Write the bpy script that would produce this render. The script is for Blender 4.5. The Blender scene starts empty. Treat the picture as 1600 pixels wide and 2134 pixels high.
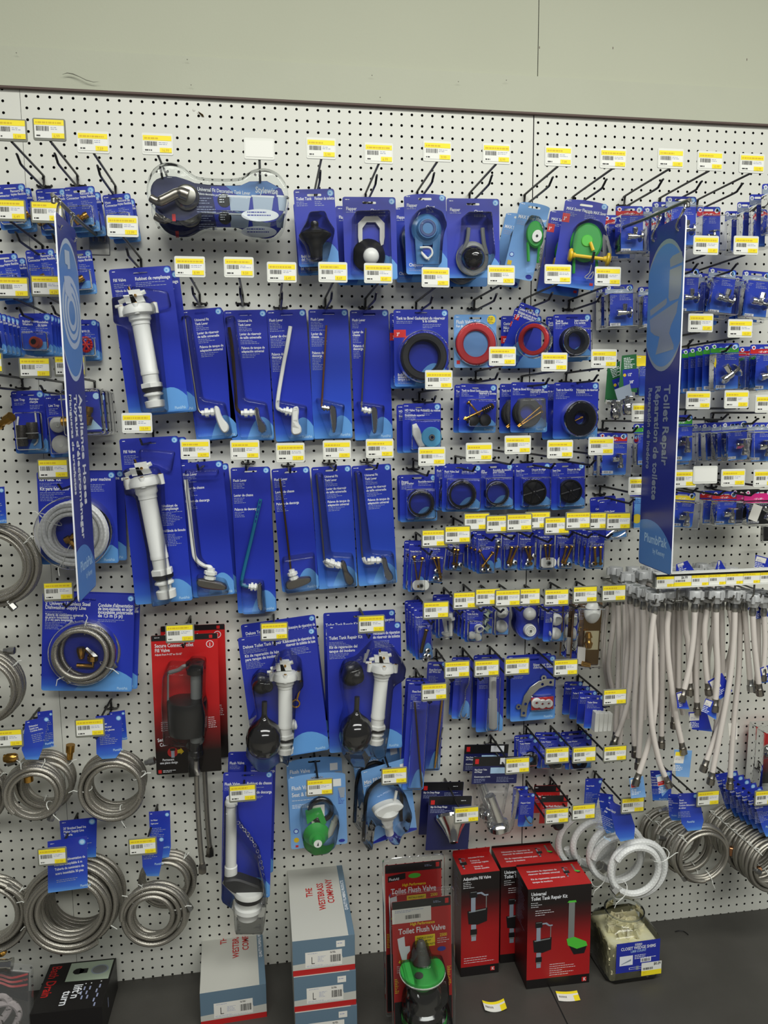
import bpy, math, random
from math import sin, cos, pi, radians, sqrt, atan2
from mathutils import Vector as V, Matrix
from mathutils.geometry import tessellate_polygon

# ---------------------------------------------------------------- units and the photographer's camera
IN = 0.0254            # everything below is laid out in inches (pegboard holes are one inch apart)
ZO = 95.0              # top edge of the pegboard is 95 inches above the floor
FPX, CX, CY, CZ, PITCH, YAW, ROLL = 1605.29, 21.031, -76.922, -28.574, 0.13111, 0.147896, -0.0079886
def _rot(p, y, r):
    B = Matrix(((1, 0, 0), (0, 0, -1), (0, 1, 0)))
    Ry = Matrix(((cos(y), -sin(y), 0), (sin(y), cos(y), 0), (0, 0, 1)))
    Rp = Matrix(((1, 0, 0), (0, cos(p), -sin(p)), (0, sin(p), cos(p))))
    Rr = Matrix(((cos(r), -sin(r), 0), (sin(r), cos(r), 0), (0, 0, 1)))
    return Rr @ Rp @ B @ Ry
RC = _rot(PITCH, YAW, ROLL)
RCT = RC.transposed()
CAM = V((CX, CY, CZ))
def ray(px, py):
    return RCT @ V(((px - 800) / FPX, (py - 1067) / FPX, 1.0))
def at(px, py, d=0.0):
    """point of the place d inches in front of the pegboard that the photograph shows at (px, py)"""
    r = ray(px, py)
    return CAM + r * ((-d - CAM.y) / r.y)
def onplane(px, py, o, n):
    r = ray(px, py)
    return CAM + r * ((o - CAM).dot(n) / r.dot(n))
def ondeck(px, py, z=-87.6):
    r = ray(px, py)
    return CAM + r * ((z - CAM.z) / r.z)

sc = bpy.context.scene
COL = sc.collection

# ---------------------------------------------------------------- materials (all procedural)
def lin(c):
    return tuple(((x / 255) / 12.92 if x / 255 <= .04045 else ((x / 255 + .055) / 1.055) ** 2.4) for x in c) + (1.0,)
MATS = {}
def pbr(name, rgb, rough=.5, metal=0.0, spec=.5, bump=None, ramp=None, trans=0, var=None, coat=0):
    m = bpy.data.materials.new(name); m.use_nodes = True
    nt = m.node_tree; b = nt.nodes['Principled BSDF']
    b.inputs['Base Color'].default_value = lin(rgb)
    b.inputs['Roughness'].default_value = rough
    b.inputs['Metallic'].default_value = metal
    b.inputs['Specular IOR Level'].default_value = spec
    if coat: b.inputs['Coat Weight'].default_value = coat; b.inputs['Coat Roughness'].default_value = .12
    if trans: b.inputs['Transmission Weight'].default_value = trans
    if ramp:                       # printed gradient running up the card
        tc = nt.nodes.new('ShaderNodeTexCoord'); sx = nt.nodes.new('ShaderNodeSeparateXYZ')
        cr = nt.nodes.new('ShaderNodeValToRGB')
        nt.links.new(tc.outputs['Generated'], sx.inputs[0]); nt.links.new(sx.outputs['Z'], cr.inputs[0])
        el = cr.color_ramp.elements
        el[0].position, el[0].color = ramp[0][0], lin(ramp[0][1])
        el[1].position, el[1].color = ramp[-1][0], lin(ramp[-1][1])
        for p, c in ramp[1:-1]:
            e = el.new(p); e.color = lin(c)
        nt.links.new(cr.outputs[0], b.inputs['Base Color'])
    if var:                        # soft mottling: (scale, second colour, amount)
        tc = nt.nodes.new('ShaderNodeTexCoord'); no = nt.nodes.new('ShaderNodeTexNoise')
        no.inputs['Scale'].default_value = var[0]; no.inputs['Detail'].default_value = 5
        mp = nt.nodes.new('ShaderNodeMapRange'); mp.inputs[1].default_value = .4; mp.inputs[2].default_value = .7; mp.inputs[4].default_value = var[2]
        mx = nt.nodes.new('ShaderNodeMix'); mx.data_type = 'RGBA'
        mx.inputs[6].default_value = lin(rgb); mx.inputs[7].default_value = lin(var[1])
        nt.links.new(tc.outputs['Object'], no.inputs[0]); nt.links.new(no.outputs[0], mp.inputs[0])
        nt.links.new(mp.outputs[0], mx.inputs[0]); nt.links.new(mx.outputs[2], b.inputs['Base Color'])
    if bump:
        tc = nt.nodes.new('ShaderNodeTexCoord'); no = nt.nodes.new('ShaderNodeTexNoise')
        no.inputs['Scale'].default_value = bump[0]
        bp = nt.nodes.new('ShaderNodeBump'); bp.inputs['Strength'].default_value = bump[1]; bp.inputs['Distance'].default_value = .002
        nt.links.new(tc.outputs['Object'], no.inputs[0]); nt.links.new(no.outputs[0], bp.inputs['Height'])
        nt.links.new(bp.outputs[0], b.inputs['Normal'])
    MATS[name] = m
    return m
def braid(name, c0, c1, rough, metal, scale):
    m = pbr(name, c0, rough, metal)
    nt = m.node_tree; b = nt.nodes['Principled BSDF']
    uv = nt.nodes.new('ShaderNodeUVMap'); uv.uv_map = 'UVMap'
    outs = []
    for sgn in (1, -1):
        mp = nt.nodes.new('ShaderNodeMapping'); mp.inputs['Rotation'].default_value = (0, 0, sgn * .5)
        wv = nt.nodes.new('ShaderNodeTexWave'); wv.inputs['Scale'].default_value = scale
        nt.links.new(uv.outputs[0], mp.inputs[0]); nt.links.new(mp.outputs[0], wv.inputs[0]); outs.append(wv)
    mu = nt.nodes.new('ShaderNodeMath'); mu.operation = 'MULTIPLY'
    nt.links.new(outs[0].outputs[1], mu.inputs[0]); nt.links.new(outs[1].outputs[1], mu.inputs[1])
    mx = nt.nodes.new('ShaderNodeMix'); mx.data_type = 'RGBA'
    mx.inputs[6].default_value = lin(c1); mx.inputs[7].default_value = lin(c0)
    nt.links.new(mu.outputs[0], mx.inputs[0]); nt.links.new(mx.outputs[2], b.inputs['Base Color'])
    bp = nt.nodes.new('ShaderNodeBump'); bp.inputs['Strength'].default_value = .35; bp.inputs['Distance'].default_value = .001
    nt.links.new(mu.outputs[0], bp.inputs['Height']); nt.links.new(bp.outputs[0], b.inputs['Normal'])
def clear(name, tint, haze, fres, bump=0, rough=.06):
    m = bpy.data.materials.new(name); m.use_nodes = True
    nt = m.node_tree; nt.nodes.clear()
    out = nt.nodes.new('ShaderNodeOutputMaterial'); tr = nt.nodes.new('ShaderNodeBsdfTransparent'); tr.inputs[0].default_value = lin(tint)
    gl = nt.nodes.new('ShaderNodeBsdfGlossy'); gl.inputs['Roughness'].default_value = rough
    df = nt.nodes.new('ShaderNodeBsdfDiffuse'); df.inputs[0].default_value = (.8, .82, .82, 1)
    lw = nt.nodes.new('ShaderNodeFresnel'); lw.inputs['IOR'].default_value = fres
    a = nt.nodes.new('ShaderNodeMixShader'); a.inputs[0].default_value = haze
    b = nt.nodes.new('ShaderNodeMixShader')
    nt.links.new(tr.outputs[0], a.inputs[1]); nt.links.new(df.outputs[0], a.inputs[2])
    nt.links.new(lw.outputs[0], b.inputs[0]); nt.links.new(a.outputs[0], b.inputs[1]); nt.links.new(gl.outputs[0], b.inputs[2])
    if bump:
        tc = nt.nodes.new('ShaderNodeTexCoord'); no = nt.nodes.new('ShaderNodeTexNoise'); no.inputs['Scale'].default_value = 45
        bp = nt.nodes.new('ShaderNodeBump'); bp.inputs['Strength'].default_value = bump; bp.inputs['Distance'].default_value = .003
        nt.links.new(tc.outputs['Object'], no.inputs[0]); nt.links.new(no.outputs[0], bp.inputs['Height'])
        nt.links.new(bp.outputs[0], gl.inputs['Normal']); nt.links.new(bp.outputs[0], lw.inputs['Normal'])
    nt.links.new(b.outputs[0], out.inputs[0]); MATS[name] = m
NAVY = [(0, (86, 146, 220)), (.06, (54, 96, 200)), (.16, (38, 58, 176)), (.5, (35, 51, 170)), (1, (44, 54, 158))]
pbr('card_navy', (34, 44, 138), .3, ramp=NAVY, spec=.4)
pbr('card_royal', (34, 60, 150), .3, ramp=[(0, (96, 156, 226)), (.1, (58, 108, 208)), (.3, (42, 72, 186)), (1, (44, 56, 164))], spec=.4)
pbr('card_sky', (110, 155, 205), .35, ramp=[(0, (128, 172, 222)), (.4, (104, 150, 205)), (1, (112, 160, 214))], spec=.4)
pbr('card_red', (190, 30, 32), .32, ramp=[(0, (16, 13, 13)), (.16, (22, 12, 12)), (.34, (120, 16, 20)), (.5, (186, 26, 30)), (.9, (196, 30, 32)), (1, (196, 30, 32))], spec=.4)
pbr('card_brown', (60, 45, 40), .4, var=(40, (120, 95, 70), 1))
pbr('card_white', (226, 228, 226), .5)
pbr('card_back', (150, 120, 88), .8)
pbr('navy', (38, 50, 158), .35); pbr('darknavy', (28, 33, 84), .35); pbr('sky', (98, 158, 222), .35); pbr('pale', (176, 210, 240), .35)
pbr('inkwhite', (232, 235, 240), .5); pbr('inkgrey', (150, 158, 190), .5); pbr('inkblack', (22, 22, 24), .4); pbr('inkred', (200, 34, 34), .4)
pbr('inkyellow', (240, 215, 40), .5); pbr('inkgreen', (60, 150, 50), .4); pbr('inkorange', (212, 180, 28), .6); pbr('taggreen', (34, 98, 56), .4)
pbr('silverprint', (158, 170, 186), .3, metal=.3); pbr('bannernavy', (38, 48, 138), .3); pbr('bannersky', (88, 138, 205), .3)
pbr('green', (44, 150, 60), .35); pbr('limegreen', (80, 190, 60), .35); pbr('yellowplastic', (228, 190, 30), .35)
pbr('white', (226, 228, 222), .35); pbr('offwhite', (206, 208, 198), .5); pbr('wax', (205, 206, 200), .6); pbr('cream', (196, 188, 150), .6)
pbr('black', (18, 18, 19), .28); pbr('rubber', (26, 27, 29), .55); pbr('blackgloss', (10, 10, 11), .08, coat=.6)
pbr('redrubber', (190, 40, 44), .45); pbr('orangerubber', (176, 74, 56), .6); pbr('greyplastic', (120, 124, 122), .4); pbr('teal', (26, 104, 140), .4)
pbr('nutgrey', (176, 178, 178), .4, coat=.3); pbr('bluetrans', (70, 120, 170), .2); pbr('discblue', (90, 180, 225), .45)
pbr('chrome', (215, 215, 212), .12, 1); pbr('steel', (170, 170, 166), .3, 1); pbr('zinc', (190, 192, 190), .28, 1)
pbr('nickel', (150, 146, 138), .32, 1); pbr('brass', (196, 150, 74), .25, 1); pbr('copper', (196, 140, 100), .3, 1); pbr('darkbrass', (120, 96, 60), .35, 1)
pbr('hook', (62, 61, 60), .38, .8); pbr('hooklight', (120, 120, 116), .35, .9)
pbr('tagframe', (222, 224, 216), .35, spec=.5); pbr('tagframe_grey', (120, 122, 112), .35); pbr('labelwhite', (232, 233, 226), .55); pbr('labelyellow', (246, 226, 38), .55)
pbr('pegboard', (226, 227, 217), .42, spec=.4); pbr('holeback', (16, 15, 14), .9)
pbr('wallpaint', (189, 192, 171), .75, bump=(220, .08), var=(3, (185, 188, 167), .5)); pbr('trimpaint', (188, 191, 171), .7, bump=(150, .1), var=(6, (184, 187, 167), .6))
pbr('trimshadowline', (96, 78, 72), .7); pbr('deck', (64, 62, 58), .5, bump=(300, .1), var=(9, (72, 70, 66), .7))  # first colour: painted shadow under the trim, also small marks on the wall
pbr('signlight', (186, 202, 224), .35); pbr('stemgrey', (66, 66, 62), .4); pbr('deckseam', (20, 20, 20), .8)
pbr('floorvinyl', (150, 146, 136), .5); pbr('crack', (120, 120, 108), .8)
pbr('boxwhite', (190, 190, 182), .5); pbr('boxslate', (96, 120, 138), .5); pbr('boxred', (180, 30, 30), .42); pbr('boxblack', (26, 24, 24), .42)
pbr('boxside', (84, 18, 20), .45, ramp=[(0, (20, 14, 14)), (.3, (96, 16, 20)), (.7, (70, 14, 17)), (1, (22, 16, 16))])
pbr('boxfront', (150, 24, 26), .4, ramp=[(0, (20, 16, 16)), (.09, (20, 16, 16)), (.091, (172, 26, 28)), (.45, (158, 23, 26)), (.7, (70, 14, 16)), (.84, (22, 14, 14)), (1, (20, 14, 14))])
pbr('mesh', (104, 100, 94), .5, .6, var=(600, (60, 58, 54), 1)); pbr('shim', (214, 206, 164), .6, var=(30, (228, 221, 190), 1))
pbr('hoseghost', (200, 190, 190), .4); pbr('photo_grey', (170, 185, 165), .5); pbr('paper', (224, 222, 214), .6)
braid('ssbraid', (238, 235, 226), (128, 124, 114), .27, .78, 3.2); braid('whitebraid', (238, 231, 224), (204, 197, 190), .45, 0, 5); braid('whitetube', (232, 234, 232), (216, 218, 216), .35, 0, 1)
clear('clear', (254, 254, 255), .008, 1.34, .25, .04); clear('clearbag', (240, 240, 240), .10, 1.4, 1.0, .12); clear('clearthick', (244, 247, 247), .015, 1.36, .06, .04)
clear('clearframe', (244, 246, 246), .006, 1.28, .05, .05)
clear('bluefilm', (150, 190, 230), .1, 1.4, .3)

# ---------------------------------------------------------------- mesh collector
class M:
    def __init__(s): s.v, s.f, s.m, s.mats, s.uv = [], [], [], [], {}
    def mi(s, name):
        if name not in s.mats: s.mats.append(name)
        return s.mats.index(name)
    def add(s, vs, fs, mat):
        o = len(s.v); k = s.mi(mat)
        s.v.extend(tuple(x) for x in vs)
        for f in fs: s.f.append(tuple(i + o for i in f)); s.m.append(k)
        return o
    def box(s, x0, x1, y0, y1, z0, z1, mat, b=0):
        if b:
            pts = [(x0 + b, z0), (x1 - b, z0), (x1, z0 + b), (x1, z1 - b), (x1 - b, z1), (x0 + b, z1), (x0, z1 - b), (x0, z0 + b)]
            return s.prism(pts, y0, y1, mat, bev=b)
        vs = [(x, y, z) for x in (x0, x1) for y in (y0, y1) for z in (z0, z1)]
        s.add(vs, [(0, 1, 3, 2), (4, 6, 7, 5), (0, 4, 5, 1), (2, 3, 7, 6), (0, 2, 6, 4), (1, 5, 7, 3)], mat)
    def hexa(s, p, mat):
        """eight corners: front TL TR BR BL, back TL TR BR BL"""
        s.add(p, [(0, 3, 2, 1), (4, 5, 6, 7), (0, 1, 5, 4), (3, 7, 6, 2), (0, 4, 7, 3), (1, 2, 6, 5)], mat)
    def prism(s, poly, y0, y1, mat, holes=(), bev=0, side=None):
        """poly in (x, z); front at y0, back at y1"""
        loops = [list(poly)] + [list(h) for h in holes]
        flat = [p for l in loops for p in l]
        tri = tessellate_polygon([[V((p[0], p[1], 0)) for p in l] for l in loops])
        n = len(flat)
        if bev:
            ins = inset(loops[0], bev); fr = ins + flat[len(ins):]
            o = s.add([(x, y0, z) for x, z in fr], tri, mat)
            o2 = s.add([(x, y0 + bev, z) for x, z in flat], [], mat)
        else:
            o = s.add([(x, y0, z) for x, z in flat], tri, mat); o2 = o
        o3 = s.add([(x, y1, z) for x, z in flat], [t[::-1] for t in tri], side or mat)
        k = s.mi(side or mat); st = 0
        for l in loops:
            for i in range(len(l)):
                a, b = st + i, st + (i + 1) % len(l)
                if bev: s.f.append((o + a, o + b, o2 + b, o2 + a)); s.m.append(k)
                s.f.append((o2 + a, o2 + b, o3 + b, o3 + a)); s.m.append(k)
            st += len(l)
    def tube(s, path, r, mat, seg=8, closed=False, uvs=True, caps=True):
        path = [V(p) for p in path]; n = len(path)
        rr = r if isinstance(r, (list, tuple)) else [r] * n
        tg = []
        for i in range(n):
            a = path[(i - 1) % n] if closed or i else path[0]
            b = path[(i + 1) % n] if closed or i < n - 1 else path[-1]
            t = b - a
            tg.append(t.normalized() if t.length > 1e-9 else V((0, 0, 1)))
        up = V((0, 1, 0)) if abs(tg[0].y) < .9 else V((1, 0, 0))
        nn = (up - tg[0] * up.dot(tg[0])).normalized()
        vs, L = [], 0; us = []
        for i in range(n):
            nn = nn - tg[i] * nn.dot(tg[i])
            nn = nn.normalized() if nn.length > 1e-6 else V((1, 0, 0))
            bb = tg[i].cross(nn)
            if i: L += (path[i] - path[i - 1]).length
            for k in range(seg):
                an = 2 * pi * k / seg
                vs.append(path[i] + (nn * cos(an) + bb * sin(an)) * rr[i]); us.append((L, k / seg * 2 * pi * rr[i]))
        fs = []
        for i in range(n if closed else n - 1):
            j = (i + 1) % n
            for k in range(seg):
                k2 = (k + 1) % seg
                fs.append((i * seg + k, i * seg + k2, j * seg + k2, j * seg + k))
        if caps and not closed:
            fs.append(tuple(range(seg))[::-1]); fs.append(tuple((n - 1) * seg + k for k in range(seg)))
        o = s.add(vs, fs, mat)
        if uvs:
            for i, u in enumerate(us): s.uv[o + i] = u
    def lathe(s, A, B, prof, mat, seg=20):
        """prof: (t along A->B, 0..1, radius in inches)"""
        A, B = V(A), V(B); ax = (B - A); L = ax.length; ax = ax / L
        up = V((0, 1, 0)) if abs(ax.y) < .9 else V((1, 0, 0))
        n = (up - ax * up.dot(ax)).normalized(); b = ax.cross(n)
        vs = []
        for t, r in prof:
            for k in range(seg):
                an = 2 * pi * k / seg
                vs.append(A + ax * (t * L) + (n * cos(an) + b * sin(an)) * max(r, .001))
        fs = [(i * seg + k, i * seg + (k + 1) % seg, (i + 1) * seg + (k + 1) % seg, (i + 1) * seg + k) for i in range(len(prof) - 1) for k in range(seg)]
        fs += [tuple(range(seg))[::-1], tuple((len(prof) - 1) * seg + k for k in range(seg))]
        s.add(vs, fs, mat)
    def sphere(s, c, r, mat, sy=1, sz=1, seg=18, rings=10):
        prof = [(.5 - .5 * cos(pi * i / rings), sin(pi * i / rings)) for i in range(rings + 1)]
        vs = [(c[0] + r * q * cos(2 * pi * k / seg), c[1] + r * q * sin(2 * pi * k / seg) * sy, c[2] + r * sz * (1 - 2 * t)) for t, q in prof for k in range(seg)]
        fs = [(i * seg + k, i * seg + (k + 1) % seg, (i + 1) * seg + (k + 1) % seg, (i + 1) * seg + k) for i in range(rings) for k in range(seg)]
        s.add(vs, fs, mat)
    def ring(s, c, Ro, Ri, y0, y1, mat, seg=36, sx=1, sz=1):
        """flat washer facing the viewer with rounded edges; y0 front"""
        q = (Ro - Ri) * .18; t = y1 - y0
        pr = [(Ri, y1), (Ri, y0 + q), (Ri + q, y0), (Ro - q, y0), (Ro, y0 + q), (Ro, y1)]
        vs = [(c[0] + r * cos(2 * pi * k / seg) * sx, y, c[1] + r * sin(2 * pi * k / seg) * sz) for r, y in pr for k in range(seg)]
        fs = [(i * seg + k, ((i + 1) % 6) * seg + k, ((i + 1) % 6) * seg + (k + 1) % seg, i * seg + (k + 1) % seg) for i in range(6) for k in range(seg)]
        s.add(vs, fs, mat)
def inset(poly, d):
    """move a closed polygon inwards by d along its vertex normals"""
    n = len(poly); ar = sum(poly[i][0] * poly[(i + 1) % n][1] - poly[(i + 1) % n][0] * poly[i][1] for i in range(n))
    sg = 1 if ar > 0 else -1; out = []
    for i in range(n):
        a, p, b = V(poly[i - 1]).to_2d(), V(poly[i]).to_2d(), V(poly[(i + 1) % n]).to_2d()
        e1, e2 = (p - a), (b - p)
        e1 = e1.normalized() if e1.length > 1e-9 else V((1, 0)); e2 = e2.normalized() if e2.length > 1e-9 else e1
        nn = V((-e1.y - e2.y, e1.x + e2.x)) * sg
        nn = nn.normalized() if nn.length > 1e-6 else V((-e1.y, e1.x)) * sg
        out.append((p.x + nn.x * d, p.y + nn.y * d))
    return out
def rrect(x0, z0, x1, z1, r, n=4):
    r = min(r, (x1 - x0) / 2.01, (z1 - z0) / 2.01); out = []
    for cx, cz, a0 in ((x1 - r, z0 + r, -90), (x1 - r, z1 - r, 0), (x0 + r, z1 - r, 90), (x0 + r, z0 + r, 180)):
        for i in range(n + 1):
            a = radians(a0 + 90 * i / n); out.append((cx + r * cos(a), cz + r * sin(a)))
    return out
def circ(cx, cz, r, n=24, sx=1, sz=1, a0=0):
    return [(cx + r * sx * cos(2 * pi * i / n + a0), cz + r * sz * sin(2 * pi * i / n + a0)) for i in range(n)]
def chaikin(poly, k=2):
    for _ in range(k):
        out = []
        for i in range(len(poly)):
            a, b = poly[i], poly[(i + 1) % len(poly)]
            out += [(a[0] * .75 + b[0] * .25, a[1] * .75 + b[1] * .25), (a[0] * .25 + b[0] * .75, a[1] * .25 + b[1] * .75)]
        poly = out
    return poly
def fillet(poly, r=.32, n=4):
    out = []
    for i in range(len(poly)):
        a, p, b = V(poly[i - 1]), V(poly[i]), V(poly[(i + 1) % len(poly)])
        c1 = p + (a - p) * min(.45, r / max((a - p).length, 1e-6)); c2 = p + (b - p) * min(.45, r / max((b - p).length, 1e-6))
        out += [tuple(c1 * (1 - t) ** 2 + p * 2 * t * (1 - t) + c2 * t * t) for t in [k / n for k in range(n + 1)]]
    return out
def spline(pts, n=8):
    """Catmull-Rom through the points"""
    P_ = [V(p) for p in pts]; out = []
    if len(P_) < 3: return P_
    for i in range(len(P_) - 1):
        a, b, c, d = P_[max(i - 1, 0)], P_[i], P_[i + 1], P_[min(i + 2, len(P_) - 1)]
        for k in range(n):
            t = k / n
            out.append(.5 * ((2 * b) + (c - a) * t + (2 * a - 5 * b + 4 * c - d) * t * t + (3 * b - a - 3 * c + d) * t ** 3))
    return out + [P_[-1]]

# ---------------------------------------------------------------- objects
def build(name, m, parent=None, label=None, kind=None, smooth=40):
    me = bpy.data.meshes.new(name)
    me.from_pydata([(x * IN, y * IN, z * IN) for x, y, z in m.v], [], m.f)
    for n in m.mats: me.materials.append(MATS[n])
    me.polygons.foreach_set('material_index', m.m)
    if m.uv:
        ul = me.uv_layers.new(name='UVMap'); g = m.uv
        li = [0] * len(me.loops); me.loops.foreach_get('vertex_index', li)
        fl = []
        for i in li: fl.extend(g.get(i, (0, 0)))
        ul.data.foreach_set('uv', fl)
    me.polygons.foreach_set('use_smooth', [True] * len(m.f))
    me.set_sharp_from_angle(angle=radians(smooth))
    me.update()
    o = bpy.data.objects.new(name, me); COL.objects.link(o)
    if parent: o.parent = parent
    if label: o['label'] = label
    if kind: o['kind'] = kind
    return o
USED = {}
def settag(o, label, cat, group=None):
    o['label'] = label; o['category'] = cat
    USED[label] = USED.get(label, 0) + 1
    if group: o['group'] = group
def tm(org, ex=V((1, 0, 0)), ey=V((0, 1, 0)), ez=V((0, 0, 1))):
    return Matrix(((ex.x, ey.x, ez.x, org.x * IN), (ex.y, ey.y, ez.y, org.y * IN), (ex.z, ey.z, ez.z, (org.z + ZO) * IN), (0, 0, 0, 1)))
def thing(name, label, cat, mat, group=None):
    o = bpy.data.objects.new(name, None); COL.objects.link(o)
    o.empty_display_size = .02; o.matrix_basis = mat
    settag(o, label, cat, group)
    return o
def dup(root, off, label, group=None, rot=0, drop=()):
    """copy a thing, its parts and their sub-parts; off in inches in world axes"""
    r = root.copy(); COL.objects.link(r)
    r.matrix_basis = Matrix.Translation((off[0] * IN, off[1] * IN, off[2] * IN)) @ root.matrix_basis @ Matrix.Rotation(rot, 4, 'Z')
    settag(r, label, root['category'], group or root.get('group'))
    for ch in root.children:
        if (drop == 'ONLYCARD' and ch.name.split('.')[0] not in ('card', 'braided_hose', 'hose_nut', 'clear_frame')) or ch.name.split('.')[0] in drop: continue
        c = ch.copy(); COL.objects.link(c); c.parent = r
        for g in ch.children:
            q = g.copy(); COL.objects.link(q); q.parent = c
    return r

# ---------------------------------------------------------------- lettering (built-in font, one mesh per glyph)
GL = {}
def _glyphs():
    cu = bpy.data.curves.new('glyphs', 'FONT'); cu.resolution_u = 2; cu.fill_mode = 'FRONT'; cu.offset = .018
    ob = bpy.data.objects.new('glyphs', cu); COL.objects.link(ob)
    def get(s):
        cu.body = s; bpy.context.view_layer.update()
        e = ob.evaluated_get(bpy.context.evaluated_depsgraph_get()); me = e.to_mesh()
        vs = [(v.co.x, v.co.y) for v in me.vertices]; fs = [tuple(p.vertices) for p in me.polygons]
        e.to_mesh_clear(); return vs, fs
    bar = max(x for x, y in get('|')[0])
    for c in "ABCDEFGHIJKLMNOPQRSTUVWXYZabcdefghijklmnopqrstuvwxyz0123456789$%&'\"-/.,:;!()+éóñÉíáçèàú•®™#":
        vs, fs = get(c); adv = max(x for x, y in get(c + '|')[0]) - bar
        GL[c] = (vs, fs, adv)
    GL[' '] = ([], [], .28)
    bpy.data.objects.remove(ob); bpy.data.curves.remove(cu)
_glyphs()
def twidth(s, size, sx): return sum(GL.get(c, GL[' '])[2] for c in s) * size * sx

# ---------------------------------------------------------------- printed faces
class Fr:
    """a flat printed face: o = its top-left corner, a = unit vector to the right, b = unit vector down, n = towards the reader"""
    def __init__(s, o, a, b, w, h):
        s.o, s.a, s.b, s.w, s.h = V(o), V(a), V(b), w, h; s.n = s.b.cross(s.a)
    def p(s, x, y, lift): return s.o + s.a * x + s.b * y + s.n * lift
    def rect(s, m, u0, v0, u1, v1, mat, lift=.012):
        m.add([s.p(u * s.w, v * s.h, lift) for u, v in ((u0, v0), (u0, v1), (u1, v1), (u1, v0))], [(0, 1, 2, 3)], mat)
    def poly(s, m, pts, mat, lift=.012):
        t = tessellate_polygon([[V((u * s.w, -v * s.h, 0)) for u, v in pts]])
        m.add([s.p(u * s.w, v * s.h, lift) for u, v in pts], t, mat)
    def disc(s, m, u, v, r, mat, lift=.012, n=18, sq=1):
        m.add([s.p(u * s.w + r * cos(2 * pi * i / n), v * s.h - r * sq * sin(2 * pi * i / n), lift) for i in range(n)], [tuple(range(n))], mat)
    def text(s, m, t, u, v, size, mat='inkwhite', sx=.78, align=0, turn=0, lift=.018):
        """baseline starts at (u, v); turn 90 = reads downwards, -90 = reads upwards"""
        x = -align * twidth(t, size, sx); c, k = cos(radians(turn)), sin(radians(turn))
        for ch in t:
            vs, fs, adv = GL.get(ch, GL[' '])
            if vs:
                out = []
                for gx, gy in vs:
                    X, Y = x + gx * size * sx, -gy * size
                    out.append(s.p(u * s.w + X * c - Y * k, v * s.h + X * k + Y * c, lift))
                m.add(out, fs, mat)
            x += adv * size * sx
    def bars(s, m, u, v, wf, n, mat='inkgrey', step=.15, th=.05, rnd=None, lift=.012):
        """lines of print too small to read"""
        rnd = rnd or random.Random(int(u * 97 + v * 1013 + n))
        for i in range(n):
            y = v * s.h + i * step; x = u * s.w; end = u * s.w + wf * s.w * rnd.uniform(.45, 1)
            while x < end:
                l = min(rnd.uniform(.08, .32), end - x)
                if l < .03: break
                m.add([s.p(x, y, lift), s.p(x, y + th, lift), s.p(x + l, y + th, lift), s.p(x + l, y, lift)], [(0, 1, 2, 3)], mat)
                x += l + .05
    def barcode(s, m, u0, v0, u1, v1, n=22, mat='inkblack', lift=.014, seed=3):
        r = random.Random(seed); u = u0; st = (u1 - u0) / n
        while u < u1:
            w = st * r.choice((.4, .6, 1.0)); s.rect(m, u, v0, min(u + w, u1), v1, mat, lift); u += w + st * r.choice((.4, .5, .8))

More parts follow.
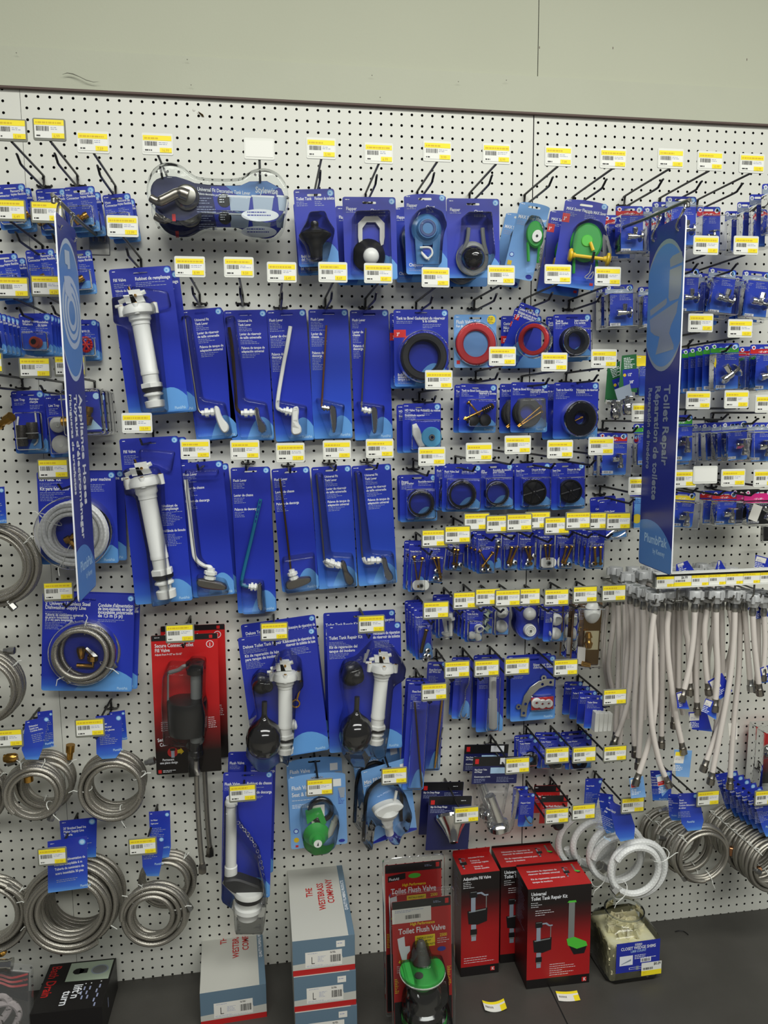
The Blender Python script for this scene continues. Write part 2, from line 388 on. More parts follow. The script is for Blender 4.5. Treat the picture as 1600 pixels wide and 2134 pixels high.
# ---------------------------------------------------------------- packages hung on the board
def qb(a, b, c, n=10):
    return [(a[0] * (1 - t) ** 2 + 2 * b[0] * t * (1 - t) + c[0] * t * t, a[1] * (1 - t) ** 2 + 2 * b[1] * t * (1 - t) + c[1] * t * t) for t in [i / n for i in range(n + 1)]]
class P:
    def __init__(s, name, label, cat, TL, TR=None, BL=None, d=3.0, yaw=0, group=None):
        s.label, s.d = label, d
        if TR is None:                       # axis-aligned thing hung at one point
            s.o = at(TL[0], TL[1], d); s.ex, s.ey, s.ez = V((1, 0, 0)), V((0, 1, 0)), V((0, 0, 1)); s.w = s.h = 1
        else:
            y = radians(yaw); n = V((sin(y), -cos(y), 0))
            a0 = at((TL[0] + TR[0]) / 2, (TL[1] + TR[1]) / 2, d)
            A, B, D = (onplane(q[0], q[1], a0, n) for q in (TL, TR, BL))
            s.ex = (B - A).normalized(); dn = D - A; dn = dn - s.ex * dn.dot(s.ex)
            s.w, s.h = (B - A).length, dn.length; s.ez = -dn.normalized(); s.ey = s.ez.cross(s.ex); s.o = (A + B) / 2
        s.root = thing(name, label, cat, tm(s.o, s.ex, s.ey, s.ez), group)
        s.fr = Fr((-s.w / 2, 0, 0), (1, 0, 0), (0, 0, -1), s.w, s.h)
    def L(s, px, py, h=0.0):
        q = onplane(px, py, s.o - s.ey * h, s.ey) - s.o
        return (q.dot(s.ex), q.dot(s.ez))
    def X(s, px, py, h=0.0):
        x, z = s.L(px, py, h); return V((x, -h, z))
    def uv(s, px, py):
        x, z = s.L(px, py); return ((x + s.w / 2) / s.w, -z / s.h)
    def poly(s, pts, h=0.0): return [s.L(q[0], q[1], h) for q in pts]
    def part(s, name, m, label=None, parent=None, kind=None, smooth=40): return build(name, m, parent or s.root, label, kind, smooth)
    def card(s, mat='card_navy', title=(), fine=(), arch=0, slot=.35, arc=True, badge=True, logo=True, r=.22, side=None, extra=None, outline=None, code=True, arcmat='sky', tcol='inkwhite'):
        m = M(); w, h = s.w, s.h
        if outline: pl = outline
        elif arch:
            pl = rrect(-w / 2, -h, w / 2, -arch, r)[:5] + [(w / 2 * cos(a), -arch + arch * sin(a)) for a in [pi * i / 14 for i in range(15)]] + rrect(-w / 2, -h, w / 2, -arch, r)[15:]
        else: pl = rrect(-w / 2, -h, w / 2, 0, r)
        holes = []
        if slot:
            sw = min(.62, w * .2); zc = -slot
            holes = [rrect(-sw, zc - .1, sw, zc + .1, .09, 3)]
        m.prism(pl, 0, .03, mat, holes, side=side or mat)
        f = s.fr
        if arc:
            k = min(2.1, .3 * h) / h; v1 = 1 - .62 * k
            f.poly(m, qb((.36, .992), (.66, 1 - 1.7 * k), (.995, v1)) + [(.995, .975), (.965, .992)], arcmat)
        if badge:
            bx = 1 - min(.36, w * .13) / w; bz = min(.36, w * .13) / h
            f.disc(m, bx, bz, min(.27, w * .1), 'sky', .013); f.disc(m, bx, bz + .02 / h, min(.2, w * .07), 'pale', .016)
            f.disc(m, bx - .04 / w, bz + .02 / h, min(.1, w * .035), 'sky', .019)
        if code: f.bars(m, .05, .2 / h, min(.5 / w, .2), 1, 'inkwhite', th=.06)
        if logo: f.text(m, 'PlumbPak', .95, 1 - .2 / h, min(.36, w * .12), 'pale', .7, 1)
        for t in title:
            sz = t[2] * (1.22 if t[2] < .42 else 1.05)
            f.text(m, t[3], t[0], t[1], sz, t[4] if len(t) > 4 else tcol, min(.78, .78 * max(.3, (.985 - t[0]) * w) / max(twidth(t[3], sz, .78), .01)))
        for t in fine: f.bars(m, *t)
        if extra: extra(m, f)
        s.cardobj = s.part('card', m)
        return s
    def blister(s, pts, h, mat='clear', k=2, taper=.12, base=0.0, name='blister', inl=True):
        """clear shell over a polygon given in photo pixels"""
        pl = fillet(s.poly(pts)); s.shell(pl, h, mat, taper, base, name)
        return s
    def shell(s, pl, h, mat='clear', taper=.12, base=0.0, name='blister'):
        m = M(); lv = [(0, 0), (taper * .3, h * .55), (taper * .7, h * .85), (taper * 1.5, h * .97), (taper * 2.6, h)]
        n = len(pl); loops = []
        for d, y in lv: loops.append(m.add([(x, -base - y, z) for x, z in inset(pl, d)], [], mat))
        k = m.mi(mat)
        for a, b in zip(loops, loops[1:]):
            for i in range(n):
                j = (i + 1) % n; m.f.append((a + i, b + i, b + j, a + j)); m.m.append(k)
        tri = tessellate_polygon([[V((x, z, 0)) for x, z in inset(pl, lv[-1][0])]])
        for t in tri: m.f.append(tuple(loops[-1] + i for i in t)); m.m.append(k)
        s.bh = max(getattr(s, 'bh', 0), h + base)
        return s.part(name, m, smooth=75)
    def rectblister(s, u0, v0, u1, v1, h, r=.25, mat='clear', taper=.1):
        s.shell(rrect(-s.w / 2 + u0 * s.w, -v1 * s.h, -s.w / 2 + u1 * s.w, -v0 * s.h, r, 5), h, mat, taper); return s
    def tubepx(s, name, pts, r, mat, h=None, n=6, label=None, seg=8):
        h = r + .06 if h is None else h
        m = M(); m.tube(spline([s.X(q[0], q[1], h) for q in pts], n) if len(pts) > 2 else [s.X(q[0], q[1], h) for q in pts], r, mat, seg)
        return s.part(name, m, label)
    def ringpx(s, name, c, Ro, Ri, mat, t=.3, sx=1, label=None):
        """washer: centre in pixels, radii in pixels"""
        k = 1 / (FPX / (CAM.y * -1 - s.d)); m = M(); x, z = s.L(c[0], c[1])
        m.ring((x, z), Ro * k, Ri * k, -.05 - t, -.04, mat, sx=sx); return s.part(name, m, label)
    def stack(s, offs, words=None, group=None):
        """copies further back on the same hook; offs = list of (dx, dy towards the board, dz)"""
        g = group or s.root.get('group') or s.label[:60]; s.root['group'] = g
        nm = ['second', 'third', 'fourth', 'fifth', 'sixth', 'seventh']
        for i, o in enumerate(offs):
            lab = s.label + (', the one behind it' if len(offs) == 1 else ', ' + nm[i] + ' on its hook')
            step = o[1] - (offs[i - 1][1] if i else 0)
            dup(s.root, o, lab, g, 0, () if step >= getattr(s, 'bh', 0) * .92 else 'ONLYCARD')   # close-packed copies show nothing but their card
        if len(offs) >= 1:
            USED[s.label] -= 1; s.root['label'] = s.label + ', foremost on its hook'; USED[s.root['label']] = 1
        return s
# ---------------------------------------------------------------- the setting
def struct(name, m, smooth=30):
    o = build(name, m, None, None, 'structure', smooth); o.location = (0, 0, ZO * IN); return o
def pegpanel(name, x0, x1, z0, z1, xs, zs):
    """one sheet of pegboard with real holes on a one-inch grid"""
    m = M(); vs, fs, mm = m.v, m.f, []; R, N = .13, 10; d = .16
    nx, nz = int(x1 - xs), int(zs - z0)
    cx0, cz1 = xs - .5, zs + .5
    ang = [2 * pi * k / N + .3 for k in range(N)]
    sq = []
    for a in ang:
        q = .5 / max(abs(cos(a)), abs(sin(a))); sq.append((cos(a) * q, sin(a) * q))
    for i in range(nx + 1):
        for j in range(nz + 1):
            cx, cz = xs + i, zs - j
            if cx + .5 > x1 + .01 or cz - .5 < z0 - .01: continue
            o = len(vs)
            vs.extend((cx + R * cos(a), 0, cz + R * sin(a)) for a in ang)
            vs.extend((cx + a, 0, cz + b) for a, b in sq)
            vs.extend((cx + R * cos(a), d, cz + R * sin(a)) for a in ang)
            for k in range(N):
                k2 = (k + 1) % N
                fs.append((o + k, o + k2, o + N + k2, o + N + k)); mm.append(0)
                fs.append((o + k2, o + k, o + 2 * N + k, o + 2 * N + k2)); mm.append(1)
            base = len(vs)
            vs.extend([(cx - .5, 0, cz - .5), (cx + .5, 0, cz - .5), (cx + .5, 0, cz + .5), (cx - .5, 0, cz + .5)])
            for c, sx, sz in ((0, -1, -1), (1, 1, -1), (2, 1, 1), (3, -1, 1)):
                best = sorted(range(N), key=lambda k: (sq[k][0] - sx * .5) ** 2 + (sq[k][1] - sz * .5) ** 2)[:2]
                p, q = sorted(best)
                if q - p > 1: p, q = q, p
                fs.append((o + N + p, o + N + q, base + c)); mm.append(0)
    m.mi('pegboard'); m.mi('holeback'); m.m = mm
    xe = cx0 + nx + (1 if xs + nx + .5 <= x1 + .01 else 0)
    ze = zs - nz - .5 if zs - nz - .5 >= z0 - .01 else zs - nz + .5
    for a, b, c, e in ((x0, cx0, z0, z1), (xe, x1, z0, z1), (cx0, xe, cz1, z1), (cx0, xe, z0, ze)):
        if b - a > .001 and e - c > .001: m.add([(a, 0, c), (b, 0, c), (b, 0, e), (a, 0, e)], [(0, 1, 2, 3)], 'pegboard')
    m.add([(x0, 0, z0), (x0, .2, z0), (x0, .2, z1), (x0, 0, z1)], [(0, 1, 2, 3)], 'deckseam')
    m.add([(x1, 0, z0), (x1, .2, z0), (x1, .2, z1), (x1, 0, z1)], [(0, 1, 2, 3)], 'deckseam')
    return struct(name, m)
pegpanel('wall_pegboard_left', -34, -.035, -88.2, .2, -33.5, 0 - .0)
pegpanel('wall_pegboard_centre', .035, 47.72, -88.2, .2, .5, -.5)
pegpanel('wall_pegboard_right', 47.78, 102, -88.2, .2, 48.12, -.64)
m = M(); m.box(-60, 130, .2, 1.2, -95, 60, 'holeback'); struct('wall_backing', m)
m = M(); m.box(-60, 47.86, -.25, .19, 3.3, 60, 'wallpaint'); m.box(47.94, 130, -.25, .19, 3.3, 60, 'wallpaint'); m.box(47.86, 47.94, -.14, .19, 3.3, 60, 'deckseam'); struct('wall_upper', m)
m = M(); m.box(-60, 130, -.42, .19, .16, 3.45, 'trimpaint')
crk = [at(130, 155, .77), at(140, 152, .77), at(152, 154, .77), at(166, 160, .77), at(180, 167, .77), at(195, 171, .77), at(207, 170, .77)]
m.tube(crk, [.01, .035, .05, .03, .035, .025, .005], 'crack', 5)
for q in ((390, 124), (775, 157), (792, 203), (398, 177), (34, 110), (955, 170), (1055, 167)):
    c = at(q[0], q[1], .75); m.ring((c.x, c.z), .05, .01, -.76, -.74, 'crack', 8)
for q in ((1124, 99), (1277, 100), (1556, 124)):
    c = at(q[0], q[1], .26); m.box(c.x - .03, c.x + .03, -.27, -.25, c.z - .1, c.z + .1, 'trimshadowline')
struct('trim_1', m)
m = M(); m.box(-60, 130, -.4, .05, .0, .16, 'trimshadowline'); struct('trim_2', m)  # dark strip whose colour paints in the shadow under the trim board
m = M(); m.box(-60, 48.05, -22, .2, -89.2, -87.6, 'deck'); m.box(48.2, 130, -22, .2, -89.2, -87.6, 'deck'); m.box(48.05, 48.2, -21.9, .2, -89.2, -87.68, 'deckseam')
m.box(-60, 130, -20, -19, -95, -89.2, 'deck'); struct('trim_3', m)
m = M(); m.box(-140, 210, -190, 1.2, -96, -95, 'floorvinyl'); struct('floor', m)
# grubby marks on the board and the deck
m = M()
for q, r in (((404, 229), .13), ((413, 235), .1), ((420, 240), .09)):
    c = at(q[0], q[1], 0); m.sphere((c.x, -.02, c.z), r, 'paper', .3)
mk = at(422, 241, 0); m.tube([mk + V((-.35, -.05, .3)), mk + V((0, -.08, 0)), mk + V((.12, -.05, -.12))], [.03, .1, .02], 'darkbrass', 6)
o = build('torn_staple', m); o.location = (0, 0, ZO * IN); settag(o, 'small torn scrap with a rusty tip stuck on the pegboard near the top', 'scrap')

# ---------------------------------------------------------------- camera, daylight-white tube lights of the shop, ambient
cd = bpy.data.cameras.new('camera'); cam = bpy.data.objects.new('camera', cd); COL.objects.link(cam)
cd.sensor_fit = 'HORIZONTAL'; cd.sensor_width = 36; cd.lens = 36 * FPX / 1600; cd.clip_start = .05
R3 = Matrix((RC[0], -RC[1], -RC[2])).transposed()
cam.matrix_world = Matrix.Translation((CX * IN, CY * IN, (CZ + ZO) * IN)) @ R3.to_4x4(); sc.camera = cam
def tube_light(name, x, y, z, lx, ly, w, col=(1, 1, .945)):
    l = bpy.data.lights.new(name, 'AREA'); l.shape = 'RECTANGLE'; l.size = lx * IN; l.size_y = ly * IN; l.energy = w; l.color = col
    o = bpy.data.objects.new(name, l); COL.objects.link(o); o.location = (x * IN, y * IN, (z + ZO) * IN); return o
L0 = tube_light('ceiling_light', 46, -68, 38, 130, 24, 86)
L1 = tube_light('ceiling_light', 56, -160, 40, 150, 30, 118)
w = bpy.data.worlds.new('shop'); sc.world = w; w.use_nodes = True
bg = w.node_tree.nodes['Background']; bg.inputs[0].default_value = (.95, .97, 1, 1); bg.inputs[1].default_value = .09
sc.view_settings.view_transform = 'Standard'; sc.view_settings.look = 'None'; sc.view_settings.gamma = 1; sc.view_settings.use_curve_mapping = False
sc.view_settings.exposure = 0
sc.cycles.transparent_max_bounces = 24
sc.cycles.max_bounces = 8
# ---------------------------------------------------------------- wire hooks with their price tags
HL = 9.1
def _hookmeshes():
    r = {}
    m = M(); m.tube([(-.62, .27, .12), (-.62, -.1, .1), (-.55, -.14, 0), (.55, -.14, 0), (.62, -.1, .1), (.62, .27, .12)], .1, 'hook', 8); m.box(-.22, .22, -.2, -.02, -.13, .13, 'hook', .04); r['base_bar'] = m
    m = M(); m.tube(spline([(0, -.14, 0), (0, -.16, .5), (0, -.28, .82), (0, -.6, .92), (0, -9.0, .95)], 5), .105, 'hook', 8); r['tag_rod'] = m
    m = M(); m.tube(spline([(0, -.14, -.02), (0, -.6, -.16), (0, -3, -.16), (0, -6.6, -.14), (0, -7.2, .02), (0, -7.75, .34)], 5) + [V((0, -7.95, .36))], [.105] * 25 + [.105, .09], 'hook', 8); r['prong'] = m
    return r
HM = {k: v for k, v in _hookmeshes().items()}
HME = {}
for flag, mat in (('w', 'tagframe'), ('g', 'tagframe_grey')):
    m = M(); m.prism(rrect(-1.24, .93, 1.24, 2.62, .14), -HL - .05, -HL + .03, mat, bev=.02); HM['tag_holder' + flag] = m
def pricelabel(price, flag):
    m = M(); y = -HL - .07
    m.add([(-1.12, y, 1.13), (1.12, y, 1.13), (1.12, y, 2.42 if flag == 'w' else 2.52), (-1.12, y, 2.42 if flag == 'w' else 2.52)], [(0, 1, 2, 3)], 'labelwhite')
    if price:
        f = Fr((-1.12, y, 2.42 if flag == 'w' else 2.52), (1, 0, 0), (0, 0, -1), 2.24, 1.29 if flag == 'w' else 1.39)
        f.rect(m, 0, 0, 1, .3, 'labelyellow'); f.rect(m, .58, .72, 1, 1, 'labelyellow')
        r = random.Random(price); f.bars(m, .05, .12, .95, 1, 'inkorange', th=.13, rnd=r, lift=.016)
        f.barcode(m, .06, .36, .5, .62, 18, 'inkblack', .014, r.randint(0, 99)); f.bars(m, .55, .4, .4, 2, 'inkgrey', .13, .04, r)
        f.text(m, price, .64, .95, .3, 'inkorange', .9); f.bars(m, .06, .84, .3, 1, 'inkblack', th=.1, rnd=r)
    return m
_mc = {}
def shared(key, mk):
    if key not in _mc:
        o = build(key[0], mk()); _mc[key] = o.data; bpy.data.objects.remove(o)
    return _mc[key]
def child(name, me, parent):
    o = bpy.data.objects.new(name, me); COL.objects.link(o); o.parent = parent; return o
HOOKS = []
def hook(tx, ty, price, what, flag=None):
    off = (len(HOOKS) % 3) * .12
    q = at(tx, ty, HL + off)
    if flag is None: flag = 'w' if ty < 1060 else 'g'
    lab = 'peg hook with %s tag%s, %s' % ('price' if price else 'blank white', ' ' + price if price else '', what)
    t = thing('peg_hook', lab, 'hook', tm(V((q.x, -off, q.z - 1.76))), 'peg hooks with price tags')
    for n in ('base_bar', 'tag_rod', 'prong'): child(n, shared((n,), lambda n=n: HM[n]), t)
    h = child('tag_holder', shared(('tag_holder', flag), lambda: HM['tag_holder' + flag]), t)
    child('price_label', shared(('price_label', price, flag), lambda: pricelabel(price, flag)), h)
    HOOKS.append(t)
    return t
for a in (
    # top row
    (22, 272, '5.99', 'over brass hose fittings at the left edge', 'g'), (103, 271, '6.99', 'for the hose fitting pack behind the sign', 'g'), (194, 297, '7.59', 'for the brass elbow hose pack'),
    (328, 301, '16.99', 'at left end of the decorative lever shell'), (540, 311, '', 'at right end of the decorative lever shell'), (669, 310, '5.99', 'for the black tank ball'),
    (789, 320, '6.99', 'for the black and white flapper'), (911, 316, '9.99', 'for the clear blue flapper'), (1034, 321, '8.99', 'for the black cone flapper'),
    (1163, 326, '7.99', 'for the green flapper on pale card'), (1277, 331, '12.99', 'for the wide green flapper with yellow pin'), (1397, 331, '11.99', 'for the red banded valve packs'),
    (1479, 336, '10.99', 'for valve packs behind the toilet sign'), (1566, 341, '12.99', 'for red banded valve right of the sign'),
    # left block
    (20, 439, '6.49', 'for cut-off hose card by left edge', 'g'), (98, 443, '4.99', 'half hidden by the hose sign', 'g'), (255.5, 472, '13.99', 'for the upper long white fill valve', 'w'),
    (27, 600, '3.99', 'for stacked cards at the left edge', 'g'), (98, 597, '4.29', 'for the brown rubber washer cards', 'g'), (73, 767, '5.89', 'for the grey lint trap sleeves', 'g'), (146, 764, '4.59', 'for the white lint trap puffs', 'g'),
    (-27, 757, '3.49', 'cut by the left picture edge', 'g'), (285.5, 882, '15.99', 'for the lower long white fill valve', 'w'), (111, 978, '14.99', 'for the white coil ice maker card', 'g'), (122, 1233, '21.99', 'for the dishwasher supply line card', 'g'),
    (17, 1539, '22.99', 'for the steel coil with brass elbow', 'g'), (187.5, 1517, '20.99', 'for the plain round steel coil', 'g'), (109.4, 1785, '27.99', 'for the largest steel coil'), (297.6, 1764, '23.99', 'for the two overlapping steel coils'),
    # levers
    (395.7, 556.6, '8.99', 'for the white paddle tank lever'), (497.7, 557.6, '9.59', 'for the chrome tank lever in clear tray'), (587, 568, '6.49', 'for the white bent flush lever'), (693.5, 568, '8.69', 'for the copper arm flush lever'), (788, 570, '8.49', 'for the thin chrome flush lever'),
    (407, 937, '14.99', 'for the white side mount lever'), (510.4, 938, '9.99', 'for the teal arm lever'), (605, 943.6, '12.99', 'for the brass arm side lever'), (702, 938, '10.99', 'for the brushed nickel lever'), (791, 935, '9.29', 'for the last chrome lever of its row'),
    (374.8, 1320.5, '27.99', 'for the red fill valve pack'), (571.5, 1316.3, '24.99', 'for the deluxe float ball kit'), (773.8, 1301, '21.99', 'for the plain float ball kit'), (505.6, 1653, '11.69', 'for the tall white flush valve'), (666.2, 1640.8, '9.99', 'for the green seat and flapper card'), (821.4, 1617.4, '11.99', 'for the mini fill valve'),
    # gaskets
    (907.3, 578.6, '6.99', 'for the big black bowl gasket'), (1044, 574, '4.79', 'for the red seal on pale card'), (1162, 572, '7.49', 'for the twisted red seal card'), (1266, 576.5, '4.39', 'for the small black bowl gasket'),
    (914, 792, '8.99', 'for the pale blue disc card'), (1046.6, 743, '6.59', 'for crossed brass tank bolts'), (1154.6, 755, '7.39', 'for bagged brass tank bolts'), (1258, 748, '8.29', 'for the black disc bolt kit'),
    (899.6, 951.6, '3.89', 'for the small spud washer'), (998, 942.6, '3.69', 'for the black valve seal ring'), (1078.4, 927.6, '5.79', 'for the thin black ring card'), (1166.6, 936.6, '5.29', 'for the left spoked disc'), (1252, 930, '4.59', 'for the right spoked disc'),
    # bolts
    (905.5, 1122.5, '4.89', 'for the leftmost crossed bolt card'), (953, 1115, '3.79', 'for the card with clustered bolts'), (993, 1088, '7.59', 'first of the bolt row'), (1039, 1092.5, '5.69', 'second of the bolt row'), (1081.6, 1089.5, '6.39', 'third of the bolt row'), (1120, 1085, '6.89', 'fourth of the bolt row'), (1160, 1096.4, '6.19', 'low fifth of the bolt row'), (1204, 1085.6, '7.19', 'sixth of the bolt row'), (1245.4, 1086.5, '6.29', 'seventh of the bolt row'), (1288, 1087, '7.89', 'under the cable card'),
    # caps
    (908.2, 1272, '7.29', 'for the stacked black brass bolt cards'), (970.3, 1251.6, '4.19', 'for white plastic seat bolts'), (1016.3, 1244.5, '5.39', 'for white hinge parts'), (1057.7, 1246.8, '5.09', 'for the left pair of white caps'), (1099.4, 1244, '4.25', 'for the rounded dark cap shell'), (1159.2, 1245.3, '4.69', 'for the right pair of white caps'), (1218.7, 1239.6, '4.99', 'for the brown packs'), (1278.5, 1236.7, '10.99', 'at left end of the hose rack'),
    (904.4, 1442.5, '6.09', 'for the longest narrow rod card'), (952, 1395.6, '8.59', 'for float rod with brass rods'), (1013.8, 1393, '7.95', 'for the beaded chain card'), (1076.9, 1389.4, '4.35', 'for the white spring roller'), (1178.4, 1391.6, '5.99', 'for the curved flange plate'), (1280.6, 1453, '5.19', 'for the stepped row of shim cards'),
    (1077.8, 1595.6, '7.99', 'for the bagged pipe cover tube'), (1160.3, 1574.4, '3.59', 'for the leftmost small card'), (1216.9, 1572.8, '3.75', 'for the middle small card'), (1281, 1570.6, '3.45', 'for the right small card'),
    (972, 1698.4, '6.79', 'for the silver cone flange'), (1160, 1700.5, '4.09', 'for the narrow blue clip card'), (1215.6, 1692.4, '4.95', 'for the small red pack'), (1317.8, 1678, '17.59', 'for the white looped hoses'), (1474.7, 1663.8, '12.59', 'for the steel looped hoses'), (1594.7, 1662.5, '13.59', 'for the hose heap at right edge'),
    # valves
    (1470.5, 511.6, '11.49', 'for the tilted valve right of the sign'), (1554, 512, '17.99', 'for tilted valve by the right edge'), (1459.4, 673.5, '11.89', 'for the green banded valve stack'), (1541.7, 685, '10.59', 'for the glossy red banded valve'),
    (1454.3, 834.5, '16.49', 'for the grey banded valve stack'), (1534, 832.6, '15.59', 'for the grey banded valve by the edge'), (1598, 842, '14.29', 'cut by the right picture edge'), (1342, 860, '8.79', 'peeping left of the toilet sign'), (1425, 998, '9.39', 'for the yellow banded valve'), (1469, 990, '', 'above the lower red valve'), (1527, 996, '13.29', 'for the magenta banded valve'), (1594, 997, '12.49', 'low beside right picture edge'), (1335, 1013, '6.69', 'hidden mostly by the toilet sign'),
): hook(*a)
# ---------------------------------------------------------------- small product shapes, all in a package's own inches
def hexnut(m, A, B, r, mat): m.lathe(A, B, [(0, r * .9), (.12, r), (.88, r), (1, r * .9)], mat, 6)
def fillvalve(p, top, bot, R, h=None, tail=True, mat='white'):
    """white plastic fill valve: shank, nuts, rubber cone, coupling, cap with ears and lever"""
    h = R * 1.1 + .1 if h is None else h
    A, B = p.X(top[0], top[1], h), p.X(bot[0], bot[1], h); ax = (B - A).normalized(); L = (B - A).length; sd = V((ax.z, 0, -ax.x))
    m = M(); m.lathe(A, B, [(0, R), (.06, R * 1.02), (.08, R * .86), (.11, R * .86), (.115, R * .8), (.6, R * .8), (.605, R * .83), (.64, R * .83), (.645, R * .76), (.74, R * .76)], mat, 24)
    p.part('valve_shank', m)
    m = M(); q = lambda t: A + ax * (L * t)
    m.lathe(q(.73), q(.785), [(0, R * .95), (.1, R * 1.05), (.9, R * 1.05), (1, R * .95)], mat, 6); p.part('lock_nut', m)
    m = M(); m.lathe(q(.785), q(.83), [(0, R * .98), (.6, R * .95), (1, R * .7)], 'rubber', 20); p.part('rubber_cone', m)
    m = M(); m.lathe(q(.83), q(1), [(0, R * .7), (.12, R * .92), (.2, R * .92), (.26, R * .62), (.5, R * .55), (.52, R * .8), (.56, R * .95), (.94, R * .9), (1, R * .6)], mat, 10); p.part('coupling_nut', m)
    m = M(); c0, c1 = A - ax * (R * .95), A + ax * (R * .12)
    m.lathe(c0, c1, [(0, R * .8), (.15, R * 1.25), (.55, R * 1.45), (.85, R * 1.45), (1, R * 1.05)], mat, 20)
    for k in (-1, 1, 0):
        e = (c0 + c1) / 2 + sd * (k * R * 1.5) + V((0, -R * 1.1 if k == 0 else -.1, 0)); m.lathe(e - ax * R * .45, e + ax * R * .5, [(0, R * .3), (1, R * .3)], mat, 10)
        m.lathe(e - ax * R * .52, e - ax * R * .44, [(0, R * .16), (1, R * .16)], 'brass', 8)
    m.lathe(c0 + sd * R * 1.3, c0 + sd * R * 2.0 + ax * .05, [(0, R * .17), (1, R * .15)], mat, 8)
    p.part('valve_cap', m)
    m = M(); b = c0 - ax * R * .1
    for (k, l, w0, w1) in ((-.15, 1.15, .62, .4), (.45, .75, .5, .3)):
        o_ = b + sd * R * k
        pts = [o_ - sd * R * w0, o_ + sd * R * w0, o_ + sd * R * (w1 + .35) - ax * R * l, o_ - sd * R * (w1 - .1) - ax * R * l]
        m.hexa([V((x.x, -h - .25, x.z)) for x in (pts[3], pts[2], pts[1], pts[0])] + [V((x.x, -h + .25, x.z)) for x in (pts[3], pts[2], pts[1], pts[0])], mat)
    arm0 = b - ax * R * .9 - sd * R * .9; arm1 = b - ax * R * .2 + sd * R * 1.6
    m.tube([arm0, arm1], R * .22, mat, 6)
    m.lathe(b - ax * R * .6 + V((0, -.42, 0)), b - ax * R * .6 + V((0, -.2, 0)), [(0, R * .14), (1, R * .14)], 'brass', 8)
    m.tube([b - ax * R * 1.5 + sd * R * .5, b - ax * R * .8 + sd * R * .4], R * .12, 'darkbrass', 6)
    p.part('lever_block', m)
def band(mat, v0, v1, txt=None, holes=True):
    def f_(m, f):
        f.rect(m, .005, v0, .995, v1, mat, .013)
        if txt: f.text(m, txt, .5, (v0 + v1) / 2 + .11 / f.h, .26, 'inkwhite', .8, .5)
    return f_
def stopvalve(p, c, s=1.0, turn=0, mat='chrome', h=.75, wall=True):
    """chrome angle stop: horizontal body, round escutcheon-like handle on the right, upright outlet with nut"""
    x, z = p.L(c[0], c[1], h); a = radians(turn)
    def q(u, w): return V((x + (u * cos(a) - w * sin(a)) * s, -h, z + (u * sin(a) + w * cos(a)) * s))
    m = M(); m.lathe(q(-.95, 0), q(.5, 0), [(0, .3 * s), (.05, .36 * s), (.3, .36 * s), (.32, .26 * s), (.45, .3 * s), (.75, .3 * s), (.78, .2 * s), (1, .18 * s)], mat, 14)
    m.lathe(q(0, 0), q(0, 1.0), [(0, .25 * s), (.4, .23 * s), (.42, .3 * s), (.95, .3 * s), (1, .24 * s)], mat, 6)
    p.part('valve_body', m)
    m = M(); m.lathe(q(.5, 0), q(.72, 0), [(0, .2 * s), (.3, .62 * s), (.7, .66 * s), (1, .5 * s)], mat, 18); p.part('valve_handle', m)
def hosefit(p, c, s=1.0, turn=20):
    x, z = p.L(c[0], c[1], .5); a = radians(turn); q = lambda u, w: V((x + (u * cos(a) - w * sin(a)) * s, -.5, z + (u * sin(a) + w * cos(a)) * s))
    m = M(); m.lathe(q(-.6, 0), q(.1, 0), [(0, .3 * s), (.1, .4 * s), (.9, .4 * s), (1, .25 * s)], 'brass', 8)
    m.lathe(q(.05, 0), q(.7, .05), [(0, .25 * s), (.4, .25 * s), (.45, .33 * s), (1, .3 * s)], 'brass', 12); p.part('brass_fitting', m)

# ---------------------------------------------------------------- left block: hose cards
HT = [(.05, .2, .25, 'Hose'), (.05, .27, .25, 'Connector'), (.5, .18, .25, 'Raccord de'), (.5, .25, .25, 'tuyau flexible')]
HF = [(.05, .34, .4, 4), (.5, .32, .4, 5)]
def hosecard(label, TL, TR, BL, d, fit, kind='fit', copies=(), t=HT):
    p = P('hose_fitting_pack', label, 'hose fitting pack', TL, TR, BL, d)
    p.card('card_royal', t, HF, slot=.4)
    if kind == 'fit': hosefit(p, fit)
    elif kind == 'washer':
        m = M(); x, z = p.L(fit[0], fit[1], .3); m.lathe((x - .1, -.75, z + .05), (x + .08, -.05, z - .03), [(0, .4), (.08, .47), (.92, .47), (1, .42)], 'orangerubber', 22); m.lathe((x - .11, -.78, z + .055), (x - .1, -.74, z + .05), [(0, .24), (1, .24)], 'rubber', 18); p.part('rubber_washer', m)
    elif kind == 'handle':
        m = M(); x, z = p.L(fit[0], fit[1], .5)
        for k in range(6): m.tube([(x + .5 * cos(a), -.5 - .1 * (j % 2), z + .62 * sin(a)) for j, a in enumerate([k * pi / 3 + i * pi / 18 for i in range(7)])], .13, 'boxred', 6)
        for k in range(3): m.tube([(x - .5 * cos(k * pi / 3), -.45, z - .55 * sin(k * pi / 3)), (x + .5 * cos(k * pi / 3), -.45, z + .55 * sin(k * pi / 3))], .1, 'boxred', 6)
        p.part('red_handle', m)
    p.rectblister(.1, .45, .92, .93, 1.05)
    if copies: p.stack(copies)
    return p
hosecard('blue hose fitting card cut off by the left edge, top row', (-13, 386), (51, 382), (5, 480), 2, (45, 452), copies=[(.15, 1.3, 0)])
hosecard('blue hose fitting card, top row, beside the hose sign arm', (73.5, 395), (137, 392), (84, 492), 1.2, (90, 458), copies=[(.1, .9, -.1)])
hosecard('blue card with brass ring fitting, top row, behind sign arm', (132, 391), (196, 387), (153, 485), 3, (168, 455), copies=[(.2, 1.5, -.1)])
hosecard('blue hose card hung lower than its neighbours, rightmost of top row', (212.6, 407), (270.7, 402), (230, 499), 2, (240, 470), copies=[(.15, 1.4, -.1)])
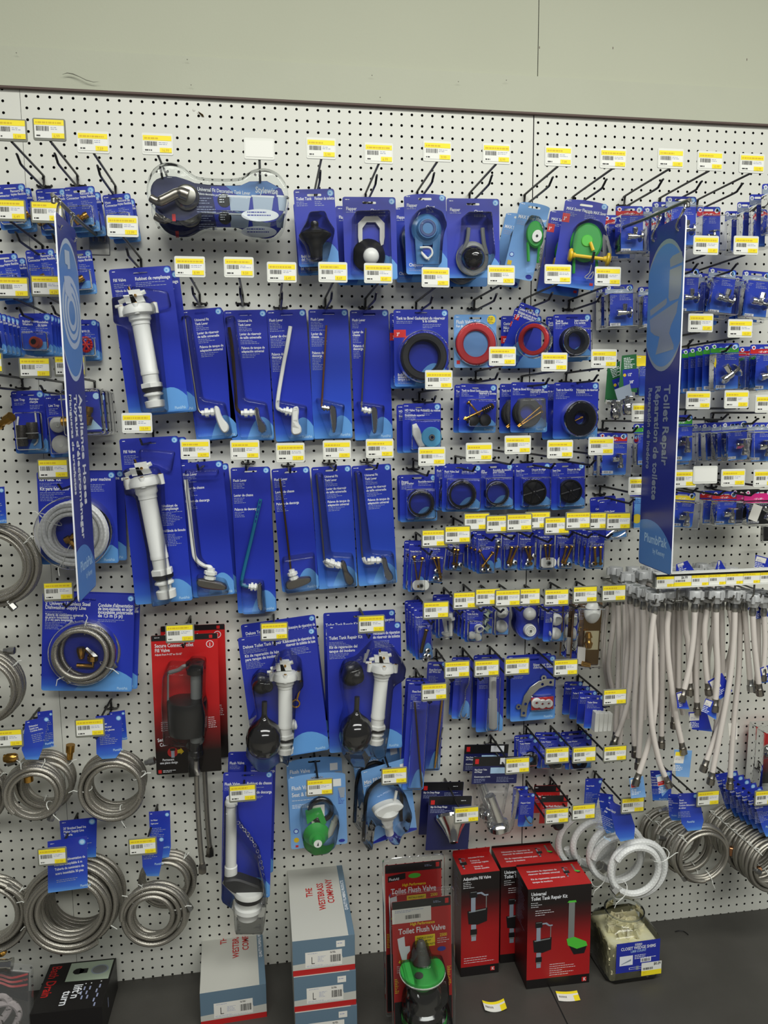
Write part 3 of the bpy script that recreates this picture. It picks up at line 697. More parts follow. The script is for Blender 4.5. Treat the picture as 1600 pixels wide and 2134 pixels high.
hosecard('blue hose fitting card cut by left edge, second row', (-24, 532), (35.4, 527), (-8, 628), 2.2, (10, 595), copies=[(.25, 1.5, -.1)])
hosecard('blue card with short brass nipple left of the hose sign', (52, 522), (112, 518), (65, 611), 2.2, (80, 583), copies=[(.15, 1.4, -.1)])
hosecard('blue card with brass nipple, second row, right of the hose sign', (130, 524), (190, 520), (148, 616), 1.5, (160, 586))
hosecard('blue washer card partly outside the left picture edge', (-62, 655), (3, 651), (-57, 742), 5.6, (-30, 715), 'washer', [(.1, 1.0, 0), (.15, 2.0, 0), (.2, 3, 0), (.25, 4, 0)])
hosecard('blue card with brown-red rubber washer left of hose sign', (38.5, 653), (106, 653), (38.5, 739), 4.5, (75.6, 714), 'washer', [(.1, .9, 0), (.12, 1.7, 0), (.2, 2.6, 0)], [(.1, .22, .24, 'Rubber Hose'), (.1, .29, .24, 'Washers'), (.56, .24, .24, 'Rondelles'), (.56, .31, .24, 'de tuyau')])
hosecard('blue card with red valve wheel behind the hose sign', (146, 667), (202, 666), (149, 751), 1.2, (179, 718), 'handle', [(.06, .7, -.05)], [(.3, .3, .22, 'Poignée de')])
# lint traps
p = P('lint_trap_pack', 'blue lint trap card with two grey mesh sleeves and ties', 'lint trap pack', (22, 815), (91, 813.5), (33, 945.5), 2)
p.card('card_navy', [(.08, .16, .26, 'Lint Trap'), (.54, .15, .26, 'Attrape-'), (.54, .195, .26, 'charpie')], [(.08, .19, .4, 2), (.54, .23, .4, 3)])
for a, b, r in (((44, 886), (47, 930), .5), ((66, 880), (69, 915), .5)):
    m = M(); m.lathe(p.X(*a, .55), p.X(*b, .55), [(0, r * .9), (.1, r), (.5, r * .92), (.9, r * 1.02), (1, r * .85)], 'mesh', 16); s_ = p.part('mesh_sleeve', m)
    m = M(); y = (a[1] + b[1]) / 2 + 5; x, z = p.L((a[0] + b[0]) / 2, y, .55); m.tube([(x + .53 * cos(t), -.55 + .53 * sin(t), z) for t in [2 * pi * i / 16 for i in range(16)]], .04, 'white', 5, True); p.part('tie', m, parent=s_)
p.tubepx('cable_tie', [(38, 868), (36, 885), (36, 900)], .09, 'white'); p.tubepx('cable_tie', [(73, 857), (77, 895), (78, 918), (71, 928)], .08, 'wax')
p.rectblister(.12, .33, .93, .95, 1.15); p.stack([(.35, .8, -.1)])
p = P('lint_trap_pack', 'blue lint trap card with two round white mesh puffs', 'lint trap pack', (92, 825), (158, 822), (104, 954), 3)
p.card('card_navy', [(.1, .18, .26, 'Lint Trap')], [(.1, .21, .4, 4)])
for c, r in (((121, 885), .72), ((128, 926), .84)):
    m = M(); x, z = p.L(c[0], c[1], .5); m.sphere((x, -.55, z), r, 'wax', .7); m.ring((x + .1, z - .05), .22, .05, -1.12, -.9, 'offwhite', 10); p.part('mesh_puff', m)
p.rectblister(.1, .33, .95, .95, 1.25); p.stack([(.1, .9, -.05)])
p = P('brass_tee_clamshell', 'clear clamshell with brass tee behind the hose sign', 'clamshell pack', (128, 812), (212, 808), (140, 910), 5)
m = M(); m.prism(rrect(-p.w / 2 + .3, -p.h + .35, p.w / 2 - .3, -.3, .2), -.02, .02, 'navy'); Fr((-p.w / 2 + .3, -.02, -.3), (1, 0, 0), (0, 0, -1), p.w - .6, p.h - .7).bars(m, .1, .1, .6, 5); p.fr.disc(m, .84, .17, .28, 'pale', .04); p.fr.poly(m, [(.4, .88), (.66, .62), (.92, .88)], 'pale', .03); p.part('card', m)
hosefit(p, (182, 868), 1.25, 70); hosefit(p, (142, 878), 1.0, 0)
p.shell(rrect(-p.w / 2, -p.h, p.w / 2, 0, .35, 5), 1.2, 'clearthick', .12)
p.stack([(.2, 1.3, -.1), (.25, 2.6, -.1), (.3, 3.8, -.15)])
# ice maker kit and dishwasher line
def coilpath(c, R, turns, r, y0, rnd, wob=.25, ry=1.0, n=40, dy=2.0, spread=1.9, start=0.0, tail=0.0):
    """hose wound on itself: successive turns lie beside and in front of each other"""
    k = max(2, int(round(sqrt(turns)))); off = []
    for i in range(turns + 2): off.append(((i % k) * spread * r - (k - 1) * r + rnd.uniform(-.3, .3) * r, -(i // k) * dy * r + rnd.uniform(-.15, .15) * r, rnd.uniform(-wob, wob), rnd.uniform(-wob, wob)))
    pts = []
    tot = int(n * (turns + tail))
    for i in range(tot + 1):
        t = i / n; j = int(t); f = t - j; f = f * f * (3 - 2 * f)
        A, B = off[min(j, turns)], off[min(j + 1, turns + 1)]
        rr, yy, ox, oz = (A[q] * (1 - f) + B[q] * f for q in range(4)); a = start + 2 * pi * t
        pts.append(V((c[0] + ox * r + (R + rr) * cos(a), y0 + yy, c[1] + oz * r + (R + rr) * sin(a) * ry)))
    return pts
def ties(p, c, R, rw, yc, angs, parent=None, mat='white', dr=.75):
    for k, a in enumerate(angs):
        q = V((c[0] + R * cos(a), yc, c[1] + R * sin(a))); e = V((cos(a), 0, sin(a))); m = M()
        lp = [q + e * (rw * 1.15 * cos(t)) + V((0, dr * sin(t), 0)) for t in [2 * pi * i / 14 for i in range(14)]]
        m.tube(lp, .045, mat, 5, True)
        m.tube([q - V((0, dr, 0)) + e * .2, q - V((0, dr + .1, 0)) + e * (rw + .3) + V((.2 * sin(a), 0, .25)), q - V((0, dr, 0)) + e * (rw + .75)], .04, mat, 5)
        p.part('twist_tie', m, parent=parent)
rnd = random.Random(5)
p = P('ice_maker_kit', 'blue ice maker kit with white tubing coil', 'ice maker kit', (76, 983), (240, 982), (87.5, 1176.5), 2.5)
p.card('card_navy', [(.03, .1, .36, 'Ice Maker Kit'), (.03, .2, .36, 'Kit para fabricador de hielo'), (.68, .1, .34, 'pour machine')], [(.03, .12, .3, 4), (.03, .22, .34, 6), (.66, .14, .3, 5)], slot=.45)
c = p.L(159.5, 1106); m = M(); m.tube(coilpath(c, 2.35, 20, .2, -.25, rnd, .3, spread=1.95, dy=1.7), .2, 'whitetube', 8); p.part('tubing_coil', m)
for a in (2.6, 4.4): ties(p, c, 2.35, .95, -.9, [a], None, 'white', .95)
hosefit(p, (146, 1122), .9, 30); hosefit(p, (152, 1135), .7, -60)
p.shell(circ(c[0], c[1], 3.45, 40), 2.1); p.stack([(.55, 1.2, 0)])
p = P('dishwasher_line_pack', 'blue dishwasher supply line card with steel braided coil', 'supply line pack', (89, 1234), (281, 1240), (84, 1439), 3)
p.card('card_navy', [(.03, .125, .46, "5' Universal Stainless Steel"), (.03, .165, .46, 'Dishwasher Supply Line'), (.03, .235, .28, 'Tuberia de suministro universal'), (.03, .26, .28, 'de acero inoxidable de 5\''), (.03, .285, .28, '(1.5 m) para lavaplatos'), (.6, .13, .4, "Conduite d'alimentation"), (.6, .165, .4, 'de lave-vaisselle en acier'), (.6, .2, .4, 'inoxydable universelle'), (.6, .235, .4, 'de 1,5 m (5 pi)')], [(.03, .19, .25, 2), (.03, .3, .25, 5), (.6, .26, .35, 2)], slot=.6, badge=True)
c = p.L(176, 1357); m = M(); m.tube(coilpath(c, 2.45, 4, .235, -.28, rnd, .3, start=-.7, tail=.55), .235, 'ssbraid', 10); hs = p.part('braided_hose', m)
ties(p, c, 2.45, .6, -.55, [1.5, -.5, -2.2], None, 'white', .45)
for q, t in (((136, 1408), -50), ((227, 1392), 30)):
    x, z = p.L(q[0], q[1], .6); m = M(); a = radians(t); m.lathe((x, -.6, z), (x + .8 * cos(a), -.6, z + .8 * sin(a)), [(0, .26), (.35, .28), (.4, .34), (1, .34)], 'steel', 6); p.part('end_nut', m)
m = M(); a = [p.X(*q, .6) for q in ((168, 1349), (170, 1372), (186, 1356), (200, 1370), (193, 1374), (194, 1388), (160, 1386))]
m.lathe(a[0], a[1], [(0, .36), (.3, .4), (.7, .34), (1, .25)], 'brass', 12); m.lathe(a[2] - V((.3, 0, -.25)), a[3], [(0, .2), (.5, .26), (.55, .3), (1, .3)], 'steel', 6)
m.lathe(a[4] + V((0, 0, .35)), a[4] - V((0, 0, .1)), [(0, .5), (1, .5)], 'brass', 16); m.tube([a[4], a[5], a[6]], .2, 'brass', 10); p.part('brass_elbow', m)
p.shell(circ(c[0], c[1], 3.15, 40), 1.1); p.stack([(.38, .8, -.05)])

# ---------------------------------------------------------------- braided hose coils hanging by their tags
def hosetag(p, q, titles=(), h=0.0, curl=0, bars_=4, sub=True, name='tag_card', back=False):
    """folded paper tag: q = TL, TR, BL, BR in photo pixels, tapering to wrap round the hose"""
    m = M(); o_, a_, b_ = p.X(*q[0], h), p.X(*q[1], h), p.X(*q[2], h); br = p.X(*q[3], h)
    w = (a_ - o_).length; hh = (b_ - o_).length; e = (a_ - o_).normalized(); dn = ((b_ - o_) + (br - a_)).normalized(); dn = (dn - e * dn.dot(e)).normalized()
    f = Fr(o_, e, dn, w, hh)
    tp = ((p.X(*q[4], h), p.X(*q[5], h)) if len(q) > 5 else ())
    pts = [o_, b_] + list(tp) + [br, a_]
    pl = [(v.x, v.z) for v in pts]
    m.prism(pl, -h, -h + .03, 'card_royal')
    f.disc(m, .86, .1, min(.3, w * .1), 'sky', .014); f.disc(m, .86, .1, min(.2, w * .07), 'pale', .017); f.bars(m, .06, .05, .2, 1, 'inkwhite')
    for i, t in enumerate(titles): f.text(m, t, .08, .24 + i * .085, min(.34, w * .11), 'inkwhite', .74)
    v = .26 + len(titles) * .085
    if v < .8: f.bars(m, .08, v, .75, max(2, int((.84 - v) * hh / .17)), 'inkgrey', .17, .06)
    if sub: f.text(m, 'PlumbPak', .93, .97, min(.34, w * .14), 'pale', .7, 1)
    return p.part(name, m)
def steelcoil(label, c, d, R, turns, r=.24, tag=None, titles=(), seed=1, ends=(), mat='ssbraid', tieang=(.6, 2.9, 4.6), wob=.5, group=None, spread=2.35, name='hose_coil', yback=None):
    rn = random.Random(seed)
    p = P(name, label, 'hose coil', c, d=d, group=group)
    m = M(); m.tube(coilpath((0, 0), R, turns, r, 0, rn, wob, start=rn.uniform(0, 6), tail=.4, spread=spread), r, mat, 9)
    hs = p.part('hose', m)
    if tieang: ties(p, (0, 0), R, r * 2.3, -r * 1.2, tieang, hs, 'white', r * 3)
    for e in ends:
        a = p.X(e[0], e[1], .45); an = radians(e[2]); m = M(); mt = e[3] if len(e) > 3 else 'steel'
        b = a + V((cos(an), -.1, sin(an))) * 1.0
        m.lathe(a, b, [(0, r * 1.05), (.35, r * 1.1), (.4, r * 1.5), (.95, r * 1.5), (1, r * 1.2)], mt, 6); p.part('end_nut', m)
    if tag: hosetag(p, tag, titles, .5 + max(1, turns // max(2, round(sqrt(turns)))) * r * 2.0)
    return p
steelcoil('steel braided coil at left edge under a tag, third block', (-8, 1174), 4, 3.15, 7, tag=[(-40, 1017), (9, 1014), (-40, 1092), (14, 1090)], titles=['Supply'], seed=2, ends=[(16, 1253, -50)])
steelcoil('steel braided coil at left edge beside dishwasher card', (-31, 1428), 4, 3.1, 6, seed=3, ends=[(8, 1385, -25), (8, 1356, 0)])
steelcoil('steel coil barely showing at left edge, lower half', (-52, 1652), 4, 2.6, 5, seed=4)
steelcoil('steel coil at left edge near the bottom with brass end', (-18, 1894), 5, 3.0, 8, seed=6, ends=[(-4, 1972, -60, 'brass')])
m = M(); a = at(-8, 890, 4); b = at(24, 868, 5); m.lathe(a, b, [(0, .4), (.3, .42), (.35, .3), (.6, .3), (.65, .45), (1, .45)], 'brass', 8); o = build('brass_coupling', m); o.location = (0, 0, ZO * IN); settag(o, 'brass coupling poking in at the left edge below stacked washer cards', 'fitting')
# coil with brass elbows
p = steelcoil('steel coil with brass elbow and tapering blue tag', (74, 1644), 5.5, 2.25, 5, tag=[(53, 1503), (102, 1492), (45, 1562), (88, 1562), (53, 1583), (80, 1583)], titles=['Dishwasher', 'Supply Line', "Conduite d'alim."], seed=8, ends=[(112, 1688, -110), (38, 1582, 195)], tieang=(1.9, 1.2, -.9))
m = M(); a = [p.X(*q, .3) for q in ((60, 1628), (60, 1612), (72, 1602), (86, 1601), (103, 1612))]; m.tube(spline(a, 5), [.42] * 5 + [.3] * 7 + [.2] * 9, 'brass', 10); p.part('brass_elbow', m)
m = M(); m.lathe(p.X(36, 1578, .8), p.X(8, 1581, .8), [(0, .3), (.2, .44), (.7, .44), (1, .3)], 'brass', 8); p.part('brass_nut', m)
p = steelcoil('steel coil half hidden behind the coil with brass elbow', (100, 1620), 2.6, 2.35, 6, tag=[(78, 1484), (109, 1480), (82, 1562), (112, 1556)], titles=[], seed=9, ends=[])
m = M(); m.lathe(p.X(147, 1552, .5), p.X(145, 1582, .5), [(0, .42), (.5, .4), (.55, .3), (1, .26)], 'brass', 12); p.part('brass_nut', m)
steelcoil('steel coil under a square blue tag, no brass, beside the red fill valve', (238, 1638), 4.4, 2.6, 5, tag=[(199, 1493), (254, 1488), (201, 1571), (254, 1562), (213, 1582), (241, 1580)], titles=['Ice Maker', 'Conduite pour', 'machine a glacons'], seed=10, ends=[(302, 1590, 15), (240, 1702, 0)], tieang=(.4, 3.1, -1.3))
steelcoil('steel coil right behind the plain square tagged coil', (243, 1625), 2.2, 2.6, 4, tag=[(228, 1485), (260, 1480), (238, 1545), (265, 1541)], titles=[], seed=11, tieang=())
p = steelcoil('largest steel coil, thick bundle with rectangular blue card', (152, 1880), 5.2, 3.5, 14, .25, seed=12, tieang=(-.55, 3.5, 2.9), spread=2.0, wob=.9)
hosetag(p, [(99, 1754), (181, 1742), (100, 1861), (183, 1850)], ['50\' Steel Ice', 'Maker Line', "Conduite d'alimentation de", 'machine inoxydable 6 m', 'Tuberia de suministro de', 'acero inoxidable 30 pies'], 2.3)
p = steelcoil('thick steel coil hidden behind the largest coil', (173, 1856), 1.9, 3.45, 12, .25, seed=13, tieang=(), spread=2.0, wob=.9)
hosetag(p, [(124, 1711), (202, 1703), (130, 1790), (200, 1786)], ["20' Braided Steel Ice", 'Maker Supply Line', 'Tuberia'], 2.0, sub=False)
steelcoil('lower front coil of the two overlapping steel coils', (322, 1897), 5.2, 2.4, 8, .245, tag=[(294, 1746), (343, 1743), (297, 1806), (336, 1803), (306, 1826), (331, 1826)], titles=['Maker', 'Ligne pour'], seed=14, ends=[(386, 1880, -60)], tieang=(2.4, .2, 1.9), wob=.8)
steelcoil('upper rear coil of the two overlapping steel coils', (350, 1824), 2.6, 2.35, 6, .245, tag=[(310, 1692), (354, 1689), (314, 1772), (356, 1764), (330, 1790), (352, 1786)], titles=['Ice Maker', 'Ligne pour'], seed=15, tieang=(.9,))
# ---------------------------------------------------------------- fill valves and flush levers
FVT = [(.05, .085, .32, 'Fill Valve'), (.4, .085, .34, 'Robinet de remplissage'), (.06, .155, .24, 'Válvula de llenado')]
FVF = [(.05, .1, .28, 3), (.4, .1, .5, 3), (.06, .165, .25, 4)]
p = P('fill_valve_pack', 'tall blue card with white fill valve, upper of the two', 'fill valve pack', (226, 562), (355, 553), (272, 866), 4)
p.card('card_navy', FVT, FVF, slot=.5, badge=True)
fillvalve(p, (290, 655), (325, 850), .95)
p.blister([(240, 625), (312, 620), (330, 640), (342, 760), (352, 858), (300, 862), (290, 800), (272, 690), (244, 680)], 2.5); p.blister([(273, 596), (350, 606), (358, 640), (320, 650), (280, 625)], .5)
p.stack([(.5, 1.8, -.1)])
p = P('fill_valve_pack', 'tall blue card with longer white fill valve, lower of the two', 'fill valve pack', (248, 915), (371, 908), (292, 1260), 3.5)
p.card('card_navy', [FVT[0], (.64, .42, .3, 'Robinet de'), (.64, .438, .3, 'remplissage'), (.64, .57, .28, 'Válvula de llenado')], [(.05, .1, .28, 6), (.6, .45, .36, 9), (.6, .585, .36, 8)], slot=.5)
fillvalve(p, (303, 1012), (349, 1247), .98)
p.blister([(262, 975), (330, 972), (342, 1000), (350, 1140), (362, 1248), (322, 1256), (310, 1140), (288, 1032), (266, 1028)], 2.55); p.blister([(290, 935), (366, 940), (358, 985), (330, 970), (292, 960)], .5)
p.stack([(.55, 1.4, -.15)])
def tlever(p, arm, armmat, r, nut, nutR, handle, hmat, hh=.9, hd=.45, nutmat='white', holes=0, flat=False, lab=None):
    """flush lever: long arm, threaded nut, handle outline in pixels"""
    m = M(); h = .42
    if flat:
        pts = [p.X(q[0], q[1], h) for q in arm]; m.tube(spline(pts, 6), r, armmat, 4)
    else: m.tube(spline([p.X(q[0], q[1], h) for q in arm], 8) if len(arm) > 2 else [p.X(q[0], q[1], h) for q in arm], r, armmat, 8)
    for k in range(holes):
        a, b = p.X(*arm[0], h), p.X(*arm[1], h); t = .04 + .12 * k; q = a.lerp(b, t); q2 = a.lerp(b, t + .07)
        m.tube([q + V((0, -r * .8, 0)), q2 + V((0, -r * .8, 0))], r * .4, 'bannernavy', 4)
    p.part('lever_arm', m)
    m = M(); a, b = p.X(*nut[0], hh), p.X(*nut[1], hh); d = b - a
    m.lathe(a, b, [(0, nutR * .6), (.22, nutR * .6), (.23, nutR), (.45, nutR), (.46, nutR * .62), (.6, nutR * .62), (.61, nutR * .92), (.8, nutR * .92), (.81, nutR * .6), (1, nutR * .6)], nutmat, 8); p.part('mounting_nut', m)
    m = M(); pl = chaikin(p.poly(handle, hh), 2); m.prism(pl, -hh - hd, -hh + hd * .6, hmat, bev=.12); p.part('handle', m, smooth=60)
UL = [(.32, .09, .27, 'Universal Fit'), (.32, .12, .27, 'Tank Lever'), (.34, .19, .27, 'Levier de réservoir'), (.34, .217, .27, 'de taille universelle'), (.36, .295, .27, 'Palanca de tanque de'), (.36, .322, .27, 'adaptación universal')]
UF = [(.33, .13, .35, 3), (.35, .228, .5, 3), (.37, .333, .5, 3)]
FL = [(.05, .085, .29, 'Flush Lever'), (.05, .205, .29, 'Levier de chasse'), (.05, .34, .29, 'Palanca de'), (.05, .362, .29, 'descarga')]
FF = [(.05, .095, .4, 6), (.05, .215, .4, 6), (.05, .372, .3, 8)]
FL2 = [(.05, .095, .29, 'Flush Lever'), (.05, .195, .29, 'Levier de chasse'), (.05, .29, .29, 'Palanca de descarga')]
FF2 = [(.05, .105, .3, 4), (.05, .205, .3, 4), (.05, .3, .3, 4)]
def lever(label, TL, TR, BL, d, t, f_, mat='card_navy', slot=.4):
    p = P('flush_lever_pack', label, 'flush lever pack', TL, TR, BL, d); p.card(mat, t, f_, slot=slot); return p
p = lever('tall blue lever card with white paddle handle and clear tray', (374, 647), (462, 640), (405, 920), 1.6, UL, UF)
tlever(p, [(385, 665), (391, 715), (403, 795), (412, 850), (422, 862)], 'nickel', .12, ((420, 861), (452, 858)), .42, [(444, 846), (456, 846), (462, 870), (478, 886), (476, 900), (464, 904), (452, 880)], 'white')
p.blister([(378, 660), (398, 658), (424, 830), (470, 838), (486, 905), (412, 912), (404, 840)], 1.35); p.stack([(.1, .7, -.1)])
p = lever('tall blue lever card with chrome handle and dark flat arm', (465.5, 647), (554.7, 645), (494, 919), 1.6, UL, UF)
tlever(p, [(477, 682), (484, 730), (491, 820), (493, 850), (504, 862)], 'darkbrass', .15, ((502, 861), (532, 860)), .4, [(528, 848), (540, 848), (541, 870), (556, 886), (556, 900), (540, 906), (533, 880)], 'chrome', flat=True)
p.blister([(468, 662), (490, 658), (512, 830), (556, 838), (569, 908), (500, 912), (492, 840)], 1.35); p.stack([(.05, .6, -.1)])
p = lever('tall blue lever card with all-white bent arm and square handle', (555, 647), (637, 644), (570, 921), 1.5, FL, FF)
tlever(p, [(605, 680), (598, 722), (590, 763), (578, 840), (584, 854), (600, 858)], 'white', .19, ((590, 855), (612, 860)), .42, [(608, 848), (624, 846), (620, 880), (628, 890), (628, 905), (606, 908), (607, 880)], 'white')
p.blister([(575, 832), (640, 845), (640, 908), (600, 914), (585, 870)], 1.35); p.stack([(.06, .6, -.1)])
p = lever('tall blue lever card with copper-coloured straight arm', (642, 645), (725, 644), (648, 915), 1.5, [FL[0], (.05, .195, .29, 'Levier de'), (.05, .217, .29, 'chasse')] + FL[2:], FF, 'card_royal')
tlever(p, [(680, 678), (677, 730), (670, 848)], 'copper', .1, ((670, 849), (688, 852)), .3, [(684, 842), (700, 846), (702, 875), (700, 900), (692, 904), (688, 880)], 'chrome', nutmat='nickel')
p.blister([(658, 828), (718, 842), (712, 905), (684, 910), (660, 850)], 1.3); p.stack([(.06, .6, -.1)])
p = lever('tall lever card with thin chrome arm, upper row end', (728.5, 646.5), (809, 645), (725, 918.5), 1.5, [FL[0], (.05, .175, .29, 'Levier de'), (.05, .197, .29, 'chasse'), (.05, .28, .29, 'Palanca de'), (.05, .302, .29, 'descarga')], [(.05, .095, .25, 4), (.05, .207, .25, 4), (.05, .312, .2, 5)])
tlever(p, [(762, 684), (759, 735), (753, 850)], 'nickel', .09, ((753, 853), (776, 858)), .34, [(770, 846), (786, 848), (786, 880), (784, 902), (776, 905), (774, 878)], 'chrome')
p.blister([(742, 835), (800, 844), (796, 905), (765, 910), (745, 850)], 1.3); p.stack([(.06, .6, -.1)])
p = lever('tall lever card with white L-shaped arm, dark handle', (374, 965.6), (463, 959), (400, 1246), 3, FL2, FF2, slot=.45)
tlever(p, [(387, 1000), (393, 1050), (402, 1140), (408, 1165), (425, 1179), (438, 1182), (440, 1190)], 'white', .2, ((440, 1184), (436, 1212)), .6, [(409, 1204), (440, 1208), (474, 1217), (472, 1230), (430, 1226), (410, 1220)], 'nickel')
p.blister([(410, 1195), (470, 1205), (480, 1232), (412, 1240)], 1.5); p.blister([(385, 978), (456, 976), (456, 990), (400, 992), (420, 1160), (440, 1185), (408, 1180), (388, 1030)], .7); p.stack([(.45, 1.8, -.4)])
p = lever('tall blue lever card with teal plastic arm', (480, 975), (561.6, 972), (488, 1279), 1.6, FL2, FF2)
tlever(p, [(543, 1040), (524, 1122), (504, 1208), (508, 1220), (520, 1223)], 'teal', .17, ((518, 1222), (538, 1224)), .42, [(534, 1214), (547, 1213), (546, 1250), (549, 1272), (538, 1272), (535, 1245)], 'chrome', holes=5)
p.blister([(500, 1205), (550, 1208), (556, 1274), (505, 1276)], 1.35); p.stack([(.05, .6, -.1)])
p = lever('tall blue lever card with brass arm and horizontal dark handle', (565, 978), (644, 971.6), (584, 1235), 1.6, FL2, FF2)
tlever(p, [(583, 998), (596, 1100), (606, 1190)], 'darkbrass', .1, ((607, 1187), (614, 1212)), .5, [(593, 1212), (622, 1203), (648, 1200), (648, 1212), (625, 1222), (597, 1230)], 'nickel', .8)
p.blister([(588, 1160), (655, 1150), (660, 1225), (594, 1234), (588, 1200)], 1.4); p.stack([(.05, .6, -.1)])
p = lever('tall lever card with brushed handle, lower row', (648, 974), (731, 969), (670, 1228), 1.6, UL, UF, 'card_royal')
tlever(p, [(659, 990), (665, 1050), (674, 1150), (676, 1168)], 'nickel', .1, ((678, 1168), (715, 1182)), .4, [(708, 1168), (720, 1168), (724, 1190), (738, 1205), (734, 1218), (720, 1218), (714, 1195)], 'nickel')
m = M(); m.tube(spline([p.X(676, 1168, .5), p.X(682, 1178, .7), p.X(696, 1180, .9)], 5), .2, 'white', 8); p.part('arm_joint', m)
p.blister([(655, 985), (672, 984), (690, 1150), (735, 1152), (742, 1218), (680, 1222), (670, 1150)], 1.35); p.stack([(.05, .6, -.1)])
p = lever('tall lever card, polished handle, right end of lower row', (732, 971.6), (814, 966), (752, 1221.6), 1.6, UL, UF, 'card_royal')
tlever(p, [(741, 985), (748, 1060), (754, 1150), (757, 1162)], 'nickel', .1, ((765, 1168), (796, 1168)), .4, [(791, 1160), (804, 1158), (808, 1182), (819, 1196), (817, 1208), (802, 1210), (797, 1188)], 'chrome')
m = M(); m.tube(spline([p.X(757, 1162, .5), p.X(762, 1172, .7), p.X(774, 1173, .9)], 5), .2, 'white', 8); p.part('arm_joint', m)
p.blister([(737, 980), (752, 980), (772, 1145), (818, 1148), (824, 1212), (764, 1216), (752, 1150)], 1.35); p.stack([(.05, .6, -.1)])

# ---------------------------------------------------------------- decorative lever in its dumbbell-shaped shell
p = P('decorative_lever_clamshell', 'clear dumbbell-shaped clamshell with nickel decorative tank lever', 'tank lever pack', (306, 345), (603, 350), (306, 470), 6.2)
lobeL = [(306, 405), (312, 372), (332, 350), (356, 344), (384, 352), (402, 368), (418, 378)]; lobeR = [(500, 380), (514, 368), (530, 359), (556, 357), (582, 368), (599, 392), (603, 420), (597, 450), (582, 468), (560, 474), (534, 470), (514, 456), (498, 448)]
botL = [(440, 447), (424, 450), (408, 460), (390, 469), (368, 470), (346, 462), (325, 445), (311, 424)]
m = M(); ins = chaikin(p.poly(lobeL + lobeR + botL), 2); m.prism(inset(ins, .35), -.5, -.46, 'navy')
crd = inset(p.poly([(312, 405), (316, 385), (330, 372), (360, 367), (392, 376), (412, 385), (500, 389), (520, 380), (556, 379), (588, 395), (598, 420), (592, 448), (575, 466), (555, 470), (530, 464), (508, 450), (492, 444), (440, 444), (420, 448), (395, 464), (368, 466), (340, 456), (320, 432)]), .1)
m = M(); m.prism(chaikin(crd, 1), -.52, -.48, 'darknavy')
f = p.fr
def UVp(q): return p.uv(*q)
f.poly(m, [UVp(q) for q in ((440, 392), (500, 391), (520, 382), (556, 381), (586, 397), (595, 420), (590, 446), (574, 463), (555, 467), (531, 461), (509, 447), (492, 441), (450, 441))], 'navy', .54)
f.poly(m, [UVp(q) for q in ((470, 391), (500, 391), (520, 383), (556, 382), (580, 395), (560, 405), (500, 415))], 'bannersky', .555)
for t, q, s_ in (('Universal Fit Decorative Tank Lever', (412, 401), .42), ('•Palanca decorativa para tanque de adaptación universal', (412, 409), .26), ('Stylewise', (532, 405), .72)):
    u, v = UVp(q); f.text(m, t, u, v, s_, 'inkwhite', .72, 0, 4, .57)
u, v = UVp((411, 416)); f.bars(m, u, v, .12, 3, 'inkgrey', .2, .07, lift=.57); u, v = UVp((411, 434)); f.bars(m, u, v, .16, 3, 'inkgrey', .2, .07, lift=.57)
u, v = UVp((468, 421)); f.disc(m, u, v, .58, 'inkblack', .57); f.bars(m, u - .035, v - .1, .07, 4, 'inkwhite', .2, .07, lift=.58)
for x in (500, 548, 588):
    w_ = 22 if x < 580 else 10
    f.poly(m, [UVp((x - w_, 412)), UVp((x + w_, 414)), UVp((x + w_ - 4, 444)), UVp((x - w_ + 3, 442))], 'silverprint', .57); f.poly(m, [UVp((x - w_ - 2, 410)), UVp((x + w_ + 1, 412)), UVp((x + w_ + 1, 416)), UVp((x - w_ - 2, 414))], 'inkwhite', .575)
u, v = UVp((542, 452)); f.disc(m, u, v, 1.6, 'inkwhite', .58, 24, .32); f.bars(m, u - .09, v - .06, .18, 2, 'navy', .25, .09, lift=.59)
u, v = UVp((364, 458)); f.rect(m, u - .012, v - .07, u + .012, v + .05, 'inkred', .56); f.bars(m, UVp((350, 373))[0], UVp((350, 373))[1], .05, 1, 'inkwhite', lift=.56)
p.part('printed_insert', m)
m = M(); c = p.X(388, 408, 1.2); m.lathe((c.x, -.55, c.z), (c.x, -1.5, c.z), [(0, 1.05), (.3, 1.05), (.5, .85), (.9, .8), (1, .55)], 'nickel', 26)
lv = [p.X(*q, 1.55) for q in ((392, 408), (372, 402), (350, 412), (330, 420), (313, 412))]; m.tube(spline(lv, 6), [.5] * 6 + [.42] * 6 + [.42] * 6 + [.34] * 6 + [.3], 'nickel', 10); p.part('decorative_lever', m)
p.shell(ins, 1.7, 'clearthick', .2); p.stack([(-.15, 3.6, -.6)])

# ---------------------------------------------------------------- tank ball and flappers along the top
p = P('tank_ball_pack', 'blue card with black rubber tank ball, top row centre', 'tank ball pack', (611, 395), (696, 393), (617, 557), 6.5)
p.card('card_navy', [(.05, .14, .3, 'Toilet Tank'), (.5, .14, .3, 'Flotteur de toilette'), (.07, .88, .28, 'Bola del tanque'), (.07, .92, .28, 'del inodoro')], [(.05, .16, .3, 3), (.5, .16, .3, 3), (.07, .93, .4, 2)], slot=.5, logo=False)
A, B = p.X(655, 462, 1.3), p.X(660, 545, 1.3); m = M(); m.lathe(A, B, [(0, .3), (.06, .36), (.12, .32), (.18, .55), (.24, 1.0), (.31, 1.38), (.34, 1.42), (.37, 1.38), (.46, 1.0), (.6, .62), (.75, .55), (.98, .5), (1, .3)], 'black', 24); p.part('rubber_ball', m)
p.blister([(640, 452), (675, 450), (682, 470), (696, 490), (690, 515), (682, 550), (640, 552), (632, 520), (620, 498), (636, 470)], 2.6); p.stack([(.15, 5, .1)])
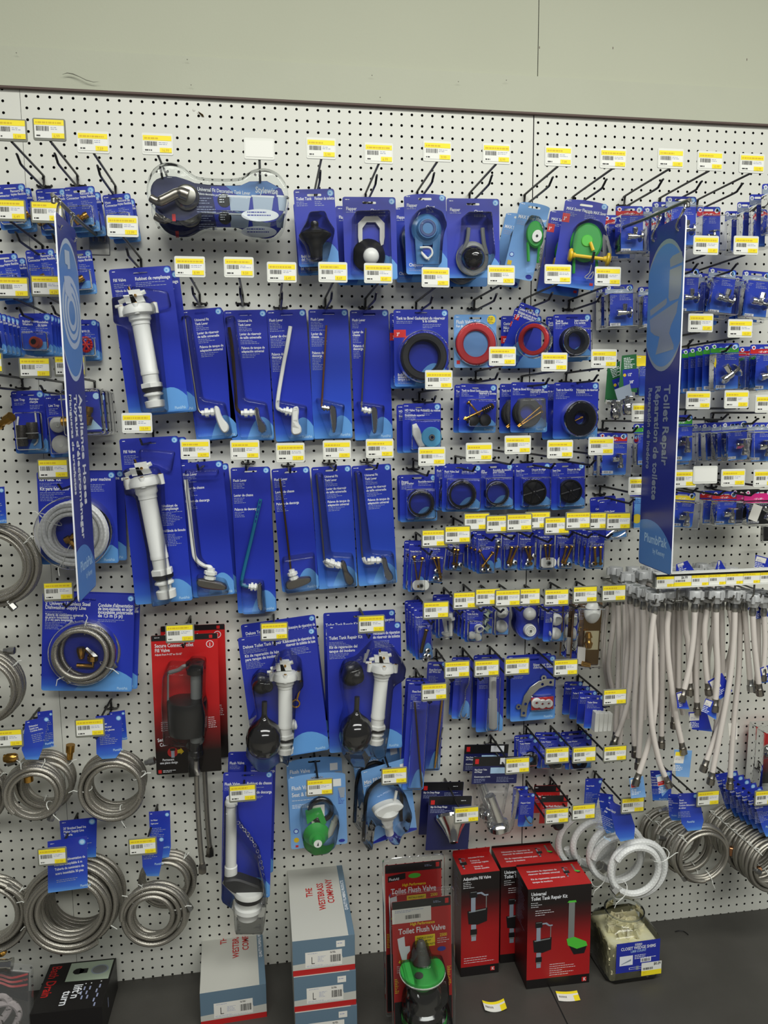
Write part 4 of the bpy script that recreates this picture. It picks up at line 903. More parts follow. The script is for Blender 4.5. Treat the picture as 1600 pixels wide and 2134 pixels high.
def flapcard(label, TL, TR, BL, d, mat, t, f_, arch=0, yaw=0, **k):
    p = P('flapper_pack', label, 'flapper pack', TL, TR, BL, d, yaw); p.card(mat, t, f_, arch=arch, **k); return p
FT = [(.06, .16, .34, 'Flapper'), (.52, .18, .32, 'Clapet')]; FFP = [(.06, .18, .3, 1), (.52, .2, .35, 2)]
p = flapcard('shiny blue card with black flapper and white ball', (713, 410), (824, 411), (708.6, 583), 5, 'card_navy', FT, FFP, slot=.5, logo=False)
m = M(); c = p.X(769, 532, .5); m.lathe((c.x, -.05, c.z), (c.x, -1.3, c.z), [(0, 1.45), (.2, 1.5), (.45, 1.25), (.7, .85), (1, .6)], 'black', 28); p.part('flapper_body', m)
m = M(); m.sphere((c.x + .05, -1.45, c.z - .25), .72, 'white', .8); p.part('white_ball', m)
m = M(); m.prism(chaikin(p.poly([(745, 453), (800, 453), (800, 510), (790, 515), (790, 465), (754, 465), (754, 515), (745, 510)]), 1), -.4, -.1, 'wax'); p.part('hinge_frame', m)
p.blister([(734, 448), (808, 446), (812, 570), (730, 572)], 2.2); p.stack([(-.35, 3.2, 0)])
p = flapcard('blue card with translucent blue flapper in arched blister', (841, 404), (928.6, 404), (835.6, 572), 5, 'card_royal', FT + [(.07, .9, .34, 'Chapaleta')], FFP + [(.07, .93, .3, 2)], .3, slot=.45, logo=False)
m = M(); c = p.X(889, 478, .5); m.lathe((c.x, -.1, c.z), (c.x, -1.0, c.z), [(0, 1.35), (.3, 1.4), (.5, 1.0), (1, .85)], 'bluetrans', 26); m.ring((c.x, c.z), .75, .5, -1.1, -.9, 'bluefilm'); m.prism(p.poly([(862, 490), (916, 490), (912, 552), (866, 552)]), -.45, -.15, 'bluetrans', [p.poly([(878, 508), (900, 508), (898, 540), (880, 540)])]); p.part('flapper_body', m)
m = M(); x, z = p.L(886, 528, .6); m.tube(spline([(x - .5, -.7, z + .5), (x + .4, -.8, z + .45), (x + .6, -.8, z - .1), (x + .1, -.75, z - .5), (x - .4, -.7, z + .1), (x + .3, -.7, z - .6)], 5), .09, 'white', 6); p.part('chain_strap', m)
p.blister([(852, 470), (862, 445), (890, 436), (916, 448), (926, 475), (918, 500), (914, 558), (862, 558), (856, 505)], 1.8); p.stack([(-.25, 4, -.1)])
p = flapcard('glossy blue card with black cone flapper on grey frame', (930, 413), (1040, 414.5), (927, 579.5), 5, 'card_navy', FT, FFP, slot=.5, logo=False)
m = M(); c = p.X(985, 538, .5); m.lathe((c.x, -.1, c.z), (c.x, -.45, c.z), [(0, 1.5), (.6, 1.55), (1, 1.35)], 'greyplastic', 28); m.tube(spline([p.X(*q, .35) for q in ((976, 475), (972, 505), (958, 530))], 5), .2, 'greyplastic', 8); m.tube(spline([p.X(*q, .35) for q in ((1005, 475), (1008, 505), (1014, 530))], 5), .2, 'greyplastic', 8); p.part('flapper_frame', m)
m = M(); m.lathe((c.x, -.45, c.z), (c.x + .05, -1.7, c.z), [(0, 1.1), (.3, 1.08), (.6, .85), (.9, .5), (1, .3)], 'blackgloss', 26); p.part('black_cone', m)
p.blister([(962, 450), (1014, 450), (1018, 500), (1022, 540), (1010, 568), (985, 578), (960, 568), (948, 540), (958, 500)], 2.3); p.stack([(-.1, 3.8, -.2)])
p = flapcard('pale blue card with narrow green flapper and chain', (1084, 418), (1147, 429), (1073.5, 580), 4.5, 'card_sky', [(.06, .22, .42, 'MAX Saver Flapper')], [(.06, .25, .4, 3)], .25, -22, slot=.4, badge=False, logo=False, arc=False, extra=lambda m, f: (f.disc(m, .14, .7, .22, 'navy'), f.disc(m, .14, .7, .16, 'pale', .02), f.rect(m, .08, .92, .18, .95, 'inkred'), f.rect(m, .06, .78, .2, .84, 'inkorange'), f.disc(m, .86, .95, .3, 'navy', .012, 18, .7), f.rect(m, .72, .27, .95, .4, 'silverprint')))
m = M(); m.prism(chaikin(p.poly([(1096, 480), (1110, 462), (1126, 465), (1134, 490), (1130, 512), (1116, 522), (1098, 508)]), 2), -.7, -.15, 'green', bev=.15); m.tube([p.X(1100, 505, .4), p.X(1101, 545, .4)], .16, 'green', 6); m.tube([p.X(1124, 510, .4), p.X(1121, 548, .4)], .16, 'green', 6); p.part('green_flapper', m)
m = M(); x, z = p.L(1119, 492, .8); m.prism(circ(x, z, .55, 20, .8), -.9, -.7, 'white'); m.prism(circ(x, z, .12, 10), -.93, -.9, 'inkblack'); p.part('dial', m)
m = M(); 
for i in range(9):
    a = p.X(1128 - i * .8, 515 + i * 6, .5); m.tube([a + V((.08 * cos(t), -.05 * (i % 2) * sin(t), .17 * sin(t))) for t in [2 * pi * k / 8 for k in range(8)]], .03, 'steel', 5, True)
p.part('chain', m)
p.blister([(1092, 475), (1106, 452), (1128, 456), (1140, 485), (1134, 560), (1096, 570), (1090, 520)], 1.5); p.stack([(-.2, 3.6, -.1)])
p = flapcard('blue arched card with wide green flapper and yellow pin', (1178.5, 412), (1268.5, 424), (1166.5, 596), 4.5, 'card_navy', [(.06, .13, .32, 'MAX Saver Flapper'), (.5, .14, .32, 'Clapet MAX Saver')], [(.06, .15, .35, 3), (.5, .16, .4, 3)], .3, -12, slot=.45, badge=True, logo=False, arc=False, extra=lambda m, f: (f.rect(m, .0, .17, .17, .27, 'inkred'), f.text(m, '3"', .03, .25, .45), f.rect(m, .88, .92, .96, .95, 'inkred')))
m = M(); c = p.L(1222, 505, .6); m.prism(circ(c[0], c[1], 1.5, 30, 1, 1.2), -.75, -.2, 'green', bev=.2); m.prism(circ(c[0], c[1] + .1, .55, 20), -.85, -.7, 'limegreen', bev=.06); m.tube([p.X(1196, 520, .5), p.X(1195, 570, .5)], .15, 'green', 6); m.tube([p.X(1243, 540, .5), p.X(1243, 575, .5)], .15, 'green', 6); p.part('green_flapper', m)
m = M(); a, b = p.X(1186, 531, 1.05), p.X(1268, 541, 1.05); ax = (b - a); m.tube([a, b], .17, 'yellowplastic', 8)
m.lathe(a - ax * .02, a + ax * .16, [(0, .5), (.2, .62), (.5, .6), (.6, .3), (1, .22)], 'yellowplastic', 18); m.lathe(b - ax * .14, b + ax * .03, [(0, .22), (.4, .3), (.5, .58), (.8, .62), (1, .5)], 'yellowplastic', 18)
m.tube([p.X(1230, 505, 1.0), p.X(1236, 522, 1.1)], .16, 'yellowplastic', 8); p.part('yellow_pin', m)
m = M(); m.tube([p.X(1238, 525, 1.25), p.X(1233, 548, 1.25)], .13, 'black', 6); m.tube(spline([p.X(*q, .6) for q in ((1232, 552), (1228, 568), (1218, 578), (1232, 580), (1236, 566), (1222, 582))], 4), .05, 'steel', 5); p.part('chain_clip', m)
p.blister([(1190, 500), (1196, 472), (1222, 460), (1250, 470), (1262, 500), (1270, 530), (1266, 552), (1258, 590), (1186, 582), (1182, 540)], 1.7); p.stack([(-.25, 3.3, -.2)])
# ---------------------------------------------------------------- gaskets, bolts and caps right of the levers
def gcard(name, label, cat, TL, TR, BL, d, t=(), f_=(), mat='card_navy', yaw=0, **k):
    p = P(name, label, cat, TL, TR, BL, d, yaw); p.card(mat, t, f_, **k); return p
def three(m, f): f.rect(m, .0, .26, .22, .36, 'inkred'); f.text(m, '3"', .05, .34, .44)
G2 = [(.06, .16, .26, 'Tank to Bowl'), (.06, .21, .26, 'Gasket')]
def ring(p, c, Ro, Ri, mat, t=.4, sx=1, bl=1.25, name='gasket_ring', inner=None):
    p.ringpx(name, c, Ro, Ri, mat, t, sx)
    x, z = p.L(*c); k = (77 - p.d) / FPX
    p.shell(circ(x, z, Ro * k * bl, 36, sx), t + .35)
p = gcard('gasket_pack', 'large blue card with thick black three inch gasket', 'gasket pack', (819.5, 645), (933.5, 645), (816.5, 806), 3, [(.05, .13, .32, 'Tank to Bowl Gasket'), (.53, .13, .32, 'Joint du réservoir'), (.53, .165, .32, 'à la cuvette'), (.06, .86, .28, 'Bolle de'), (.06, .89, .28, 'emballaje de'), (.06, .92, .28, 'tanque a la taza')], [(.05, .15, .35, 2), (.53, .19, .35, 3), (.06, .935, .3, 2)], extra=three, logo=False)
ring(p, (881, 744), 48, 32, 'rubber', .75, 1.0, 1.15); p.stack([(-.15, 1.4, -.15)])
p = gcard('seal_pack', 'pale blue card with flat red seal ring and yellow dot', 'seal pack', (945.5, 655.5), (1034, 655.5), (943.4, 766.5), 2, [(.05, .17, .4, 'Flush Valve Seal'), (.05, .24, .3, 'For American Standard')], [], 'card_sky', badge=False, arc=False, logo=False, extra=lambda m, f: (f.disc(m, .88, .1, .42, 'inkyellow'), f.bars(m, .8, .06, .16, 4, 'inkblack', lift=.02), f.rect(m, .06, .86, .14, .93, 'inkred'), f.disc(m, .86, .94, .28, 'navy')))
ring(p, (990.5, 717), 43.5, 27, 'redrubber', .25, 1.0, 1.06)
p = gcard('seal_pack', 'blue canister seal card turned sideways, red ring, front one', 'seal pack', (1085, 629), (1127, 645), (1079, 741), 4.2, [(.06, .15, .3, 'Canister & Tower Seal Kit'), (.06, .22, .3, 'Nécessaire de joint de tour'), (.06, .27, .3, 'et du cartouche')], [(.06, .17, .6, 2)], yaw=-38, extra=three, logo=False, slot=.4)
ring(p, (1113.5, 708), 33, 24, 'redrubber', .4, 1, 1.2)
p = gcard('seal_pack', 'blue canister seal card standing square behind the turned one', 'seal pack', (1043.6, 658.5), (1128, 658), (1041.5, 768), 1, [(.06, .17, .3, 'Canister & Tower'), (.06, .25, .3, 'Nécessaire de joint'), (.06, .3, .3, 'et du cartouche')], [(.06, .19, .4, 2)], extra=lambda m, f: (f.rect(m, 0, .38, .24, .52, 'inkred'), f.text(m, '3"', .05, .49, .45)), logo=False)
p = gcard('seal_pack', 'blue canister seal card wedged between the two others', 'seal pack', (1073, 641), (1110, 650), (1069, 755), 2.6, [(.06, .17, .3, 'Canister & Tower')], [(.06, .2, .5, 5)], yaw=-25, extra=three, logo=False)
p = gcard('gasket_pack', 'blue card with small black bowl gasket, right of red seals', 'gasket pack', (1152.5, 655.5), (1231, 654), (1149.5, 753), 2.4, [(.06, .16, .26, 'Tank to'), (.06, .21, .26, 'Bowl Gasket'), (.56, .16, .26, 'Joint réservoir'), (.56, .21, .26, 'à la cuvette')], [(.06, .23, .3, 3), (.56, .23, .35, 2)])
ring(p, (1193, 712), 31, 18, 'rubber', .9, 1, 1.0); p.rectblister(.3, .3, .96, .94, 1.1); p.stack([(-.3, 1.2, -.05)])
p = gcard('valve_top_pack', 'blue card with pale blue disc and white bag', 'valve repair pack', (838.4, 841), (918.5, 840), (836, 943.5), 3.2, [(.06, .16, .26, 'HD Valve Top Assembly'), (.54, .17, .26, 'Dessus du robinet'), (.06, .26, .24, 'Ensamblado superior')], [(.06, .18, .3, 2), (.54, .2, .3, 2), (.06, .28, .35, 2)])
m = M(); c = p.L(897, 911); m.prism(circ(c[0], c[1], 1.0, 28), -.6, -.3, 'discblue', [circ(c[0], c[1], .3, 14)], .08); m.ring(c, .3, .12, -.75, -.4, 'steel', 14); p.part('blue_disc', m)
m = M(); m.prism(p.poly([(856, 886), (866, 882), (874, 896), (884, 930), (872, 932), (858, 905)]), -.5, -.1, 'white', bev=.1); p.part('parts_bag', m)
p.rectblister(.18, .32, .97, .95, 1.0); p.stack([(-.4, 1.1, -.1)])
def bolt(m, a, b, r=.1, mat='brass', hr=.28, head=True, nut=True):
    ax = (b - a).normalized(); m.tube([a, b], r, mat, 8)
    if head: m.lathe(a - ax * .14, a + ax * .06, [(0, hr * .8), (.5, hr), (1, hr * .7)], mat, 12)
    if nut: m.lathe(b - ax * .28, b - ax * .1, [(0, hr * .8), (1, hr * .8)], mat, 6)
p = gcard('bolt_kit_pack', 'blue card with crossed brass bolts and black washers in tray', 'bolt kit pack', (958, 799.5), (1035.5, 801), (951.5, 901.5), 3, [(.05, .16, .26, 'Tank to Bowl Set'), (.52, .17, .26, 'Ensemble de'), (.52, .21, .26, 'réservoir à cuvette')], [(.05, .18, .35, 3), (.52, .23, .35, 2)])
m = M(); bolt(m, p.X(977, 839, .6), p.X(1000, 865, .7)); p.part('brass_bolt', m); m = M(); bolt(m, p.X(1025, 846, .7), p.X(966, 874, .75), .1, 'brass'); p.part('brass_bolt', m)
m = M(); 
for i in range(5): a = p.X(1006 + i * 4, 856 - i * 2.2, .5); m.lathe(a, a + V((.14, -.05, .07)), [(0, .3), (.5, .36), (1, .3)], 'rubber', 14)
p.part('rubber_washers', m)
m = M(); c = p.X(984, 876, .3); m.lathe(c, c + V((0, -.5, .1)), [(0, .62), (.7, .6), (1, .4)], 'rubber', 18); c = p.X(1009, 876, .3); m.lathe(c, c + V((.1, -.4, .1)), [(0, .62), (.7, .6), (1, .4)], 'rubber', 18); p.part('rubber_cones', m)
p.rectblister(.2, .3, .97, .88, 1.1); p.stack([(-.25, 1.2, -.05)])
p = gcard('bolt_kit_pack', 'blue card with bagged brass tank bolts over a dark gasket', 'bolt kit pack', (1064.6, 796.5), (1142, 796.5), (1053.5, 901.5), 3.4, [(.05, .16, .26, 'Tank to Bowl Kit'), (.52, .17, .26, 'Nécessaire de'), (.52, .21, .26, 'réservoir à cuvette')], [(.05, .18, .35, 3), (.52, .23, .35, 2)])
c = p.L(1096, 860); m = M(); m.ring(c, 1.45, .7, -.5, -.05, 'rubber'); p.part('gasket_ring', m)
m = M(); bolt(m, p.X(1126, 848, .75), p.X(1078, 888, .75), .09, 'brass', .22, True, False); p.part('brass_bolt', m); m = M(); bolt(m, p.X(1128, 858, .7), p.X(1080, 890, .85), .09, 'brass', .22, True, False); p.part('brass_bolt', m)
p.blister([(1078, 830), (1132, 828), (1134, 892), (1080, 894), (1072, 862)], 1.0, 'clearbag', 1, .1, 0, 'parts_bag'); p.stack([(-.7, 1.4, -.1)])
p = gcard('bolt_kit_pack', 'blue card with large black disc and brass bolt under it', 'bolt kit pack', (1154, 797), (1247.6, 797), (1143.5, 915), 3.2, [(.05, .15, .26, 'Tank to Bowl Kit'), (.5, .15, .26, 'Nécessaire de réservoir'), (.5, .185, .26, 'à cuvette')], [(.05, .17, .35, 5), (.5, .2, .4, 2)])
p.ringpx('gasket_ring', (1204, 872), 37, 13, 'black', .8); m = M(); bolt(m, p.X(1192, 880, .5), p.X(1214, 869, .5), .08, 'brass', .2); p.part('brass_bolt', m)
x, z = p.L(1204, 872); p.shell(circ(x, z, 1.85, 36), 1.15); p.stack([(-.6, 1.4, -.1)])
# ring row
R1 = [(.05, .16, .24, 'Flanged'), (.05, .2, .24, 'Spud Washer'), (.5, .17, .24, 'Rondelle-raccord')]
p = gcard('washer_pack', 'blue card with black spud washer, hung lower, left of row', 'washer pack', (832, 990.5), (910, 988), (830.5, 1088.6), 2.2, R1, [(.05, .22, .35, 3), (.5, .19, .4, 2)])
ring(p, (874.6, 1048), 30, 22.5, 'black', .6, 1, 1.0); p.rectblister(.14, .28, .94, .94, .9); p.stack([(-.06, 1.0, -.06)])
p = gcard('washer_pack', 'blue card with wide black valve seal, second in ring row', 'washer pack', (922, 968), (1003, 968), (923.5, 1066.5), 3.6, [(.05, .17, .24, 'Flush Valve Seal'), (.5, .17, .24, 'Joint de robinet')], [(.05, .19, .4, 3), (.5, .19, .4, 1)])
ring(p, (960, 1029.5), 32, 24, 'black', .5, 1, 1.0); p.rectblister(.08, .28, .97, .95, .8); p.stack([(-.5, 1.2, 0)])
p = gcard('washer_pack', 'blue card with thin black washer, middle of ring row', 'washer pack', (992, 968), (1069, 965), (994, 1064), 2.2, [(.1, .16, .24, 'Valve'), (.1, .2, .24, 'Washer'), (.45, .16, .24, 'Rondelle de raccord'), (.45, .2, .24, 'pour robinet')], [(.1, .22, .3, 3), (.45, .22, .4, 2)])
ring(p, (1033, 1027), 27.5, 22, 'black', .55, 1, 1.0); p.rectblister(.2, .28, .96, .93, .85); p.stack([(-.1, 1.0, -.05)])
def seatdisc(p, c, R):
    x, z = p.L(*c); k = (77 - p.d) / FPX; R *= k; m = M()
    m.lathe((x, -.05, z), (x, -.45, z), [(0, R), (.5, R), (.9, R * .93), (1, R * .85)], 'black', 36); m.ring((x, z), R, R * .86, -.62, -.4, 'black')
    for i in range(3):
        a = i * pi / 3 + .25; m.tube([(x - R * .88 * cos(a), -.5, z - R * .88 * sin(a)), (x + R * .88 * cos(a), -.5, z + R * .88 * sin(a))], .1, 'black', 6)
    m.lathe((x, -.4, z), (x, -.75, z), [(0, .24), (.8, .2), (1, .1)], 'black', 14); p.part('seat_disc', m)
SD = [(.05, .17, .24, 'Seat Disc'), (.48, .16, .24, 'Disque de siège')]; SF = [(.05, .19, .35, 3), (.48, .18, .4, 2)]
p = gcard('seat_disc_pack', 'blue card with large six-spoke black disc, fourth in row', 'seat disc pack', (1071.4, 967), (1147, 964), (1066.6, 1063.4), 2.2, SD, SF); seatdisc(p, (1109, 1025), 28); p.rectblister(.15, .28, .96, .93, .95); p.stack([(-.1, 1.1, -.05)])
p = gcard('seat_disc_pack', 'blue card with six-spoke black disc, right end of row', 'seat disc pack', (1147.6, 966.5), (1218.4, 963.5), (1144.6, 1063.4), 2.4, SD, SF); seatdisc(p, (1185, 1023), 26); p.rectblister(.18, .28, .95, .94, .95); p.stack([(-.1, 1.1, -.05)])
# bolt cards
BT = [(.08, .2, .2, 'Toilet Bolt Set')]; BFN = [(.08, .23, .7, 6), (.08, .36, .4, 3)]
def boltcard(label, TL, TR, BL, d, bolts, copies=(), white=None, nuts=(), mat='brass', bh=.8):
    p = P('toilet_bolt_pack', label, 'bolt pack', TL, TR, BL, d); p.card('card_navy', BT, BFN, arc=True, logo=False, badge=False)
    for a, b, r in bolts:
        m = M(); bolt(m, p.X(a[0], a[1], .35), p.X(b[0], b[1], .4), r, mat, .26); p.part('bolt', m)
    for q in nuts:
        c = p.X(q[0], q[1], .2); m = M(); m.lathe(c, c + V((.05, -.25, .08)), [(0, .22), (.1, .27), (.9, .27), (1, .2)], 'zinc', 6); m.lathe(c + V((.05, -.26, .08)), c + V((.05, -.28, .08)), [(0, .12), (1, .12)], 'black', 10); p.part('nut', m)
    if white:
        x, z = p.L(*white, .3); m = M(); m.prism(rrect(x - .85, z - .52, x + .85, z + .52, .45, 5), -.55, -.4, 'white', bev=.05); m.lathe((x, -.5, z), (x, -.75, z), [(0, .28), (1, .24)], 'zinc', 6); m.lathe((x, -.76, z), (x, -.78, z), [(0, .13), (1, .13)], 'black', 8); p.part('washer_plate', m)
    p.rectblister(.1, .32, .94, .96, bh, .2)
    if copies: p.stack(copies)
    return p
boltcard('narrow card with crossed long bolts and white plate', (852.4, 1130), (889, 1130), (851.5, 1233.5), 3, [((863, 1161), (871, 1226), .08), ((880, 1164), (870, 1224), .08)], [(-.3, 1.1, 0)], (876, 1219))
boltcard('narrow blue card with short crossed bolts and nuts, hung lower', (892.6, 1127), (930, 1130), (892.6, 1214), 3, [((904, 1164), (919, 1206), .1), ((913, 1163), (917, 1200), .14)], [(-.1, 1.2, 0)], nuts=[(908, 1190), (905, 1205), (915, 1208)])
boltcard('narrow blue card with two upright brass screws, third from left', (932.5, 1127), (969, 1130), (931.6, 1188.5), 2.4, [((947, 1146), (945, 1178), .1), ((954, 1147), (951, 1180), .1)], [], nuts=[(946, 1182), (958, 1178)])
boltcard('narrow blue card with crossed pointed screws', (992.5, 1109), (1031, 1107.5), (991, 1196), 5, [((1026, 1153), (1004, 1182), .1), ((1000, 1149), (1018, 1183), .1)], [(-.15, 1.0, 0), (-.3, 2, 0), (-.45, 3, 0), (-.6, 4, 0)], nuts=[(1006, 1188), (1018, 1188)])
boltcard('narrow blue card with slanting bolt, half hidden by crossed screws', (1022, 1110), (1044, 1109), (1022, 1187), 3.2, [((1038, 1140), (1031, 1172), .1)], nuts=[(1037, 1131)])
boltcard('narrow blue card with flat-headed brass bolts and shiny nut', (1046.5, 1109), (1080, 1109), (1045, 1188.5), 3, [((1066, 1142), (1058, 1175), .15), ((1077, 1140), (1062, 1178), .13)], nuts=[(1071, 1173), (1060, 1178)])
boltcard('narrow blue card with V-shaped brass bolts and loose nut', (1081, 1109), (1115.5, 1109), (1080.4, 1188.5), 3, [((1095, 1141), (1107, 1178), .12), ((1104, 1140), (1105, 1168), .12)], nuts=[(1111, 1159), (1097, 1176), (1100, 1168)])
boltcard('narrow card with oval white plate below bolts', (1120, 1104.5), (1156, 1104), (1118.5, 1187), 2.6, [((1136, 1137), (1139, 1168), .11), ((1146, 1136), (1143, 1168), .11)], [(-.08, 1.3, 0)], (1141, 1172))
boltcard('narrow blue card with two slanted flat-headed bolts', (1159, 1106), (1195, 1106), (1157.5, 1185.5), 3, [((1180, 1141), (1171, 1174), .13), ((1191, 1140), (1176, 1176), .13)], nuts=[(1172, 1178), (1184, 1177)])
boltcard('narrow card with anchor bolts, right end of row', (1223.5, 1103), (1260.4, 1103), (1219, 1185.5), 5, [((1239, 1142), (1241, 1178), .13), ((1251, 1141), (1251, 1178), .13)], [(-.15, 1.0, 0), (-.3, 2, 0), (-.45, 3, 0), (-.6, 4, 0)], nuts=[(1234, 1176)])
# caps and seat hardware
boltcard('narrow card with black-tipped brass bolt', (861.6, 1267), (897.6, 1264), (858.8, 1376), 5, [((888, 1314), (877, 1360), .17)], [(-.12, 1.0, 0), (-.24, 2, 0), (-.36, 3, 0)], nuts=[(890, 1356), (886, 1366), (892, 1368), (884, 1375)], mat='darkbrass')
def smallcard(label, TL, TR, BL, d, copies=(), mat='card_navy', bl=(.08, .32, .95, .95), bh=.9, t=BT, name='seat_hardware_pack', cat='hardware pack', shell=True):
    p = P(name, label, cat, TL, TR, BL, d); p.card(mat, t, BFN, logo=False, badge=False)
    if shell: p.rectblister(*bl, bh, .25)
    if copies: p.stack(copies)
    return p
def white_bolts(p, ls):
    for a, b in ls:
        m = M(); A, B = p.X(*a, .4), p.X(*b, .4); m.lathe(A, B, [(0, .2), (.05, .24), (.5, .2), (.7, .2), (.72, .48), (.8, .46), (.84, .3), (1, .24)], 'white', 14); p.part('plastic_bolt', m)
p = smallcard('blue card with two white plastic seat bolts', (909, 1245), (945, 1244), (912, 1330), 2.6); white_bolts(p, [((925, 1284), (931, 1330)), ((939, 1325), (938, 1278))]); p.stack([(-.1, 1.2, 0)])
p = smallcard('narrow card with white curved hinge parts', (971, 1267), (1007, 1267), (968, 1338), 5)
m = M(); c = p.X(997, 1307, .6); m.prism(chaikin(p.poly([(988, 1303), (1000, 1299), (1008, 1306), (998, 1318), (988, 1316)], .3), 2), -.9, -.3, 'white', [circ(*p.L(998, 1308, .3), .28, 12)], .08); m.tube([p.X(990, 1318, .5), p.X(998, 1332, .5)], .34, 'white', 10); m.sphere(p.X(983, 1324, .5), .4, 'white'); p.part('hinge_cap', m); p.stack([(-.12, 1.0, 0), (-.24, 2, 0), (-.36, 3, 0), (-.48, 4, 0)])
p = smallcard('slim clear-faced pack with greenish white clips', (1003, 1264), (1027, 1264), (1003, 1322), 3)
m = M()
for q, r in (((1017, 1278), .35), ((1012, 1295), .3), ((1016, 1308), .4)): a = p.X(*q, .35); m.lathe(a - V((.2, 0, .25)), a + V((.2, 0, .25)), [(0, r), (.3, r * .5), (.7, r * .5), (1, r)], 'photo_grey', 10)
p.part('plastic_clips', m)
def domes(p, cs, r=.62, mat='white'):
    for c in cs:
        x, z = p.L(c[0], c[1], .4); m = M(); m.lathe((x, -.05, z), (x, -.9, z), [(0, r), (.35, r), (.6, r * .88), (.82, r * .62), (.95, r * .3), (1, .02)], mat, 24); p.part('bolt_cap', m, smooth=70)
p = smallcard('blue card with two round white bolt caps, left pair', (1028.4, 1264), (1061.5, 1264), (1027, 1323), 2.4, bl=(.05, .1, .97, .97)); domes(p, [(1047, 1276), (1045.6, 1306)], .64); p.stack([(-.06, 1.2, 0)])
p = P('bolt_cap_pack', 'dark blue figure-eight shell with white cap and ribbed base', 'hardware pack', (1074, 1256), (1122, 1256), (1072, 1333), 2.6)
ol = [(1078, 1256), (1118, 1256), (1122, 1268), (1117, 1290), (1123, 1305), (1122, 1318), (1110, 1331), (1092, 1333), (1078, 1322), (1072, 1306), (1077, 1288), (1073, 1270)]
p.card('card_navy', outline=chaikin(p.poly(ol), 2), badge=False, logo=False, arc=False, slot=.3); p.blister(ol, .7)
domes(p, [(1104.6, 1280)], .66); x, z = p.L(1104.6, 1314, .4); m = M(); m.lathe((x, -.05, z), (x, -.5, z), [(0, .66), (1, .62)], 'white', 24)
for r in (.56, .4, .22): m.ring((x, z), r, r - .08, -.62, -.48, 'white', 22)
m.lathe((x, -.5, z), (x, -.7, z), [(0, .12), (1, .1)], 'greyplastic', 8); p.part('cap_base', m); p.stack([(-.05, 1.2, 0)])
p = smallcard('blue card with two rounded white bolt caps, right pair', (1134.8, 1264), (1176.5, 1264), (1132, 1337), 3, bl=(.3, .1, .97, .97)); domes(p, [(1160, 1292), (1157.8, 1321)], .62); p.stack([(-.1, 1.1, 0)])
p = P('bidet_part_pack', 'brown pack with white egg-shaped knob beside hose rack', 'plumbing pack', (1195, 1255), (1255.5, 1255), (1196.6, 1387), 5); p.card('card_brown', [], [(.05, .08, .4, 9, 'inkgrey'), (.05, .3, .3, 8, 'inkorange')], badge=False, logo=False, arc=False, r=.1, extra=lambda m, f: (f.rect(m, .4, .1, 1, .98, 'darkbrass'), f.rect(m, .45, .45, .95, .75, 'cream', .016)))
m = M(); m.sphere(p.X(1234, 1276, .7), .85, 'white', .8, 1.35); p.part('white_knob', m)
m = M(); m.lathe(p.X(1226, 1318, .4), p.X(1226, 1350, .4), [(0, .25), (.3, .4), (.35, .25), (.6, .3), (.7, .45), (1, .3)], 'brass', 14); m.lathe(p.X(1210, 1382, .4), p.X(1228, 1386, .4), [(0, .3), (1, .3)], 'brass', 10); p.part('brass_parts', m)
m = M(); m.prism(p.poly([(1200, 1345), (1216, 1347), (1214, 1382), (1198, 1380)]), -.5, -.3, 'paper'); p.part('parts_bag', m)
p.rectblister(.03, .05, .97, .99, 1.5, .2, 'clear'); p.stack([(-.3, 2.0, .4)])
# rods, chain, roller, flange
p = P('float_rod_pack', 'long narrow card with one dark straight rod', 'float rod pack', (851, 1420), (896, 1420), (859.7, 1646), 4.4); p.card('card_navy', [(.2, .1, .24, 'Float Rod')], [(.15, .12, .5, 4), (.15, .19, .6, 5)], logo=False, badge=False)
p.tubepx('float_rod', [(864, 1462), (879, 1640)], .09, 'darkbrass'); p.rectblister(.2, .17, .95, .98, .5, .2); p.stack([(-.1, 1.0, 0)])
p = P('float_rod_pack', 'long narrow blue card with two brass rods beside it', 'float rod pack', (891, 1379), (930, 1379), (897, 1606), 2.4); p.card('card_navy', [(.1, .08, .24, 'Float Rod and'), (.1, .1, .24, 'Lift Wire Set')], [(.1, .13, .7, 8)], logo=False, badge=True)
p.tubepx('brass_rod', [(922, 1450), (906, 1600)], .12, 'brass'); p.tubepx('lift_wire', [(923, 1516), (914, 1560), (912, 1600)], .06, 'steel'); p.rectblister(.1, .3, .95, .98, .55, .2)
p = smallcard('narrow blue card with beaded chain loop', (948, 1376), (986, 1376), (942.5, 1498), 2.4, shell=False, name='chain_pack', cat='chain pack')
m = M(); pts = [p.X(*q, .25) for q in ((978, 1412), (976, 1425), (970, 1438), (969, 1455), (966, 1470), (960, 1486), (962, 1494), (968, 1496), (972, 1488))]
for q in spline(pts, 4): m.sphere(q, .085, 'zinc', 1, 1, 8, 6)
p.part('beaded_chain', m); p.rectblister(.3, .25, .95, .97, .45); p.stack([(-.06, 1, 0)])
p = smallcard('blue card with long white spring roller', (995.6, 1373), (1052, 1371), (994.7, 1526), 2.6, shell=False, name='roller_pack', cat='roller pack')
m = M(); m.lathe(p.X(1026.5, 1405, .5), p.X(1026.5, 1520, .5), [(0, .2), (.02, .3), (.04, .38), (.44, .38), (.445, .46), (.95, .46), (.97, .4), (1, .15)], 'wax', 20); p.part('spring_roller', m); p.rectblister(.3, .2, .8, .96, 1.05); p.stack([(-.12, 1.2, 0)])
p = P('flange_plate_pack', 'wide blue card with curved zinc flange plate and white washers', 'flange pack', (1063.8, 1371), (1158, 1365), (1066.6, 1504), 2.6); p.card('card_royal', [(.5, .15, .32, 'Réparateur de bride'), (.5, .19, .32, "d'ancrage de toilettes")], [(.05, .3, .3, 2)], slot=.35)
